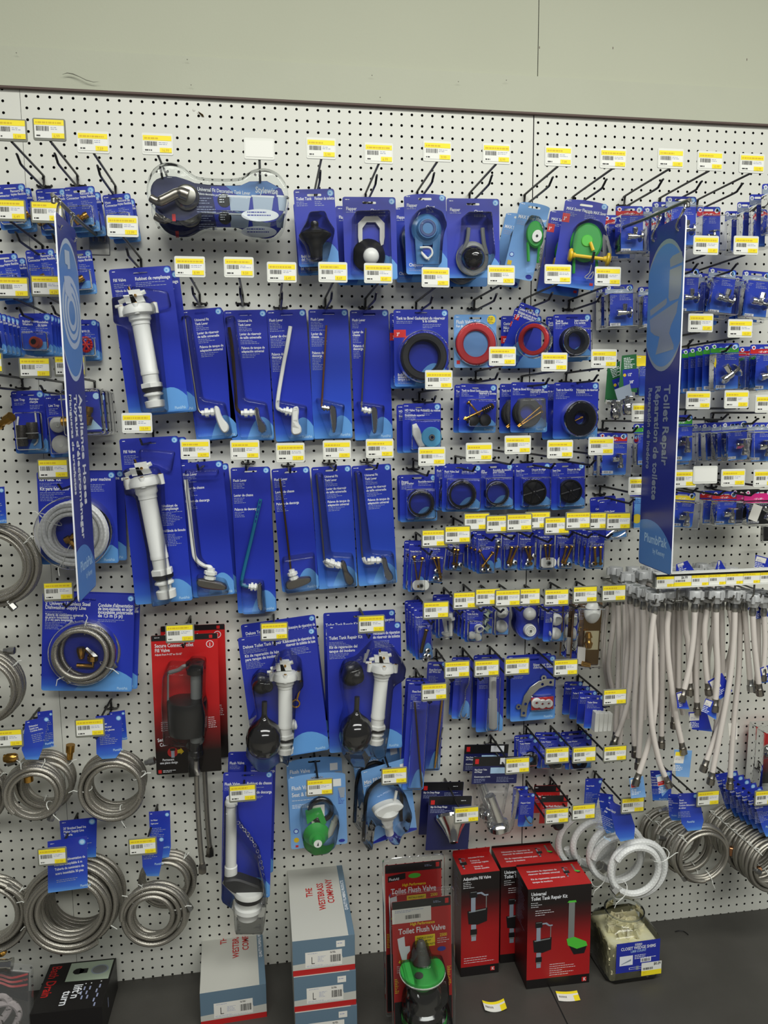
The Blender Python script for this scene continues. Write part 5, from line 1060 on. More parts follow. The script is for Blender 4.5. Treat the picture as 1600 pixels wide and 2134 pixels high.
m = M(); cx, cz = p.L(1150, 1500); R0 = 4.0; x, z = p.L(1094, 1480)
arcp = [p.L(*q) for q in ((1083, 1491), (1084, 1470), (1090, 1448), (1103, 1430), (1120, 1418), (1138, 1413), (1153, 1413), (1152, 1428), (1138, 1427), (1122, 1433), (1108, 1446), (1099, 1464), (1096, 1480), (1095, 1492))]
m.prism(arcp, -.3, -.12, 'zinc', [circ(*p.L(*q), .16, 10) for q in ((1089, 1484), (1093, 1465), (1145, 1420), (1128, 1424))], .03)
for q in ((1131, 1411), (1079, 1471)): m.prism(circ(*p.L(*q), .3, 14), -.28, -.13, 'zinc', [circ(*p.L(*q), .12, 8)])
p.part('flange_plate', m)
m = M(); m.box(*(lambda a, b: (a[0], b[0]))(p.L(1104, 1454), p.L(1153, 1454)), -.15, -.05, *(lambda a, b: (b[1], a[1]))(p.L(1104, 1454), p.L(1104, 1479)), 'boxred'); 
for q, r in (((1116, 1463), .55), ((1128, 1465), .5), ((1141, 1464), .45)): m.ring(p.L(*q), r, r * .25, -.42, -.2, 'white', 20)
p.part('washers', m); p.rectblister(.42, .6, .94, .84, .6); p.stack([(-.1, 1.0, -.1)])
for i in range(4):
    x, y = 1222 - 15.2 * i, 1449 - 9.6 * i
    p = P('shim_pack', 'blue card with white ribbed shims, ' + ('nearest of the stepped row', 'second of the stepped row', 'third of the stepped row', 'furthest back of the stepped row')[i], 'shim pack', (x, y), (x + 38, y), (x - 1.4, y + 69), 6.6 - 1.7 * i, group='stepped shim cards')
    p.card('card_navy', [(.08, .24, .22, 'Toilet Shims')], [(.08, .28, .7, 3)], badge=True, logo=False)
    m = M(); a, b = p.L(x + 12, y + 30), p.L(x + 46, y + 70)
    for k in range(4): w_ = (b[0] - a[0]) / 4; m.box(a[0] + k * w_ + .02, a[0] + (k + 1) * w_ - .02, -.85 + .06 * k, -.04, b[1], a[1] - .05 * k, 'wax', .05)
    p.part('shim_block', m)
for i, (label, TL, TR, BL, d) in enumerate((('small blue card with black washer, left of three', (1080, 1541), (1120.6, 1538), (1080, 1597), 3), ('small blue card with dark ring, middle of three', (1123.8, 1534), (1177, 1534), (1122, 1601), 2.6), ('small blue card with dark ring, right of three', (1177.5, 1534), (1233, 1529), (1180, 1604), 2.6))):
    p = P('washer_pack', label, 'washer pack', TL, TR, BL, d); p.card('card_navy', [(.08, .2, .2, 'Toilet Washer')], [(.08, .24, .7, 6)], logo=False)
    x, z = p.L(TL[0] + (24, 32, 28)[i], BL[1] - 16); m = M(); m.ring((x, z), .85, .35, -.4, -.04, 'black', 24); p.part('washer', m); p.rectblister(.1, .5, .95, .97, .65); p.stack([(-.15, .9, .05)])
# hanging flanges and bagged tube
p = P('pipe_cover_pack', 'clear bag with chrome tube under black and blue header card', 'bagged tube', (986, 1577.5), (1080, 1576), (987, 1634), 4.5)
hd = lambda m, f: (f.rect(m, 0, 0, 1, .34, 'inkblack', .011), f.rect(m, .05, .08, .13, .26, 'inkred', .014), f.text(m, 'Pipe Cover Tube', .05, .5, .24), f.text(m, 'and Flange', .05, .58, .24), f.rect(m, .4, .4, .8, .62, 'pale', .014), f.rect(m, .6, .05, .9, .28, 'inkwhite', .014), f.text(m, 'Couvre-tuyau et bride', .05, .76, .24), f.bars(m, .05, .82, .35, 3), f.bars(m, .55, .76, .4, 4))
p.card('darknavy', [], [], badge=False, logo=False, arc=False, code=False, r=.05, slot=.4, extra=hd)
m = M(); bag = chaikin(p.poly([(990, 1632), (1080, 1632), (1072, 1680), (1064, 1722), (1040, 1732), (1010, 1726), (1004, 1690)]), 1)
m.lathe(p.X(1020, 1658, .9), p.X(1042, 1718, .9), [(0, .5), (.3, .52), (1, .56)], 'chrome', 20); m.lathe(p.X(1036, 1708, .9), p.X(1038, 1724, .7), [(0, .6), (.4, 1.1), (.9, 1.15), (1, .9)], 'chrome', 24); p.part('chrome_tube', m)
p.shell(bag, 1.6, 'clearbag', .25, -.2, 'plastic_bag'); p.stack([(-.3, 2.3, .3)])
p = P('flange_pack', 'black card with silver fan-shaped cone flange', 'flange pack', (894, 1660), (983.5, 1658.5), (891.6, 1772), 4.5)
p.card('darknavy', [], [], badge=False, logo=False, arc=False, code=False, r=.12, slot=.35, extra=lambda m, f: (f.rect(m, .01, .0, .99, .16, 'inkblack', .011), f.rect(m, .05, .07, .14, .15, 'inkred', .014), f.text(m, 'Slip On Deep Flange', .05, .21, .27), f.bars(m, .05, .24, .5, 3), f.bars(m, .55, .2, .4, 3), f.bars(m, .75, .08, .2, 1, 'inkwhite')))
m = M(); m.lathe(p.X(940, 1702, .2), p.X(945, 1756, 1.9), [(0, 1.75), (.12, 1.7), (.55, .95), (.9, .5), (1, .45)], 'chrome', 30); m.lathe(p.X(944.8, 1754, 1.85), p.X(945, 1756.5, 1.95), [(0, .3), (1, .3)], 'black', 16); p.part('cone_flange', m, smooth=20); p.stack([(-.25, 2.4, .35)])
p = P('clip_pack', 'small narrow blue card above red repair kit boxes', 'hardware pack', (1083, 1654), (1114.6, 1653), (1083, 1723), 4); p.card('card_navy', [(.1, .3, .2, 'Flapper Chain')], [(.1, .36, .7, 7)], logo=False)
m = M(); m.tube(spline([p.X(*q, .3) for q in ((1094, 1700), (1100, 1712), (1108, 1716), (1112, 1704))], 4), .07, 'steel', 6); p.part('clip', m); p.stack([(-.25, 1.4, .1)])
p = P('plunger_seal_pack', 'small red card with black header and black seal', 'hardware pack', (1128, 1658), (1184, 1657), (1128, 1716), 4); p.card('boxred', [(.08, .42, .26, 'Toilet Flush Mechanism')], [(.08, .5, .7, 3)], badge=False, logo=False, arc=False, r=.05, extra=lambda m, f: (f.rect(m, 0, 0, 1, .24, 'inkblack', .011), f.rect(m, .84, .05, .94, .2, 'inkred', .014)))
c = p.X(1161, 1716, .3); m = M(); m.lathe(c, c + V((0, -.6, 0)), [(0, .6), (.6, .6), (1, .35)], 'rubber', 18); p.part('black_seal', m); p.stack([(-.15, 1.8, .2)])
# ---------------------------------------------------------------- valve clamshells right of the centre
def valvepack(label, TL, TR, BL, d, band_='silverprint', turn=0, copies=(), s=.85, c=(.58, .68), top=.2, yaw=0, mat='card_royal', h=.9, valve=True, bandcol=None):
    p = P('valve_clamshell', label, 'valve pack', TL, TR, BL, d, yaw)
    def ex(m, f):
        f.rect(m, .01, .1, .99, top, band_, .013)
        f.text(m, '• 1/2" x 3/8" •', .5, top - .02, .24, 'inkwhite', .75, .5)
        f.disc(m, .14, .07, .2, 'inkwhite', .016); f.disc(m, .14, .07, .12, band_, .019); f.disc(m, .84, .09, .22, 'inkwhite', .016); f.disc(m, .84, .09, .14, 'steel', .019)
        f.rect(m, .06, .9, .55, .97, 'inkwhite', .014); f.barcode(m, .1, .91, .5, .96, 16)
    p.card(mat, [], [(.08, top + .06, .35, 6), (.52, top + .04, .4, 4)], extra=ex, arc=False, logo=False, badge=True, slot=.32)
    if valve:
        q = s_to_px(p, c); stopvalve(p, q, s, turn, h=.75)
    p.rectblister(-.02, top + .02, 1.02, 1.02, h * 1.45, .18, 'clear', .06)
    if copies: p.stack(copies)
    return p
def s_to_px(p, c):
    w = p.o + p.ex * ((c[0] - .5) * p.w) - p.ez * (c[1] * p.h) - p.ey * .75
    q = RC @ (w - CAM); return (800 + FPX * q.x / q.z, 1067 + FPX * q.y / q.z)
valvepack('red banded valve pack just right of the yellow pinned flapper', (1282.7, 429.5), (1340, 429.5), (1276, 528), 4.5, 'boxred', 0, [(-.25, 2.2, -.3)])
valvepack('grey banded valve pack hung low behind the toilet sign top', (1348, 439), (1392, 441), (1338, 530), 2.0, copies=())
p = valvepack('clear fronted valve pack standing highest behind toilet sign', (1387, 409), (1451, 410), (1382, 516), 6.2, 'silverprint', 0, [(-.5, 1.6, -.1), (-.7, 3.0, -.2)])
valvepack('red banded valve pack right of the toilet sign, top row', (1452, 431), (1501, 431), (1437, 527), 3.2, 'boxred', 90, s=.8)
valvepack('grey banded valve pack, lowest of the stepped top-right packs', (1511, 440), (1542, 440), (1505, 531), 2.2, valve=False)
valvepack('grey banded valve pack, second of the stepped top-right packs', (1536.4, 421), (1568, 421), (1535, 530), 3.6, valve=False)
valvepack('grey banded valve pack, third of the stepped top-right packs', (1562, 405), (1596, 405), (1558, 520), 5, valve=False)
valvepack('valve pack nearest the top right corner, cut by picture edge', (1588, 383), (1640, 383), (1584, 490), 6.5)
valvepack('chrome valve pack hung alone under the red banded pack', (1260, 593.7), (1319, 592.5), (1255.4, 682.7), 2.4, copies=[(-.3, 1.3, -.1)])
valvepack('valve pack peeping out left of the toilet sign, second row', (1330.6, 598), (1375, 597), (1322.5, 684), 2.6, copies=[(.6, 1.4, .2)])
valvepack('valve pack half hidden by the right edge of toilet sign', (1405, 559), (1456.6, 560), (1400, 651.5), 3.4)
valvepack('tilted valve pack with chrome valve right of toilet sign', (1477.4, 556.7), (1534.8, 563.6), (1457.8, 651.5), 4.2, 'silverprint', -12, [(-.35, 1.6, -.25), (.2, 2.8, -.6)], 1.0)
valvepack('tilted valve pack cut by the right edge, second row', (1548, 562.5), (1606, 568), (1528, 660.7), 4.2, 'silverprint', -10, [(.1, 1.6, -.3)], 1.0)
valvepack('green banded valve pack with bright angled chrome valve', (1480, 716), (1540, 714.7), (1480, 813), 6.6, 'inkgreen', 35, [(-.14, 1.05, -.05), (-.28, 2.1, -.1), (-.42, 3.15, -.15), (-.56, 4.2, -.2), (-.7, 5.2, -.25)], 1.1)
valvepack('red banded valve pack by right edge, third row', (1563, 718), (1618, 717), (1563, 814), 5.4, 'boxred', 10, [(-.3, 1.4, -.1), (-.6, 2.8, -.2)], 1.0)
p = P('valve_clamshell', 'yellow topped valve card beside left edge of toilet sign', 'valve pack', (1326, 740), (1372, 740), (1328, 828), 3); p.card('card_royal', [], [(.1, .3, .5, 6)], extra=lambda m, f: f.rect(m, .01, .01, .99, .26, 'inkyellow', .011), arc=False, logo=False); p.rectblister(0, .25, 1, 1, .9)
# loose valves on green and purple tags
def tagvalve(label, q, d, vb):
    p = P('tagged_valve', label, 'valve', q[0], d=d)
    m = M(); pl = p.poly([q[0], q[2], q[3], q[1]]); m.prism(pl, 0, .03, 'taggreen'); o = p.X(*q[0]); e = (p.X(*q[1]) - o); dn = p.X(*q[2]) - o
    f = Fr(o, e.normalized(), (dn - e.normalized() * dn.dot(e.normalized())).normalized(), e.length, dn.length)
    f.rect(m, -.02, .42, 1.08, .99, 'navy', .012); f.text(m, '1/2"', .3, .62, .4, 'inkwhite', .7, 0, 0, .02); f.text(m, '3/8"', .4, .84, .4, 'inkwhite', .7, 0, 0, .02); f.bars(m, .1, .08, .8, 7, 'inkwhite', .16, .07); f.disc(m, .1, .58, .16, 'inkorange', .02); p.part('tag_card', m)
    a = p.X(*vb, .5); m = M(); m.lathe(a + V((-.15, 0, .9)), a + V((0, 0, .1)), [(0, .3), (.4, .3), (.5, .4), (1, .4)], 'chrome', 12); m.lathe(a + V((0, 0, .15)), a + V((.1, -.1, -.95)), [(0, .5), (.1, .6), (.85, .6), (1, .45)], 'chrome', 8); m.lathe(a + V((.1, -.1, -.9)), a + V((.1, -.1, -.97)), [(0, .36), (1, .36)], 'black', 14); m.tube([a + V((-.9, 0, .75)), a + V((.5, 0, .75))], .25, 'chrome', 10); p.part('valve_body', m)
    return p
p = tagvalve('chrome valve on green and purple tag, front one with grey label', [(1296, 741), (1326, 738), (1289, 812), (1327, 818)], 3.6, (1306, 844))
m = M(); m.prism(p.poly([(1280, 812), (1312, 800), (1317, 824), (1287, 836)], .7), -.75, -.7, 'silverprint'); p.part('grey_label', m)
tagvalve('chrome valve on green and purple tag, rear one', [(1266, 762), (1292, 752), (1260, 838), (1290, 845)], 2.0, (1280, 853))
valvepack('red banded valve pack, lower left of the toilet sign', (1247, 902), (1307.5, 902), (1242.7, 990), 2.6, 'boxred', 90, [(-.25, 1.4, -.1)], .9, (.68, .62))
valvepack('green banded valve pack tucked behind left edge of toilet sign', (1320, 883.5), (1376, 882), (1318, 969), 2.4, 'inkgreen', 90)
valvepack('green banded valve pack right of the toilet sign, fourth row', (1396, 866), (1442.7, 864), (1392, 962), 4.4, 'inkgreen', 90, [(.65, 1.6, -.5)], 1.0, (.6, .6))
valvepack('grey banded valve pack with upright valve, front of fourth row', (1503, 881), (1556, 876.6), (1496, 962), 6, 'silverprint', 90, [(-.25, 1.4, -.1), (-.5, 2.8, -.15), (-.7, 4.1, -.2)], 1.0, (.72, .62))
valvepack('grey banded valve pack by the right edge, fourth row', (1556, 881), (1610, 880), (1554, 962), 4.6, 'silverprint', 90, [(-.3, 1.5, -.1)], 1.0, (.68, .62))
p = P('cable_pack', 'blue cable card with shiny steel loop behind price tags', 'cable pack', (1247, 1043), (1301.7, 1037), (1262, 1126), 3.2); p.card('card_navy', [(.2, .32, .24, 'Cable Saver')], [(.2, .37, .5, 3), (.2, .48, .6, 3)], slot=.4, logo=False, badge=False)
m = M(); m.tube(spline([p.X(*q, .4) for q in ((1262, 1118), (1278, 1106), (1300, 1098), (1304, 1108), (1282, 1120), (1268, 1112), (1296, 1104))], 5), .1, 'chrome', 8); p.part('steel_cable', m); p.rectblister(.1, .7, .97, .97, .8); p.stack([(-.3, 1.5, .1)])
valvepack('yellow banded valve pack right of the toilet sign, bottom row', (1396, 1024), (1449.7, 1027), (1392, 1097), 3, 'inkyellow', 90, (), .95, (.62, .7), .22)
valvepack('red banded valve pack, bottom valve row', (1484, 1024.6), (1536, 1024.6), (1475, 1093), 4.4, 'boxred', 90, [(-.45, 1.5, -.05)], .95, (.68, .66), .22)
pbr('magenta', (200, 40, 120), .4)
p = valvepack('magenta banded dark valve pack with white sticker', (1550, 1022), (1612, 1020), (1539, 1094), 5, 'magenta', 60, [(-.4, 1.6, -.1)], .95, (.75, .62), .3, mat='inkblack')
m = M(); m.prism(p.poly([(1570, 1049), (1588, 1056), (1576, 1088), (1558, 1081)], 1.35), -1.4, -1.36, 'paper'); p.part('white_sticker', m)
p = P('light_blue_clamshell', 'pale blue and yellow clamshell left of the toilet sign', 'valve pack', (1313, 1024.6), (1345, 1024), (1312, 1100), 2.4); p.card('sky', [], [(.1, .2, .7, 4, 'navy')], arc=False, logo=False, badge=False, extra=lambda m, f: (f.rect(m, 0, 0, 1, .14, 'navy'), f.disc(m, .5, .75, .5, 'inkyellow'))); p.rectblister(-.03, .1, 1.03, 1.02, 1.2)
p = P('black_gauge', 'black gadget in clear pack cut by the right edge', 'valve pack', (1590, 1095), (1615, 1094), (1590, 1128), 2.5); p.card('inkblack', [], [], arc=False, logo=False, badge=False, slot=0, code=False); p.rectblister(-.2, -.05, 1.1, 1.1, .8)

# ---------------------------------------------------------------- white supply hoses on their rack
RD = 11.3
railL, railR = at(1365, 1211, RD), at(1600, 1198, RD)
zr = railL.z; x0 = railL.x; x1 = railR.x + 14
t = thing('hose_rack', 'wall rack with label rail carrying the white supply hoses', 'rack', tm(V((x0, 0, zr))))
m = M(); W = x1 - x0; m.box(0, W, -RD + .0, -RD + .5, -.62, .62, 'greyplastic'); m.box(0, W, -RD - .18, -RD + .55, .62, .72, 'white'); m.box(0, W, -RD - .18, -RD, -.7, -.6, 'white'); m.box(0, W, -RD - .08, -RD, .42, .62, 'inkblack'); build('label_rail', m, t)
f = Fr((0, -RD - .03, .42), (1, 0, 0), (0, 0, -1), W, 1.02)
for i in range(int(W / 1.75)):
    m = M(); u0, u1 = (.12 + i * 1.75) / W, (.12 + i * 1.75 + 1.72) / W
    f.rect(m, u0, .02, u1, .98, 'labelwhite', .01)
    if i == 1: f.rect(m, u0, .62, u1, .98, 'labelyellow', .015); f.text(m, '$6.99', u0 + .7 / W, .3, .36, 'inkblack'); f.barcode(m, u0 + .1 / W, .4, u0 + 1.1 / W, .58, 20)
    else:
        f.rect(m, u0, .02, u1, .28, 'labelyellow', .015); f.rect(m, u0 + 1.05 / W, .72, u1, .98, 'labelyellow', .015); f.bars(m, u0 + .05 / W, .1, 1.5 / W, 1, 'inkorange', th=.1, lift=.02); f.barcode(m, u0 + .1 / W, .36, u0 + .8 / W, .62, 16); f.text(m, ('5.99', '6.99', '6.29', '7.49', '5.49')[i % 5], u0 + 1.1 / W, .96, .26, 'inkorange', .9, lift=.02)
    build('price_label', m, t)
hx = [at(q, 1255, RD).x for q in (1371, 1411, 1451, 1491, 1531, 1571, 1611)]
for x in hx:
    m = M(); X = x - x0; m.tube([(X, -RD + .1, -.6), (X, -RD + .1, -2.0)], .09, 'hooklight', 6)
    for s_ in (-.42, .42): m.tube([(X + s_, .1, -2.1), (X + s_, -RD - .2, -2.1), (X + s_, -RD - .45, -1.6)], .09, 'hooklight', 6)
    m.tube([(X - .5, -RD + .1, -2.0), (X + .5, -RD + .1, -2.0)], .09, 'hooklight', 6); m.tube([(X - .5, -.15, -2.1), (X + .5, -.15, -2.1)], .12, 'hooklight', 6); build('hook', m, t)
def dfor(px, py, X):
    r = ray(px, py); y = CAM.y + r.y * ((X - CAM.x) / r.x); return max(.6, min(-y, RD - .3))
hoses = [(0, [(1268, 1258), (1258, 1311), (1258, 1369), (1269, 1441)]), (0, [(1288, 1253), (1289, 1334), (1287, 1427), (1282, 1531)]), (0, [(1302, 1251), (1302, 1334), (1300, 1427), (1290, 1560)]), (0, [(1313, 1251), (1318, 1311), (1316, 1381), (1304, 1479), (1282, 1540)]), (0, [(1326, 1256), (1328, 1311), (1325, 1404), (1320, 1500), (1322, 1560)]), (0, [(1340, 1262), (1341, 1311), (1339, 1404), (1335, 1500), (1330, 1585)]),
    (0, [(1356, 1266), (1362, 1311), (1366, 1400), (1364, 1479), (1353, 1544), (1329, 1618)]), (0, [(1364, 1272), (1357, 1323), (1352, 1404), (1355, 1479), (1361, 1531), (1374, 1589), (1388, 1623)]),
    (1, [(1378, 1265), (1379, 1350), (1379, 1440), (1378, 1540)]), (1, [(1394, 1267), (1389.6, 1311), (1393, 1380), (1406, 1479), (1421, 1553)]), (2, [(1406, 1263), (1403, 1334), (1405, 1400), (1404, 1500)]), (2, [(1416, 1265), (1415, 1350), (1414, 1440)]), (2, [(1427, 1263), (1429, 1311), (1434, 1346), (1437, 1430)]), (2, [(1447, 1267), (1445, 1323), (1436, 1392), (1424, 1443)]),
    (3, [(1462, 1269), (1455, 1334), (1451, 1404), (1452, 1470)]), (3, [(1475, 1265), (1468, 1311), (1470, 1381), (1475, 1430)]), (3, [(1492, 1267), (1492.5, 1334), (1495, 1404), (1490, 1464)]), (4, [(1503, 1263), (1505, 1358), (1501, 1440), (1490, 1530)]), (4, [(1519, 1263), (1526, 1311), (1522, 1381), (1508, 1480), (1470, 1590)]), (4, [(1531, 1267), (1529, 1334), (1520, 1420), (1500, 1530), (1483, 1616)]),
    (5, [(1542, 1269), (1542, 1311), (1539, 1404), (1531, 1480), (1525, 1552), (1521, 1626)]), (5, [(1551, 1265), (1556, 1334), (1563, 1422)]), (5, [(1568, 1275), (1572, 1346), (1581.5, 1431)]), (6, [(1579, 1265), (1580, 1350), (1577, 1425)]), (6, [(1591, 1276), (1594, 1340), (1590, 1400)])]
def hosepaper(p, q, mat):
    m = M(); h = .45; pl = p.poly([q[0], q[2], q[3], q[1]], h)
    m.prism(pl, -h, -h + .03, mat, side='paper'); o = p.X(*q[0], h); e = p.X(*q[1], h) - o; dn = p.X(*q[2], h) - o; eu = e.normalized(); dn = dn - eu * dn.dot(eu)
    f = Fr(o, eu, dn.normalized(), e.length, dn.length)
    if mat == 'paper': f.barcode(m, .2, .72, .5, .92, 10); f.poly(m, [(.7, .1), (.9, .15), (.85, .8), (.68, .7)], 'navy')
    else:
        f.rect(m, .08, .08, .62, .5, 'paper'); f.bars(m, .14, .3, .4, 2, 'inkgrey', lift=.02); f.bars(m, .1, .58, .7, 4, 'inkwhite', .16, .07)
        if mat == 'card_sky': f.rect(m, .1, .3 if p.label.endswith('tag') is False else .08, .6, .48 if p.label.endswith('tag') is False else .22, 'inkred' if 'bending' in p.label else 'inkyellow', .016)
    p.part('tag_card', m)
HT_ = {6: ([(1311, 1622), (1340, 1617), (1315, 1664), (1346, 1661)], 'card_sky'), 7: ([(1366, 1616), (1392, 1610), (1380, 1660), (1398, 1640)], 'card_sky'), 9: ([(1405, 1562), (1442, 1564), (1408, 1618), (1436, 1620)], 'card_sky'), 13: ([(1409, 1444), (1424, 1440), (1411, 1476), (1436, 1478)], 'card_navy'), 14: ([(1434, 1484), (1472, 1482), (1442, 1520), (1484, 1525)], 'card_navy'), 16: ([(1470, 1455), (1494, 1464), (1462, 1482), (1492, 1500)], 'card_royal'), 18: ([(1474, 1420), (1504, 1402), (1500, 1458), (1526, 1440)], 'card_navy'), 20: ([(1517, 1508), (1536, 1506), (1519, 1543), (1536, 1541)], 'paper'), 24: ([(1583, 1392), (1606, 1384), (1586, 1424), (1610, 1420)], 'card_navy'), 23: ([(1556, 1268), (1590, 1252), (1576, 1290), (1604, 1284)], 'card_navy')}
pos = ['farthest left', 'second from left', 'third from left', 'fourth from left', 'fifth from left', 'sixth from left', 'front left, bending towards lower left', 'front left, bending towards lower right', 'behind the front left pair, straight', 'long slanting to a pale blue tag', 'straight, behind the slanting one', 'straight short, dim, centre rear', 'kinked short, centre rear', 'slanting left to a blue tag, centre', 'front centre left, ending at a blue tag', 'slightly curved between two front centre hoses', 'front centre right, straightest', 'dim rear, right of the straightest', 'long rear, sweeping left at the bottom', 'long, ending just above the tag stack', 'frontmost right, longest, with white barcode tag', 'short with brass nut, right group', 'short slanting with dark nut, right group', 'short straight, near the right edge', 'rightmost at the picture edge']
for i, (k, pts) in enumerate(hoses):
    d = dfor(pts[0][0], pts[0][1], hx[k])
    p = P('supply_hose', 'white braided supply hose, ' + pos[i], 'hose', pts[0], d=d, group='white supply hoses')
    pp = [p.X(q[0], q[1], .12 * j) for j, q in enumerate(pts)]
    m = M(); m.tube(spline(pp, 8), .27, 'whitebraid', 10); p.part('hose', m)
    m = M(); m.lathe((0, 0, .45), (0, 0, -.35), [(0, .26), (.3, .3), (.55, .34), (.8, .31), (1, .29)], 'steel', 12); p.part('top_ferrule', m)
    m = M(); m.lathe((0, 0, 1.75), (0, 0, .5), [(0, .62), (.1, .72), (.5, .76), (.55, .62), (1, .45)], 'nutgrey', 8); m.lathe((0, 0, 1.77), (0, 0, 1.75), [(0, .42), (1, .42)], 'greyplastic', 14)
    for a in range(4): c_, s_ = cos(a * pi / 2 + .4 * i), sin(a * pi / 2 + .4 * i); m.lathe((.72 * c_, .72 * s_, 1.7), (.72 * c_, .72 * s_, .95), [(0, .18), (1, .2)], 'nutgrey', 6)
    p.part('wing_nut', m)
    e = pp[-1]; dn = (pp[-1] - pp[-2]).normalized()
    m = M(); m.lathe(e - dn * .35, e + dn * .95, [(0, .29), (.4, .31), (.42, .33), (.5, .28), (.52, .38), (.95, .38), (1, .3)], 'nickel' if i != 21 else 'zinc', 8); p.part('end_nut', m)
    if i in HT_: hosepaper(p, *HT_[i])
# wing nuts of the many hoses behind, seen only from above on the hooks
# hose tags pushed up above the rail
for i, (q, d) in enumerate((([(1409, 1176), (1432, 1168), (1408, 1190), (1446, 1188)], 5), ([(1496, 1168), (1502, 1168), (1490, 1186), (1512, 1186)], 5), ([(1574, 1156), (1612, 1166), (1572, 1182), (1612, 1182)], 5))):
    p = P('loose_hose_tag', 'blue folded hose tag sticking up behind the label rail, ' + ('left', 'middle', 'right')[i] + ' one', 'tag', q[0], d=d)
    hosepaper(p, q, 'card_navy')
# extra hoses further back on the hooks, mostly hidden
rn = random.Random(21)
for i in range(14):
    k = i % 7; d = (2.2, 4.6)[i // 7] + rn.uniform(-.3, .3); X = hx[k] + rn.uniform(-.1, .1); L_ = rn.uniform(9, 15)
    o_ = V((X, -d, railL.z - 2.3)); p = P.__new__(P); p.o, p.ex, p.ey, p.ez, p.label, p.d = o_, V((1, 0, 0)), V((0, 1, 0)), V((0, 0, 1)), '', d
    p.root = thing('supply_hose', 'dim white supply hose far back on the rack, hook %s, %s' % (('one', 'two', 'three', 'four', 'five', 'six', 'seven')[k], ('rear', 'middle')[i // 7]), 'hose', tm(o_), 'white supply hoses')
    m = M(); m.tube(spline([V((0, 0, 0)), V((rn.uniform(-.4, .4), -.1, -L_ * .35)), V((rn.uniform(-.8, .6), -.3, -L_ * .7)), V((rn.uniform(-1.2, .8), -.4, -L_))], 8), .27, 'whitebraid', 9); p.part('hose', m)
    m = M(); m.lathe((0, 0, 1.75), (0, 0, .0), [(0, .62), (.1, .72), (.4, .76), (.5, .6), (.7, .4), (1, .3)], 'nutgrey', 8)
    for a in range(4): c_, s_ = cos(a * pi / 2 + .5 * i), sin(a * pi / 2 + .5 * i); m.lathe((.72 * c_, .72 * s_, 1.7), (.72 * c_, .72 * s_, .95), [(0, .18), (1, .2)], 'nutgrey', 6)
    p.part('wing_nut', m)
# ---------------------------------------------------------------- looped hoses at lower right
def whitecoil(label, c, d, R, seed, tag, ends):
    return steelcoil(label, c, d, R, 2, .36, tag, ['Faucet Supply', 'Line'], seed, ends, 'whitetube', (.5, 4.0), 1.0, 'white looped hoses', 2.1, 'looped_hose')
whitecoil('white looped hose nearest, with big blue tag', (1323, 1806), 7, 2.8, 31, [(1267, 1667), (1312, 1688), (1283, 1738), (1323, 1722), (1293, 1754), (1321, 1748)], [(1291, 1846, 215)])
whitecoil('white looped hose, second, half hidden by the nearest', (1278, 1782), 5, 2.8, 32, [(1246, 1652), (1276, 1656), (1256, 1722), (1286, 1722), (1264, 1737), (1280, 1735)], [(1246, 1800, -40)])
whitecoil('white looped hose, rearmost, mostly hidden beside the red boxes', (1226, 1754), 2.6, 2.7, 33, [(1220, 1623), (1256, 1622), (1216, 1690), (1240, 1690)], [])
def sc2(label, c, d, seed, tag=None, R=2.55, ends=(), turns=4, titles=('Faucet', 'Supply Line', "Conduite d'alimentation", 'du robinet')):
    return steelcoil(label, c, d, R, turns, .2, tag, list(titles), seed, ends, 'ssbraid', (2.4, -1.2), .5, 'steel looped hoses')
sc2('steel looped hose with big blue tag, nearest of its hook', (1457, 1776), 7.2, 41, [(1413, 1654), (1455, 1652), (1420, 1716), (1466, 1710), (1433, 1732), (1461, 1729)], ends=[(1418, 1818, -60)], R=2.8)
sc2('steel looped hose behind the nearest, tag partly hidden', (1428, 1762), 5, 42, [(1392, 1654), (1420, 1656), (1394, 1700), (1420, 1700), (1400, 1710), (1418, 1710)], ends=[(1386, 1748, 160)])
sc2('steel looped hose, third on its hook, left side', (1404, 1744), 3.2, 43, [(1355, 1606), (1400, 1606), (1360, 1668), (1398, 1668)], ends=[(1372, 1690, 20)])
sc2('steel looped hose, deepest on its hook, dim', (1380, 1728), 1.6, 44, turns=3, R=2.4)
# heap at the right edge: tags edge-on, coils below
hp = ['frontmost', 'second', 'third', 'fourth', 'fifth', 'sixth', 'rearmost']
for i in range(7):
    s_ = i / 6; cx, cy = 1608 - 92 * s_, 1800 - 78 * s_; d = 7.4 - 5.6 * s_
    tx, ty = 1568 - 78 * s_, 1664 - 50 * s_
    tg = [(tx, ty), (tx + 46, ty - 8), (tx + 20, ty + 62), (tx + 62, ty + 54), (tx + 28, ty + 80), (tx + 60, ty + 76)]
    sc2('steel looped hose in the heap at the right edge, ' + hp[i], (cx, cy), d, 50 + i, tg, 2.6, [(cx - 40 + (i % 3) * 14, cy + 10 + (i * 17) % 40, -30 + 40 * (i % 4), 'copper' if i % 2 else 'steel')], 3, ('Faucet', 'Supply Line'))
p = P('red_clamshell', 'red and black clamshell with chrome part at the right edge', 'plumbing pack', (1579, 1518), (1640, 1514), (1571, 1634), 3); p.card('card_red', [], [(.1, .5, .3, 4)], badge=False, logo=False, arc=False, slot=.4, extra=lambda m, f: f.rect(m, 0, 0, 1, .08, 'inkblack', .012)); m = M(); m.sphere(p.X(1600, 1564, .7), .75, 'chrome', .8); m.lathe(p.X(1590, 1566, .7), p.X(1620, 1568, .7), [(0, .3), (1, .3)], 'chrome', 12); p.part('chrome_part', m); p.rectblister(-.03, -.02, 1.03, 1.03, 1.6, .2, 'clearthick'); p.stack([(.4, 2.0, -.2)])
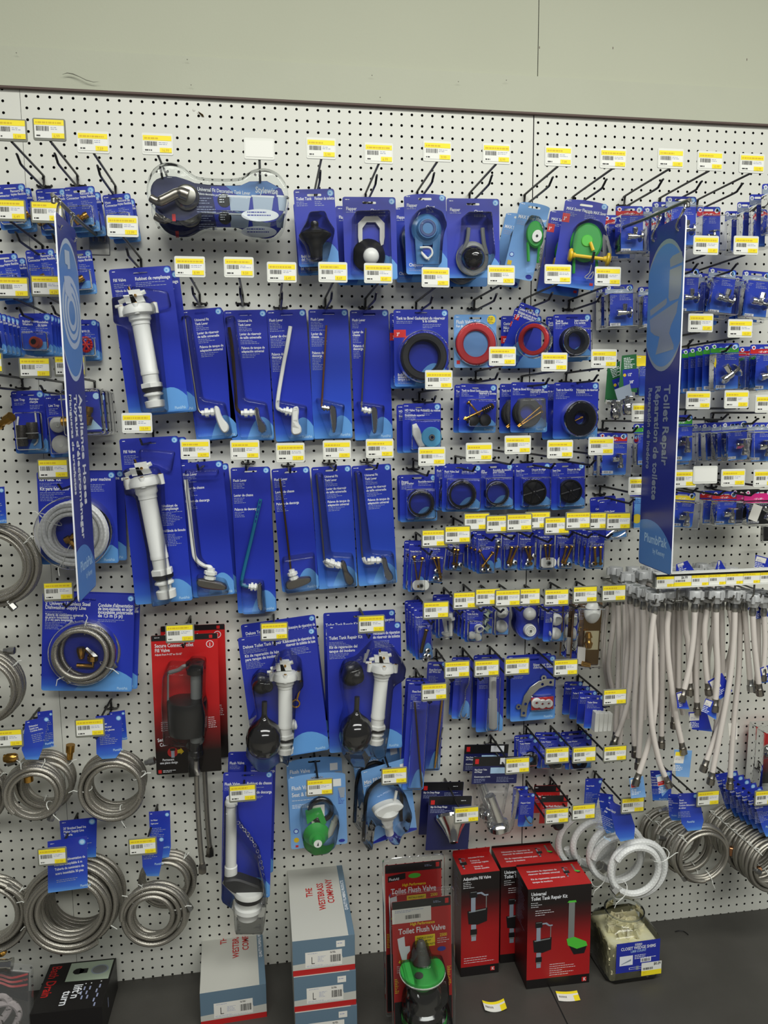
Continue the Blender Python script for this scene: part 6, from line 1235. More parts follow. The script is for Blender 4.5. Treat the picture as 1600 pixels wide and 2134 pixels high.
# ---------------------------------------------------------------- fill valve and repair kit packs below the levers
p = P('fill_valve_pack', 'red and black pack with black float cup and braided tail hose', 'fill valve pack', (314, 1325), (453, 1319), (331, 1615), 3.4)
def redx(m, f):
    f.rect(m, .005, .0, .995, .04, 'inkblack', .012); f.text(m, 'Secure Connect Toilet', .05, .085, .5); f.text(m, 'Fill Valve', .05, .118, .5); f.text(m, 'Adjusts from 9-1/2" to 12-1/2"', .05, .142, .26)
    f.disc(m, .88, .075, .36, 'inkwhite', .014); f.disc(m, .88, .075, .3, 'inkred', .017); f.text(m, '1', .88, .09, .5, 'inkwhite', .9, .5, lift=.02)
    f.bars(m, .1, .62, .15, 5, 'inkwhite', .2); f.bars(m, .82, .6, .14, 6, 'inkwhite', .2)
    f.text(m, 'Secure', .04, .76, .5, turn=-8); f.text(m, 'Connect', .07, .795, .5, turn=-8)
    f.disc(m, .26, .84, .5, 'boxred', .013); f.rect(m, .22, .81, .3, .83, 'inkblack', .016); f.rect(m, .235, .83, .285, .88, 'silverprint', .016); f.poly(m, [(.33, .825), (.38, .82), (.38, .81), (.43, .84), (.38, .86), (.38, .85), (.33, .85)], 'inkorange', .016)
    f.text(m, 'Permanent', .1, .9, .32); f.text(m, 'one piece design', .06, .922, .32); f.rect(m, .03, .965, .08, .99, 'inkred', .014); f.bars(m, .1, .97, .2, 2, 'inkwhite'); f.rect(m, .87, .01, .92, .033, 'inkred', .016)
p.card('card_red', [], [], arc=False, badge=False, logo=False, slot=.5, r=.15, extra=redx)
a, b = p.X(408, 1380, 1.2), p.X(409, 1470, 1.2)
m = M(); m.lathe(p.X(407, 1376, 1.2), p.X(408, 1404, 1.2), [(0, .7), (.12, .9), (.6, .95), (.62, .88), (.95, .85), (1, .6)], 'black', 24); p.part('valve_cap', m)
m = M(); m.lathe(p.X(408, 1402, 1.2), p.X(409, 1470, 1.2), [(0, .52), (1, .52)], 'greyplastic', 20); m.lathe(p.X(409, 1520, 1.2), p.X(409, 1560, 1.2), [(0, .5), (.3, .5), (.35, .6), (.9, .55), (1, .4)], 'greyplastic', 18); m.lathe(p.X(409, 1545, 1.2), p.X(409, 1578, 1.2), [(0, .6), (.5, .62), (.55, .7), (.8, .7), (1, .4)], 'black', 18); p.part('valve_tube', m)
m = M(); m.lathe(p.X(390, 1455, 1.25), p.X(391, 1528, 1.25), [(0, 1.5), (.03, 1.82), (.08, 1.88), (.3, 1.85), (.9, 1.8), (.97, 1.72), (1, 1.4)], 'black', 36); p.part('float_cup', m)
m = M(); m.tube(spline([p.X(*q, 1.3) for q in ((400, 1392), (385, 1388), (372, 1396), (352, 1402))], 5), .2, 'greyplastic', 8); m.tube([p.X(350, 1400, 1.3), p.X(350, 1470, 1.3)], .1, 'greyplastic', 6); p.part('lever_arm', m)
m = M(); hp_ = [p.X(*q, 1.0) for q in ((409, 1585), (410, 1640), (413, 1700), (417, 1760), (421, 1800))]; m.tube(spline(hp_, 8), .25, 'ssbraid', 10); p.part('braided_hose', m)
m = M(); m.lathe(p.X(421, 1798, 1), p.X(422, 1818, 1), [(0, .3), (.3, .34), (.4, .42), (1, .42)], 'nickel', 6); p.part('hose_nut', m)
p.blister([(344, 1392), (354, 1376), (392, 1378), (400, 1366), (430, 1368), (428, 1440), (434, 1470), (432, 1524), (420, 1530), (424, 1590), (396, 1594), (396, 1532), (346, 1528), (342, 1450)], 3.2)
p.stack([(.55, 2.6, .15)])
def floatkit(label, TL, TR, BL, d, top, bot, ball, bR, neck, t, f_, small, yaw=0):
    p = P('tank_repair_kit', label, 'repair kit', TL, TR, BL, d, yaw); p.card('card_navy', t, f_, slot=.55)
    fillvalve(p, top, bot, .85)
    A, B = p.X(neck[0], neck[1], 1.5), p.X(ball[0], ball[1], 1.5); ax = (B - A).normalized(); c = B
    n_ = []
    L = (B - A).length + bR
    for i in range(23):
        t_ = i / 22; y = t_ * L - (L - bR); r = sqrt(max(0, 1 - (y / (bR * 1.12)) ** 2)) * bR if abs(y) < bR * 1.12 else 0
        r = max(r, .26 if y < 0 else 0, bR * .9 * max(0, 1 - abs(y + bR * .35) / (bR * 1.25)) ** 1.2 if y < 0 else 0)
        if 8 < i < 20 and i % 2: r *= .985
        n_.append((t_, r))
    m = M(); m.lathe(A, A + ax * L, n_, 'blackgloss', 36); p.part('float_ball', m, smooth=60)
    s = small; m = M(); m.sphere(p.X(s[0], s[1], .9), s[2], 'black', .8, 1.1, 22, 12); m.lathe(p.X(s[0] + 10, s[1] + 6, 1.2), p.X(s[0] + 14, s[1] + 8, 1.9), [(0, s[2] * .62), (.7, s[2] * .55), (1, .3)], 'black', 18); p.part('flapper_ball', m)
    return p
p = floatkit('tilted deluxe blue kit with black float ball and brass wing piece', (495, 1330), (655.6, 1307), (473, 1597), 4, (594, 1415), (595, 1570), (550, 1540), 1.75, (551, 1462), [(.05, .09, .36, 'Deluxe Toilet Tank Repair Kit'), (.06, .16, .34, 'Kit de reparación de lujo'), (.06, .19, .34, 'para tanque de inodoro'), (.6, .09, .36, 'Nécessaire de réparation de'), (.6, .12, .36, 'réservoir de toilette de luxe')], [(.05, .1, .35, 3), (.06, .2, .33, 5), (.66, .14, .3, 5)], (545, 1424, .98))
m = M(); x, z = p.L(616, 1466, .4); m.ring((x, z), .45, .3, -.5, -.3, 'brass', 20); m.tube([p.X(618, 1456, .4), p.X(627, 1424, .4)], .16, 'brass', 8); m.sphere(p.X(628, 1421, .4), .22, 'brass'); p.part('brass_wing', m)
m = M(); m.lathe(p.X(605, 1512, .8), p.X(618, 1508, .8), [(0, .35), (.2, .5), (.8, .5), (1, .3)], 'white', 10); m.tube([p.X(602, 1554, .5), p.X(612, 1516, .5)], .12, 'greyplastic', 6); p.part('refill_parts', m)
p.blister([(524, 1410), (540, 1392), (562, 1396), (575, 1362), (600, 1350), (628, 1372), (632, 1410), (618, 1425), (612, 1520), (600, 1572), (584, 1560), (560, 1582), (535, 1580), (512, 1550), (516, 1505), (534, 1470)], 3.35); p.stack([(.2, 2.9, .5)])
p = floatkit('blue kit with black float ball and white valve, right one', (680, 1304), (835, 1295.5), (663, 1571.5), 4, (796, 1398), (782, 1550), (741, 1527), 1.7, (744, 1452), [(.03, .11, .38, 'Toilet Tank Repair Kit'), (.03, .18, .34, 'Kit de reparación del'), (.03, .21, .34, 'tanque del inodoro'), (.62, .09, .36, 'Nécessaire de réparation'), (.62, .12, .36, 'de réservoir de toilette')], [(.03, .13, .35, 4), (.03, .22, .35, 4), (.64, .14, .33, 5)], (733, 1404, 1.15))
m = M(); m.tube([p.X(762, 1372, .4), p.X(768, 1354, .4)], .14, 'wax', 8); m.tube([p.X(759, 1380, .4), p.X(763, 1362, .4)], .14, 'wax', 8); p.part('refill_parts', m)
p.blister([(706, 1400), (715, 1375), (742, 1366), (775, 1332), (815, 1340), (838, 1372), (834, 1396), (812, 1410), (804, 1500), (796, 1550), (776, 1558), (768, 1548), (755, 1574), (725, 1572), (705, 1545), (706, 1500), (716, 1470), (708, 1430)], 3.35); p.stack([(-.1, 2.9, .5)])
# tall flush valve, seat and flapper, mini fill valve
p = P('flush_valve_pack', 'tall blue card with white overflow tube and black flapper base', 'flush valve pack', (465, 1610), (568.6, 1607), (467.6, 1875), 5); p.card('card_navy', [(.03, .1, .34, 'Flush Valve'), (.48, .1, .34, 'Robinet de chasse'), (.48, .17, .34, 'Válvula de descarga')], [(.03, .11, .3, 3), (.48, .12, .4, 2), (.48, .19, .4, 2)])
m = M(); m.lathe(p.X(482, 1662, .8), p.X(481, 1822, .8), [(0, .5), (.04, .55), (.05, .6), (.09, .6), (.1, .53), (.88, .53), (.89, .62), (1, .62)], 'white', 22); p.part('overflow_tube', m)
m = M(); m.prism(chaikin(p.poly([(458, 1830), (492, 1822), (520, 1832), (548, 1842), (548, 1858), (520, 1866), (488, 1856)], 1.2), 2), -1.9, -.6, 'rubber', bev=.15); p.part('rubber_flapper', m)
m = M(); a, b = p.X(519, 1852, 1.3), p.X(516, 1910, 1.3); m.lathe(a, b, [(0, 1.35), (.08, 1.42), (.18, 1.4), (.2, 1.25)], 'white', 30); m.lathe(a.lerp(b, .2), a.lerp(b, .32), [(0, 1.42), (1, 1.36)], 'black', 30); m.lathe(a.lerp(b, .32), b, [(0, 1.0), (.35, 1.0), (.4, 1.3), (.6, 1.32), (.7, 1.1), (1, 1.0)], 'white', 30); m.lathe(p.X(470, 1832, 1), p.X(500, 1856, 1.2), [(0, .5), (1, .7)], 'white', 14); p.part('valve_base', m)
m = M()
for i, q in enumerate(spline([p.X(*q, .5) for q in ((494, 1712), (506, 1726), (520, 1742), (534, 1768), (542, 1790), (547, 1815), (547, 1845))], 4)):
    m.tube([q + V((.13 * cos(t) * (1 if i % 2 else .4), .08 * sin(t) * (1 - i % 2), .17 * sin(t))) for t in [2 * pi * k / 8 for k in range(8)]], .035, 'chrome', 5, True)
p.part('chain', m); p.blister([(468, 1660), (494, 1660), (498, 1706), (540, 1765), (555, 1840), (556, 1870), (550, 1912), (490, 1912), (486, 1862), (462, 1845)], 2.9); p.stack([(.35, 3.2, .6)])
p = P('seat_flapper_pack', 'pale blue card with green flapper and black seat ring', 'flapper pack', (600, 1617), (719, 1606), (608, 1770), 4.6); p.card('card_sky', [(.05, .2, .56, 'Flush Valve'), (.05, .29, .56, 'Seat & Flapper Kit')], [(.05, .34, .6, 1, 'inkwhite'), (.05, .4, .5, 3, 'inkwhite'), (.86, .26, .12, 10, 'navy')], arch=.4, arc=False, badge=False, logo=False, slot=.45, extra=lambda m, f: (f.rect(m, .78, .1, .92, .2, 'card_white', .013), f.poly(m, [(.86, .22), (.99, .22), (.97, .36), (.9, .36)], 'silverprint', .013), f.disc(m, .1, .76, .26, 'navy'), f.disc(m, .1, .76, .18, 'pale', .016), f.disc(m, .1, .88, .26, 'inkorange'), f.rect(m, .08, .95, .13, .98, 'inkred'), f.disc(m, .9, .95, .32, 'navy', .013, 18, .55)))
p.ringpx('seat_ring', (668, 1685), 29, 20, 'black', .4)
m = M(); c = p.X(659, 1738, .3); m.lathe((c.x, -.15, c.z), (c.x + .05, -1.9, c.z - .1), [(0, 1.2), (.12, 1.3), (.3, 1.1), (.45, .92), (.62, .8), (.68, .55), (1, .45)], 'green', 30); m.prism(p.poly([(636, 1690), (650, 1685), (668, 1682), (680, 1712), (672, 1722), (662, 1700), (640, 1716)], .3), -.5, -.2, 'green'); p.part('green_flapper', m)
m = M(); m.lathe((c.x + .05, -1.86, c.z - .1), (c.x + .05, -1.93, c.z - .1), [(0, .4), (1, .4)], 'white', 20); m.prism([(c.x - .05, c.z - .3), (c.x + .14, c.z - .3), (c.x + .1, c.z + .1)], -1.95, -1.93, 'inkblack'); p.part('dial', m)
m = M(); m.lathe(p.X(702, 1700, .5), p.X(684, 1746, .4), [(0, .18), (.05, .26), (.25, .26), (.27, .34), (.8, .3), (1, .05)], 'wax', 12); p.part('sealant_tube', m)
m = M(); m.prism(p.poly([(640, 1680), (676, 1676), (676, 1700), (650, 1716)], .2), -.3, -.2, 'paper'); p.part('sponge', m)
p.blister([(626, 1680), (650, 1668), (675, 1660), (696, 1676), (706, 1696), (698, 1740), (680, 1756), (650, 1760), (630, 1745), (624, 1712)], 2.4); p.stack([(-.1, 2.6, .45)])
p = P('mini_fill_valve_pack', 'pale blue card with mini white fill valve and black hose', 'fill valve pack', (752, 1607), (851, 1578), (744.5, 1770), 4.6, 12); p.card('card_sky', [(.03, .19, .56, 'Mini Fill Valve')], [(.03, .21, .6, 1, 'inkwhite')], arc=False, badge=False, logo=False, r=.15, slot=.5, extra=lambda m, f: (f.poly(m, qb((0, .985), (.5, .86), (1, .97)) + [(1, .995), (.0, .995)], 'navy'), f.text(m, 'Whisper Quiet', .5, .975, .3, 'pale', .75, .5), f.rect(m, .8, .06, .95, .16, 'card_white', .013)))
m = M(); m.lathe(p.X(806, 1704, .9), p.X(812, 1738, .8), [(0, .6), (.2, .62), (.25, .5), (.5, .5), (.55, .42), (1, .42)], 'white', 18); m.lathe(p.X(805, 1682, 1), p.X(806, 1706, .9), [(0, 1.0), (.3, 1.25), (.6, 1.1), (1, .5)], 'white', 24); p.part('valve_body', m)
m = M(); m.prism(chaikin(p.poly([(774, 1682), (800, 1668), (824, 1664), (838, 1672), (826, 1684), (790, 1698), (776, 1694)], 1), 2), -1.9, -.9, 'white', bev=.15); m.tube([p.X(822, 1670, 1.4), p.X(826, 1648, 1.2)], .15, 'wax', 8); p.part('valve_top', m)
p.tubepx('black_hose', [(757, 1752), (760, 1700), (764, 1660), (780, 1634), (803, 1624), (824, 1634), (836, 1660), (835, 1690), (836, 1710)], .2, 'black', .35)
p.blister([(752, 1690), (764, 1640), (800, 1620), (832, 1636), (846, 1680), (838, 1712), (824, 1720), (818, 1742), (800, 1742), (796, 1714), (770, 1700), (764, 1752), (750, 1752)], 2.2); p.stack([(-.6, 2.6, .6)])

# ---------------------------------------------------------------- cartons standing on the black deck
ZD = -87.6
class Box:
    """carton with its front-bottom-left corner at A, front edge to B; sizes in inches"""
    def __init__(s, name, label, cat, A, B, dep, h, group=None, z=ZD):
        s.ex = (B - A).normalized(); s.ex.z = 0; s.ex.normalize(); s.ez = V((0, 0, 1)); s.ey = s.ez.cross(s.ex); s.o = V((A.x, A.y, z)); s.w = (B - A).length; s.d, s.h = dep, h
        s.root = thing(name, label, cat, tm(s.o, s.ex, s.ey, s.ez), group)
        s.front = Fr((0, 0, h), (1, 0, 0), (0, 0, -1), s.w, h); s.top = Fr((0, dep, h), (1, 0, 0), (0, -1, 0), s.w, dep)
        s.left = Fr((0, dep, h), (0, -1, 0), (0, 0, -1), dep, h); s.right = Fr((s.w, 0, h), (0, 1, 0), (0, 0, -1), dep, h)
    def shell(s, mats, name='carton', b=.05):
        m = M(); w, d, h = s.w, s.d, s.h; p_ = [V(q) for q in ((0, 0, h), (w, 0, h), (w, 0, 0), (0, 0, 0), (0, d, h), (w, d, h), (w, d, 0), (0, d, 0))]
        for f, k in (((0, 3, 2, 1), 'front'), ((4, 5, 6, 7), 'back'), ((0, 1, 5, 4), 'top'), ((3, 7, 6, 2), 'bottom'), ((0, 4, 7, 3), 'left'), ((1, 2, 6, 5), 'right')):
            m.add([p_[i] for i in f], [(0, 1, 2, 3)], mats.get(k, mats['*']))
        return m
def drawvalve(m, f, u, v, s):
    """printed picture of a fill valve on a carton: black cap, grey arm and tube, black cup, cone, nut"""
    k = s; X = lambda x: u + x * k / f.w; Y = lambda y: v + y * k / f.h
    R = lambda x0, y0, x1, y1, mat, l=.02: f.rect(m, X(x0), Y(y0), X(x1), Y(y1), mat, l)
    R(.28, .5, .62, 1.9, 'silverprint'); R(.18, 0, .75, .52, 'inkblack', .022); R(.24, .06, .7, .1, 'greyplastic', .024)
    f.poly(m, [(X(.72), Y(.14)), (X(1.1), Y(.12)), (X(1.35), Y(.34)), (X(1.6), Y(.34)), (X(1.6), Y(.46)), (X(1.3), Y(.46)), (X(1.02), Y(.26)), (X(.72), Y(.26))], 'silverprint', .022); R(1.42, .44, 1.48, 1.6, 'greyplastic')
    f.poly(m, [(X(0), Y(1.56)), (X(1.55), Y(1.42)), (X(1.52), Y(2.5)), (X(.8), Y(2.72)), (X(.1), Y(2.6))], 'inkblack', .024); f.poly(m, [(X(.1), Y(1.6)), (X(1.45), Y(1.48)), (X(1.4), Y(1.58)), (X(.15), Y(1.7))], 'greyplastic', .026); R(.28, 1.2, .62, 1.66, 'silverprint', .028)
    R(.3, 2.68, .68, 3.1, 'silverprint'); R(.24, 3.06, .76, 3.5, 'inkblack', .022); R(.3, 3.5, .7, 3.66, 'greyplastic', .022); R(.32, 3.62, .68, 4.0, 'silverprint', .021)
def drawflush(m, f, u, v, s):
    k = s; X = lambda x: u + x * k / f.w; Y = lambda y: v + y * k / f.h
    f.rect(m, X(.1), Y(.1), X(.5), Y(2.6), 'greyplastic', .02); f.poly(m, [(X(0), Y(.12)), (X(.1), Y(0)), (X(.55), Y(0)), (X(.6), Y(.14))], 'limegreen', .022)
    f.poly(m, [(X(0), Y(2.6)), (X(.5), Y(2.5)), (X(1.3), Y(2.9)), (X(1.4), Y(3.2)), (X(.7), Y(3.35)), (X(.1), Y(3.05))], 'limegreen', .024); f.poly(m, [(X(.15), Y(3.05)), (X(.7), Y(3.3)), (X(1.38), Y(3.15)), (X(1.2), Y(3.7)), (X(.5), Y(3.72))], 'inkblack', .022)
def klogo(m, f, u, v, s): f.poly(m, [(u, v), (u + s / f.w, v), (u + s / f.w, v + s / f.h), (u, v + s / f.h)], 'inkred', .02); f.text(m, 'K', u + s * .3 / f.w, v + s * .85 / f.h, s * 1.0, 'inkwhite', .9, 0, 0, .026)
def repairbox(label, A, B, dep, h, flap=True, group='repair kit cartons'):
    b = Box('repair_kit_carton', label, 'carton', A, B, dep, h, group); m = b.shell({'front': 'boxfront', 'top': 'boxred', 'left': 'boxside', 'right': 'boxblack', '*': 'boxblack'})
    f = b.front; f.text(m, 'Universal', .05, .07, .54); f.text(m, 'Toilet Tank Repair Kit', .05, .115, .54); f.bars(m, .05, .14, .22, 3, 'inkwhite', .22); f.bars(m, .12, .22, .3, 3, 'inkwhite', .24)
    drawvalve(m, f, .09, .33, 1.28); drawflush(m, f, .62, .15, 1.62); f.bars(m, .36, .77, .42, 6, 'inkwhite', .24); klogo(m, f, .88, .935, .5)
    f = b.top; f.text(m, 'Nécessaire de réparation de', .12, .3, .36, 'inkwhite'); f.text(m, 'réservoir de toilette universel', .12, .42, .36, 'inkwhite'); f.text(m, 'Kit de reparación universal para', .12, .64, .36, 'inkwhite'); f.text(m, 'tanque de inodoro', .12, .77, .36, 'inkwhite'); drawvalve(m, f, .68, .2, .42); drawflush(m, f, .86, .1, .42)
    b.left.bars(m, .2, .06, .6, 16, 'inkgrey', .3)
    o = build('carton', m, b.root)
    if flap: m = M(); m.hexa([V(q) for q in ((0, b.d - .1, b.h + .28), (b.w, b.d - .1, b.h + .28), (b.w, b.d - .02, b.h), (0, b.d - .02, b.h), (0, b.d - .06, b.h + .28), (b.w, b.d - .06, b.h + .28), (b.w, b.d, b.h), (0, b.d, b.h))], 'boxblack'); build('flap', m, b.root)
    return b
def hgt(px, py, A):      # height above the deck of the point seen at (px, py) straight above A
    n = V((0, -1, 0)); return onplane(px, py, A, n).z - ZD
A, B = ondeck(1096.5, 2062), ondeck(1227, 2047); H = hgt(1103.4, 1853.5, A)
rb = repairbox('black and red repair kit carton, front one with float valve picture', A, B, 3.9, H)
repairbox('black and red repair kit carton, rear one mostly hidden', A + V((-1.55, 4.05, 0)), B + V((-1.55, 4.05, 0)), 3.7, H)
A, B = ondeck(960, 2036.5), ondeck(1038.6, 2026); H = hgt(959, 1823.5, A)
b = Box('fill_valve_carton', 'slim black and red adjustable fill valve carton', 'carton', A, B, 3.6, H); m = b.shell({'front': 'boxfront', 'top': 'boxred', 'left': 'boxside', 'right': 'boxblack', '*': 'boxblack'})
f = b.front; f.text(m, 'Adjustable Fill Valve', .05, .06, .47); f.bars(m, .05, .08, .4, 4, 'inkwhite', .2); drawvalve(m, f, .16, .17, 1.4); f.bars(m, .08, .82, .8, 3, 'inkwhite', .26); klogo(m, f, .78, .93, .46)
f = b.top; f.text(m, 'Adjustable Fill Valve', .36, .26, .28); f.text(m, 'Robinet de', .38, .42, .3); f.text(m, 'remplissage réglable', .38, .52, .3); f.text(m, 'Válvula de', .4, .72, .3); f.text(m, 'llenado ajustable', .4, .82, .3); drawvalve(m, f, .08, .2, .5); b.left.bars(m, .2, .06, .6, 14, 'inkgrey', .3); build('carton', m, b.root)
m = M(); m.hexa([V(q) for q in ((0, b.d - .2, b.h + .6), (b.w, b.d - .2, b.h + .6), (b.w, b.d - .02, b.h), (0, b.d - .02, b.h), (0, b.d - .15, b.h + .62), (b.w, b.d - .15, b.h + .62), (b.w, b.d, b.h), (0, b.d, b.h))], 'boxred'); build('flap', m, b.root)
# white and slate cartons lying on the deck
def wcarton(label, TLt, TRt, BLt, h, ztop, price=True, lab='stacked white cartons', dimz=None):
    hit = lambda q: ondeck(q[0], q[1], ztop); fl, fr_, bl = hit(BLt), hit(TRt), hit(TLt)
    ex = (fr_ - fl); w = ex.length; ex.normalize(); ey = V((0, 0, 1)).cross(ex); dep = abs((bl - fl).dot(ey))
    b = Box('faucet_carton', label, 'carton', fl, fr_, dep, h, lab, ztop - h); m = b.shell({'front': 'boxslate', 'top': 'boxwhite', 'left': 'boxwhite', 'right': 'boxwhite', '*': 'boxwhite'})
    f = b.top; f.rect(m, .9, 0, 1, 1, 'boxslate', .008)
    f.text(m, 'THE', .4, .52, .92, 'boxred', .88, 0, -90); f.text(m, 'WESTBRASS', .6, .69, .92, 'boxred', .88, 0, -90); f.text(m, 'COMPANY', .76, .62, .92, 'boxred', .88, 0, -90); f.text(m, 'QUALITY PLUMBING PRODUCTS', .965, .72, .42, 'inkwhite', .78, 0, -90)
    f = b.front; f.poly(m, [(0, .68), (.22, .66), (.22, .62), (.8, .58), (.8, .62), (1, .6), (1, .99), (0, .99)], 'boxwhite', .008); f.rect(m, 0, .84, 1, 1, 'boxred', .01)
    f.rect(m, .2, .36, .79, .8, 'paper', .016); f.barcode(m, .6, .5, .77, .7, 20, lift=.024); f.bars(m, .24, .4, .2, 1, 'inkgrey', lift=.02); f.bars(m, .6, .4, .16, 2, 'inkblack', .1, .05, lift=.02); f.bars(m, .4, .5, .14, 5, 'inkgrey', .12, .04, lift=.02); f.bars(m, .22, .74, .5, 2, 'inkgrey', .1, .03, lift=.02); f.rect(m, .3, .5, .31, .7, 'inkblack', .022); f.rect(m, .3, .68, .35, .7, 'inkblack', .022)
    if price: f.rect(m, .7, .12, .84, .3, 'paper', .016); f.bars(m, .72, .18, .1, 1, 'inkgrey', th=.08, lift=.022)
    f = b.right; f.rect(m, 0, 0, 1, .62, 'boxslate', .008); f.rect(m, 0, .84, 1, 1, 'boxred', .01)
    build('carton', m, b.root); return b
HB = 3.55
wcarton('white carton with red lettering lying alone on the deck, left', (448.8, 1882.5), (554, 2050), (416, 2071), HB, ZD + HB, False)
for k in range(3):
    zt = ZD + HB * 3 - HB * k
    if k == 0: tb = wcarton('white carton with red lettering, topmost of its stack', (606, 1792.5), (738.8, 1947.5), (608.8, 1962.5), HB - .02, zt)
    else:
        q = dup(tb.root, (.05 * k, -.1 * k, -HB * k), 'white and slate carton, %s of its stack' % ('middle' if k == 1 else 'bottom'))
# flush valve clamshells leaning in front
def flushall(label, TL, TR, BL, d, sticker, grp='clamshell flush valves'):
    p = P('flush_valve_clamshell', label, 'flush valve pack', TL, TR, BL, d, 0, grp)
    def ex(m, f):
        f.rect(m, .005, .0, .995, .055, 'inkblack', .012); f.rect(m, .005, .6, .995, .995, 'inkblack', .011); f.poly(m, [(.05, .075), (.36, .06), (.36, .1), (.05, .115)], 'inkblack', .014); f.text(m, 'FlushAll', .07, .104, .36, 'inkwhite', .85); f.disc(m, .52, .085, .6, 'limegreen', .016, 20, .42)
        f.text(m, 'High Performance', .3, .15, .4, 'inkyellow'); f.text(m, 'Toilet Flush Valve', .1, .195, .78); f.rect(m, .38, .215, .72, .285, 'inkyellow', .014); f.text(m, 'INSTALLS EASILY', .55, .236, .26, 'inkblack', .8, .5, lift=.02); f.text(m, 'INTO MOST', .55, .256, .26, 'inkblack', .8, .5, lift=.02); f.text(m, 'STANDARD TOILETS', .55, .277, .26, 'inkblack', .8, .5, lift=.02); f.text(m, '2500', .8, .235, .44, 'inkyellow'); f.bars(m, .76, .245, .22, 3, 'inkwhite', .2)
        f.poly(m, [(.08, .22), (.2, .21), (.21, .27), (.29, .27), (.29, .3), (.24, .32), (.23, .35), (.15, .35), (.1, .28)], 'inkwhite', .014); f.text(m, '40%', .09, .37, .5, 'inkyellow'); f.bars(m, .06, .385, .2, 4, 'inkwhite', .2); f.disc(m, .83, .31, .4, 'navy', .014, 18, .6); f.bars(m, .92, .42, .07, 12, 'inkyellow', .17, .07); f.bars(m, .02, .46, .07, 9, 'inkyellow', .17, .07); f.text(m, 'FlushAll', .3, .76, .85, 'inkwhite', .9); f.rect(m, .9, .01, .96, .04, 'inkred', .016); f.bars(m, .7, .02, .16, 2, 'inkgrey', .12, lift=.016)
        if sticker: f.rect(m, .0, .045, .66, .13, 'paper', .03); f.barcode(m, .22, .085, .48, .108, 26, lift=.036); f.bars(m, .05, .055, .5, 2, 'inkgrey', .14, .05, lift=.036)
    p.card('boxred', [], [], arc=False, badge=False, logo=False, code=False, slot=0, r=.1, extra=ex)
    return p
p = flushall('clear clamshell flush valve with paper barcode sticker, front one', (816, 1880.5), (939, 1866), (842, 2222), 13.2, True)
m = M(); m.lathe(p.X(877, 1960, .5), p.X(879, 2004, .7), [(0, .26), (.1, .38), (.5, .55), (1, .85)], 'stemgrey', 22); p.part('valve_stem', m)
m = M(); a, b = p.X(880, 2016, 1.25), p.X(881, 2070, 1.15); m.lathe(a, b, [(0, .6), (.02, 1.75), (.06, 2.0), (.12, 2.05), (.2, 2.0), (.24, 1.35), (.5, 1.0), (.85, .65), (1, .3)], 'green', 34); m.lathe(a.lerp(b, .04) + V((-.5, -.9, .1)), a.lerp(b, .2) + V((-.5, -.9, 0)), [(0, .4), (1, .4)], 'stemgrey', 14); p.part('green_float', m)
m = M(); m.lathe(a.lerp(b, .16), a.lerp(b, .22), [(0, 2.09), (1, 2.03)], 'wax', 34); p.part('seal_ring', m)
m = M(); m.lathe(p.X(882, 2052, 1.0), p.X(884, 2125, 1.0), [(0, 1.3), (.1, 1.55), (.5, 1.75), (.55, 2.0), (.62, 2.0), (.66, 1.8), (.8, 1.8), (.82, 2.05), (.92, 2.05), (1, 1.6)], 'blackgloss', 34); p.part('valve_body', m)
m = M(); m.lathe(p.X(884, 2112, 1.0), p.X(884, 2122, 1.0), [(0, 2.1), (1, 2.1)], 'green', 34); p.part('green_ring', m)
p.blister([(850, 2004), (862, 1960), (890, 1960), (900, 1990), (922, 1990), (924, 2030), (908, 2056), (930, 2070), (932, 2110), (910, 2150), (850, 2150), (832, 2110), (840, 2060), (854, 2046), (834, 2020), (834, 1998)], 3.2, 'clearframe')
o = rrect(-p.w / 2 - .25, -p.h - .3, p.w / 2 + .3, .95, .4, 5); p.shell(o, .35, 'clearframe', .1, 0, 'clear_frame')
p = flushall('clear clamshell flush valve standing behind the front one', (801.6, 1804), (919.5, 1792), (826, 2108), 9.9, False)
o = rrect(-p.w / 2 - .25, -p.h - .3, p.w / 2 + .3, .7, .4, 5); p.shell(o, .35, 'clearframe', .1, 0, 'clear_frame')
# jar of shims
A, B = ondeck(1268, 2056), ondeck(1378, 2040)
ex = (B - A).normalized(); ey = V((0, 0, 1)).cross(ex); t = thing('shim_jar', 'clear plastic jar of cream wedge shims with blue label', 'jar', tm(V((A.x, A.y, ZD)), ex, ey, V((0, 0, 1))))
w = (B - A).length; dp = 5.6; hj = 5.2
oct_ = lambda i: [(i, .7), (.7, i), (w - .7, i), (w - i, .7), (w - i, dp - .7), (w - .7, dp - i), (.7, dp - i), (i, dp - .7)]
m = M(); lv = [(0, .25), (.3, 0), (hj * .8, 0), (hj * .95, .25), (hj * 1.06, .9)]; L0_ = []
for z, i in lv: L0_.append(m.add([(x, y, z) for x, y in oct_(0)] if not i else [(w / 2 + (x - w / 2) * (1 - i / 3), dp / 2 + (y - dp / 2) * (1 - i / 3), z) for x, y in oct_(0)], [], 'clearthick'))
for a, b in zip(L0_, L0_[1:]):
    for i in range(8): m.f.append((a + i, a + (i + 1) % 8, b + (i + 1) % 8, b + i)); m.m.append(0)
m.f.append(tuple(L0_[0] + i for i in range(8))); m.m.append(0); build('jar_body', m, t)
m = M(); c = V((w / 2, dp / 2, 0)); ring_ = [(0, 2.05), (.15, 2.05), (.25, 1.95), (.85, 1.95), (.9, 2.05), (1, 2.0)]
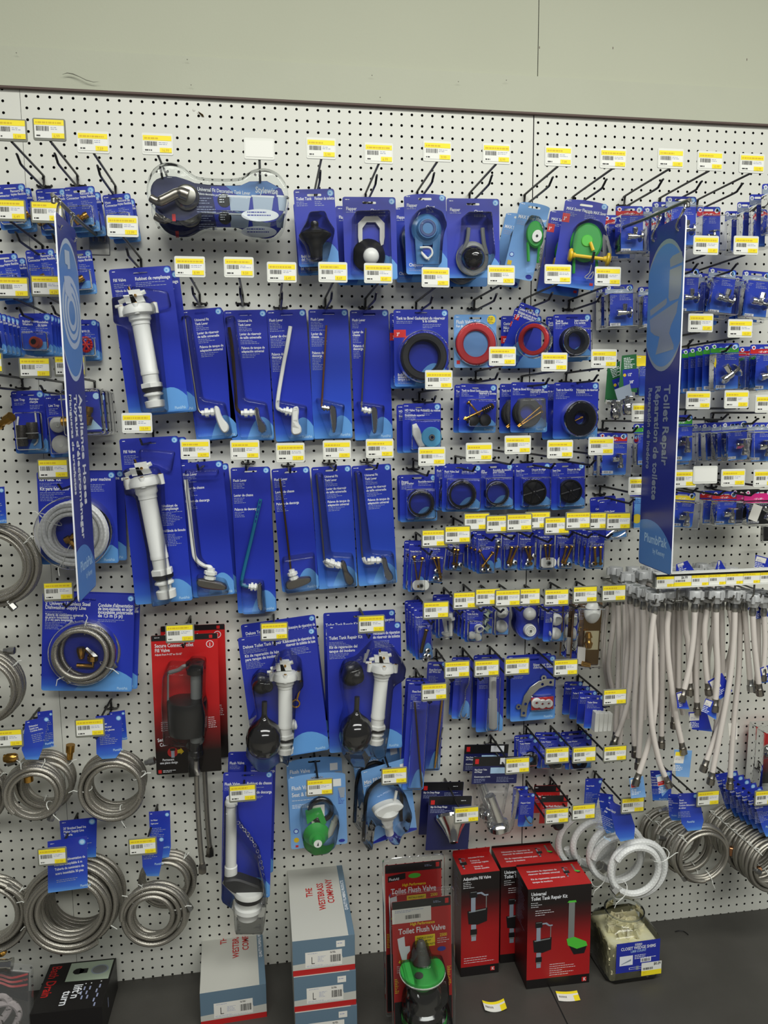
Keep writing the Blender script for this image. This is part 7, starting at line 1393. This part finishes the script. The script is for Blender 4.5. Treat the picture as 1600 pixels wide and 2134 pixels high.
vs = [(c.x + r * cos(2 * pi * k / 36), c.y + r * sin(2 * pi * k / 36), hj * 1.05 + z * .9) for z, r in ring_ for k in range(36)]; m.add(vs, [(i * 36 + k, i * 36 + (k + 1) % 36, (i + 1) * 36 + (k + 1) % 36, (i + 1) * 36 + k) for i in range(5) for k in range(36)], 'clearthick'); m.tube([(c.x + 2.02 * cos(2 * pi * k / 36), c.y + 2.02 * sin(2 * pi * k / 36), hj * 1.05 + .9) for k in range(36)], .08, 'clearthick', 6, True); build('jar_neck', m, t)
rn = random.Random(9); m = M()
m.prism([(x, y) for x, y in rrect(.3, .12, w - .3, hj * .8, .3)], .3, dp - .3, 'shim', bev=.2)
def wedge(c, a, tl, l=1.7):
    x, y, z = c; u = V((cos(a) * cos(tl), sin(a) * cos(tl), sin(tl))); v = V((-sin(a), cos(a), 0)); n = u.cross(v); P_ = [V(c) + u * s1 * l / 2 + n * s2 * .35 + v * (s3 * (.1 if s1 < 0 else .02)) for s3 in (1, -1) for s1, s2 in ((-1, 1), (1, 1), (1, -1), (-1, -1))]
    m.hexa(P_, 'shim')
for i in range(170):
    side = rn.random()
    if side < .35: wedge((rn.uniform(1.2, w - 1.2), .3 + rn.uniform(-.04, .06), rn.uniform(1.0, hj * .7)), rn.uniform(-.08, .08), rn.uniform(-1.2, 1.2))
    elif side < .6: wedge((.3 + rn.uniform(-.04, .06), rn.uniform(1.2, dp - 1.2), rn.uniform(1.0, hj * .7)), pi / 2 + rn.uniform(-.08, .08), rn.uniform(-1.2, 1.2))
    else: wedge((w / 2 + rn.uniform(-1.3, 1.3), dp / 2 + rn.uniform(-1.3, 1.3), hj * .8 + rn.uniform(0, .7)), rn.uniform(0, 3), rn.uniform(-.6, .6))
build('shims', m, t, None, 'stuff')
m = M(); f = Fr((w * .12, -.05, hj * .9), (1, 0, 0), (0, 0, -1), w * .82, hj * .64); f.rect(m, 0, 0, 1, 1, 'navy', 0); f.text(m, '555003', .5, .13, .34, 'inkwhite', .8, .5); f.text(m, 'CLOSET WEDGE SHIMS', .5, .25, .48, 'inkwhite', .78, .5); f.text(m, '1,000 COUNT', .5, .35, .36, 'pale', .8, .5); f.rect(m, .08, .44, .38, .76, 'inkwhite'); f.poly(m, [(.12, .7), (.34, .56), (.34, .62), (.12, .72)], 'silverprint', .016); f.bars(m, .42, .45, .5, 3, 'inkwhite', .18, .07); f.rect(m, .56, .58, .8, .72, 'inkwhite'); f.barcode(m, .58, .6, .78, .7, 16); f.rect(m, .3, .85, .66, .92, 'inkwhite'); f.rect(m, .31, .86, .65, .91, 'navy', .016); f.poly(m, [(.46, .82), (.52, .82), (.52, .95), (.46, .95)], 'silverprint', .02); build('jar_label', m, t)
m = M(); f = Fr((w * .6, -.08, hj * .42), (1, 0, 0), (0, 0, -1), w * .38, hj * .28); f.rect(m, 0, 0, 1, 1, 'labelwhite', 0); f.rect(m, 0, .62, 1, 1, 'labelyellow', .01); f.text(m, '$0.29', .95, .24, .4, 'inkblack', .85, 1); f.barcode(m, .08, .38, .56, .55, 18); f.bars(m, .08, .72, .3, 2, 'inkorange', .16, .06); build('price_label', m, t)
# loose labels on the deck
for q, a, lab in (((1030, 2099), -.05, 'curled yellow price label lying on the deck, nearer the flush valves'), ((1183, 2077), -.12, 'yellow price label lying on the deck beside the seam')):
    c = ondeck(*q); m = M(); n = 8
    for i in range(n + 1):
        x = -1.1 + 2.2 * i / n; z = .02 + .32 * (x / 1.1) ** 2 * (1 if q[0] < 1100 else .35)
        m.v += [(x, -.65, z), (x, .1, z), (x, .32, z), (x, .65, z)]
    for k, mt in ((0, 'labelwhite'), (1, 'labelwhite'), (2, 'labelyellow')):
        j = m.mi(mt)
        for i in range(n): m.f.append((i * 4 + k, (i + 1) * 4 + k, (i + 1) * 4 + k + 1, i * 4 + k + 1)); m.m.append(m.mi('labelyellow') if k == 0 and i > 5 else j)
    for i in range(6): zz = .03 + .32 * ((-.9 + .14 * i) / 1.1) ** 2 * (1 if q[0] < 1100 else .35); m.add([(-.9 + .14 * i, -.2, zz), (-.84 + .14 * i, -.2, zz), (-.84 + .14 * i, .05, zz), (-.9 + .14 * i, .05, zz)], [(0, 1, 2, 3)], 'inkblack')
    o = build('price_label', m); o.matrix_basis = tm(V((c.x, c.y, ZD))) @ Matrix.Rotation(a, 4, 'Z'); settag(o, lab, 'label', 'loose price labels')
c = ondeck(1417, 1944); m = M(); m.tube(spline([V((-.5, .2, .06)), V((0, .3, .06)), V((.5, .1, .06)), V((.7, -.5, .06))], 4), .05, 'inkblack', 6); o = build('black_wire_tie', m); o.matrix_basis = tm(V((c.x, c.y, ZD))); settag(o, 'black curved scrap of wire on the deck right of the jar', 'scrap')
# drain kit carton and bag at lower left
zt = ZD + 3.4; fl, fr_, bl, br = (ondeck(q[0], q[1], zt) for q in ((62, 2114), (212, 2098), (78, 2014), (226, 1996)))
b = Box('drain_kit_carton', 'black drain kit carton with lift and turn lettering at lower left', 'carton', fl, fr_, (bl - fl).length, 3.4); m = b.shell({'*': 'boxblack'})
f = b.top; f.poly(m, [(.33, .03), (.97, .03), (.97, .44), (.33, .42)], 'photo_grey', .01); f.disc(m, .8, .22, .85, 'silverprint', .014, 24, .8); f.disc(m, .8, .22, .7, 'greyplastic', .018, 24, .8); f.disc(m, .48, .22, .55, 'inkblack', .014, 9, .8); f.rect(m, .5, .17, .62, .27, 'inkblack', .014)
f.text(m, 'Bath Drain', .06, .06, 1.3, 'boxred', .75, 0, 90, .016)
for dx, mt, s_ in ((0, 'inkwhite', 1.15),): f.text(m, "lift'n", .5, .5, s_, mt, .95, 0, 90, .02); f.text(m, 'turn', .37, .62, s_, mt, .95, 0, 90, .02)
for u, v, n in ((.66, .5, 3), (.74, .5, 3), (.88, .48, 5)):
    f.disc(m, u, v, .07, 'inkwhite', .016, 8)
    for k in range(n): f.rect(m, u - .01 - .03 * (k % 2), v + .06 + .09 * k, u + .012 - .03 * (k % 2), v + .13 + .09 * k, 'inkgrey', .014)
b.right.rect(m, .35, .3, .38, .6, 'inkgrey', .01); build('carton', m, b.root)
p = P('toilet_part_bag', 'clear bag with black and red header, lower left corner', 'bagged part', (-30, 2006), (66, 2008), (-30, 2120), 6.5)
m = M(); m.prism(p.poly([(-30, 2016), (62, 2024), (60, 2082), (-30, 2058)]), -.3, -.2, 'inkblack'); 
for k in range(3): m.tube(spline([p.X(*q, .36) for q in ((-30, 2046 - 7 * k), (0, 2048 - 8 * k), (25, 2056 - 9 * k), (58, 2052 - 11 * k))], 4), .12, 'boxred', 4)
p.part('header_card', m); m = M(); m.tube(spline([p.X(*q, .2) for q in ((-20, 2080), (10, 2075), (20, 2100), (0, 2130))], 5), .35, 'hoseghost', 8); m.tube(spline([p.X(*q, .3) for q in ((-30, 2100), (20, 2090), (40, 2110), (30, 2140))], 5), .3, 'hoseghost', 8); p.part('white_tubing', m)
m = M(); m.lathe(p.X(-24, 2012, .6), p.X(26, 2010, .6), [(0, .5), (.8, .5), (.9, .62), (1, .62)], 'chrome', 16); p.part('chrome_tube', m)
p.blister([(-34, 2000), (70, 2010), (70, 2150), (-34, 2150)], .9, 'clearbag', 1, .1, 0, 'bag')

# ---------------------------------------------------------------- hanging signs, edge-on to the wall
def sign(label, xb, ztop, zbot, yn, yf, side, draw, basepx):
    """thin board at x = xb between depths yf (wall side) and yn (near side); side = -1 faces left, +1 faces right"""
    t = thing('hanging_sign', label, 'sign', tm(V((xb, 0, ztop))))
    m = M(); y0, y1 = -yn, -yf; w = yn - yf; h = ztop - zbot
    pts = [(z, y) for y, z in [(a, c) for a, c in rrect(y0, -h, y1, 0, .35, 5)]]
    pl = rrect(y0, -h, y1, 0, .35, 5); n = len(pl)
    A_ = m.add([(-.06, y, z) for y, z in pl], [], 'bannernavy'); B_ = m.add([(.06, y, z) for y, z in pl], [], 'bannernavy'); tri = tessellate_polygon([[V((y, z, 0)) for y, z in pl]])
    k = m.mi('bannernavy'); kw = m.mi('inkwhite')
    for q in tri: m.f.append(tuple(A_ + i for i in q)); m.m.append(k); m.f.append(tuple(B_ + i for i in q[::-1])); m.m.append(k)
    for i in range(n): m.f.append((A_ + i, A_ + (i + 1) % n, B_ + (i + 1) % n, B_ + i)); m.m.append(kw)
    f = Fr((-.06, y1, 0), (0, -1, 0), (0, 0, -1), w, h) if side < 0 else Fr((.06, y0, 0), (0, 1, 0), (0, 0, -1), w, h)
    draw(m, f); build('sign_board', m, t)
    # arm with its bracket, and two open hooks
    zb = at(basepx[0], basepx[1], 0).z - ztop; m = M()
    m.tube(spline([V((0, .1, zb + .05)), V((0, -.4, zb + .1)), V((0, -yn * .5, zb * .55 + .35)), V((0, -yn + .3, 1.05)), V((0, -yn - .1, .95)), V((0, -yn - .2, .5))], 6), .16, 'hooklight', 8); build('sign_arm', m, t)
    m = M(); m.box(-.9, .9, -.14, -.01, zb - 1.5, zb + .8, 'steel', .05)
    for k in range(3): m.tube([(-.5 + .5 * k, -.18, zb - .3), (-.5 + .5 * k, -.18, zb + .7)], .08, 'steel', 6)
    build('wall_bracket', m, t)
    for yy in (-yn + .9, -yf - .9):
        zz = 1.0 + (zb * .5 - .6) * (yy + yn) / yn * .5
        m = M(); m.tube(spline([V((0, yy, zz + .1)), V((.25, yy - .2, zz - .1)), V((.1, yy - .25, zz - .55)), V((-.1, yy + .1, -.2)), V((-.25, yy + .2, -.75)), V((.0, yy + .15, -1.05)), V((.25, yy, -.8))], 6), .1, 'chrome', 8); build('open_hook', m, t)
    return t
def oval(f, m, v0, v1, mat, lift, grow=0):
    f.poly(m, [(.5 + (.5 + grow) * cos(t) if abs(cos(t)) < 2 else 0, (v0 + v1) / 2 + (v1 - v0) / 2 * s_) for t, s_ in []] or [(min(.999, max(.001, .5 + .62 * cos(t))), (v0 + v1) / 2 + (v1 - v0) / 2 * sin(t)) for t in [2 * pi * i / 48 for i in range(48)]], mat, lift)
def arcfoot(f, m):
    f.poly(m, qb((0, .865), (.62, .83), (1, .93)) + [(1, .985), (.97, .998), (.05, .998), (0, .985)], 'bannersky', .012)
    f.text(m, 'PlumbPak', .5, .925, 1.15, 'pale', .9, .5); f.text(m, 'by Keeney', .62, .953, .62, 'pale', .8, .5)
def dtoilet(m, f):
    oval(f, m, .045, .415, 'silverprint', .01); oval(f, m, .058, .402, 'bannersky', .014)
    P_ = lambda pts, mt='silverprint': f.poly(m, pts, mt, .02)
    P_([(.62, .105), (.7, .098), (.95, .095), (.97, .125), (.64, .127)]); P_([(.63, .134), (.96, .132), (.96, .205), (.9, .22), (.66, .222), (.62, .21)])
    P_([(.08, .232), (.57, .21), (.58, .222), (.55, .228), (.1, .25)]); P_([(.08, .26), (.9, .225), (.86, .258), (.72, .29), (.68, .31), (.82, .345), (.82, .357), (.3, .365), (.36, .34), (.4, .315), (.25, .308), (.12, .295)])
    for t, u, s_ in (('Toilet Repair', .6, 1.42), ('Réparation de toilette', .34, 1.24), ('Reparación de inodoro', .13, .85)):
        for du in (0, .014): f.text(m, t, u + du, .455 if s_ > 1.1 else .46, s_, 'silverprint', .92, 0, 90, .018 + du * .5)
    arcfoot(f, m)
def dhose(m, f):
    oval(f, m, .045, .415, 'signlight', .01); oval(f, m, .058, .402, 'bannersky', .014)
    for r, mt in ((.48, 'signlight'), (.40, 'bannersky'), (.36, 'signlight'), (.28, 'bannersky'), (.24, 'signlight'), (.16, 'bannersky')):
        f.poly(m, [(.52 + r * cos(t), .235 + .095 * r / .48 * sin(t)) for t in [2 * pi * i / 36 for i in range(36)]], mt, .016 + (.5 - r) * .02)
    f.poly(m, [(.3, .08), (.55, .075), (.55, .12), (.42, .125), (.42, .115), (.3, .115)], 'signlight', .03); f.poly(m, [(.2, .15), (.5, .14), (.56, .19), (.4, .2), (.22, .19)], 'signlight', .03)
    for t, u, s_ in (('Appliance Hoses', .6, 1.42), ("Tuyaux d'électroménager", .34, 1.2), ('Mangueras de artefactos', .1, .85)):
        for du in (0, .014): f.text(m, t, u + du, .45, s_, 'inkwhite', .92, 0, 90, .018 + du * .5)
    arcfoot(f, m)
sign('blue toilet repair sign hanging edge-on at the right', 55.24, -12.9, -42.96, 15.9, 10.0, -1, dtoilet, (1258, 490))
sign('blue appliance hoses sign hanging edge-on at the left', 6.12, -14.0, -43.2, 15.6, 9.6, 1, dhose, (207, 497))
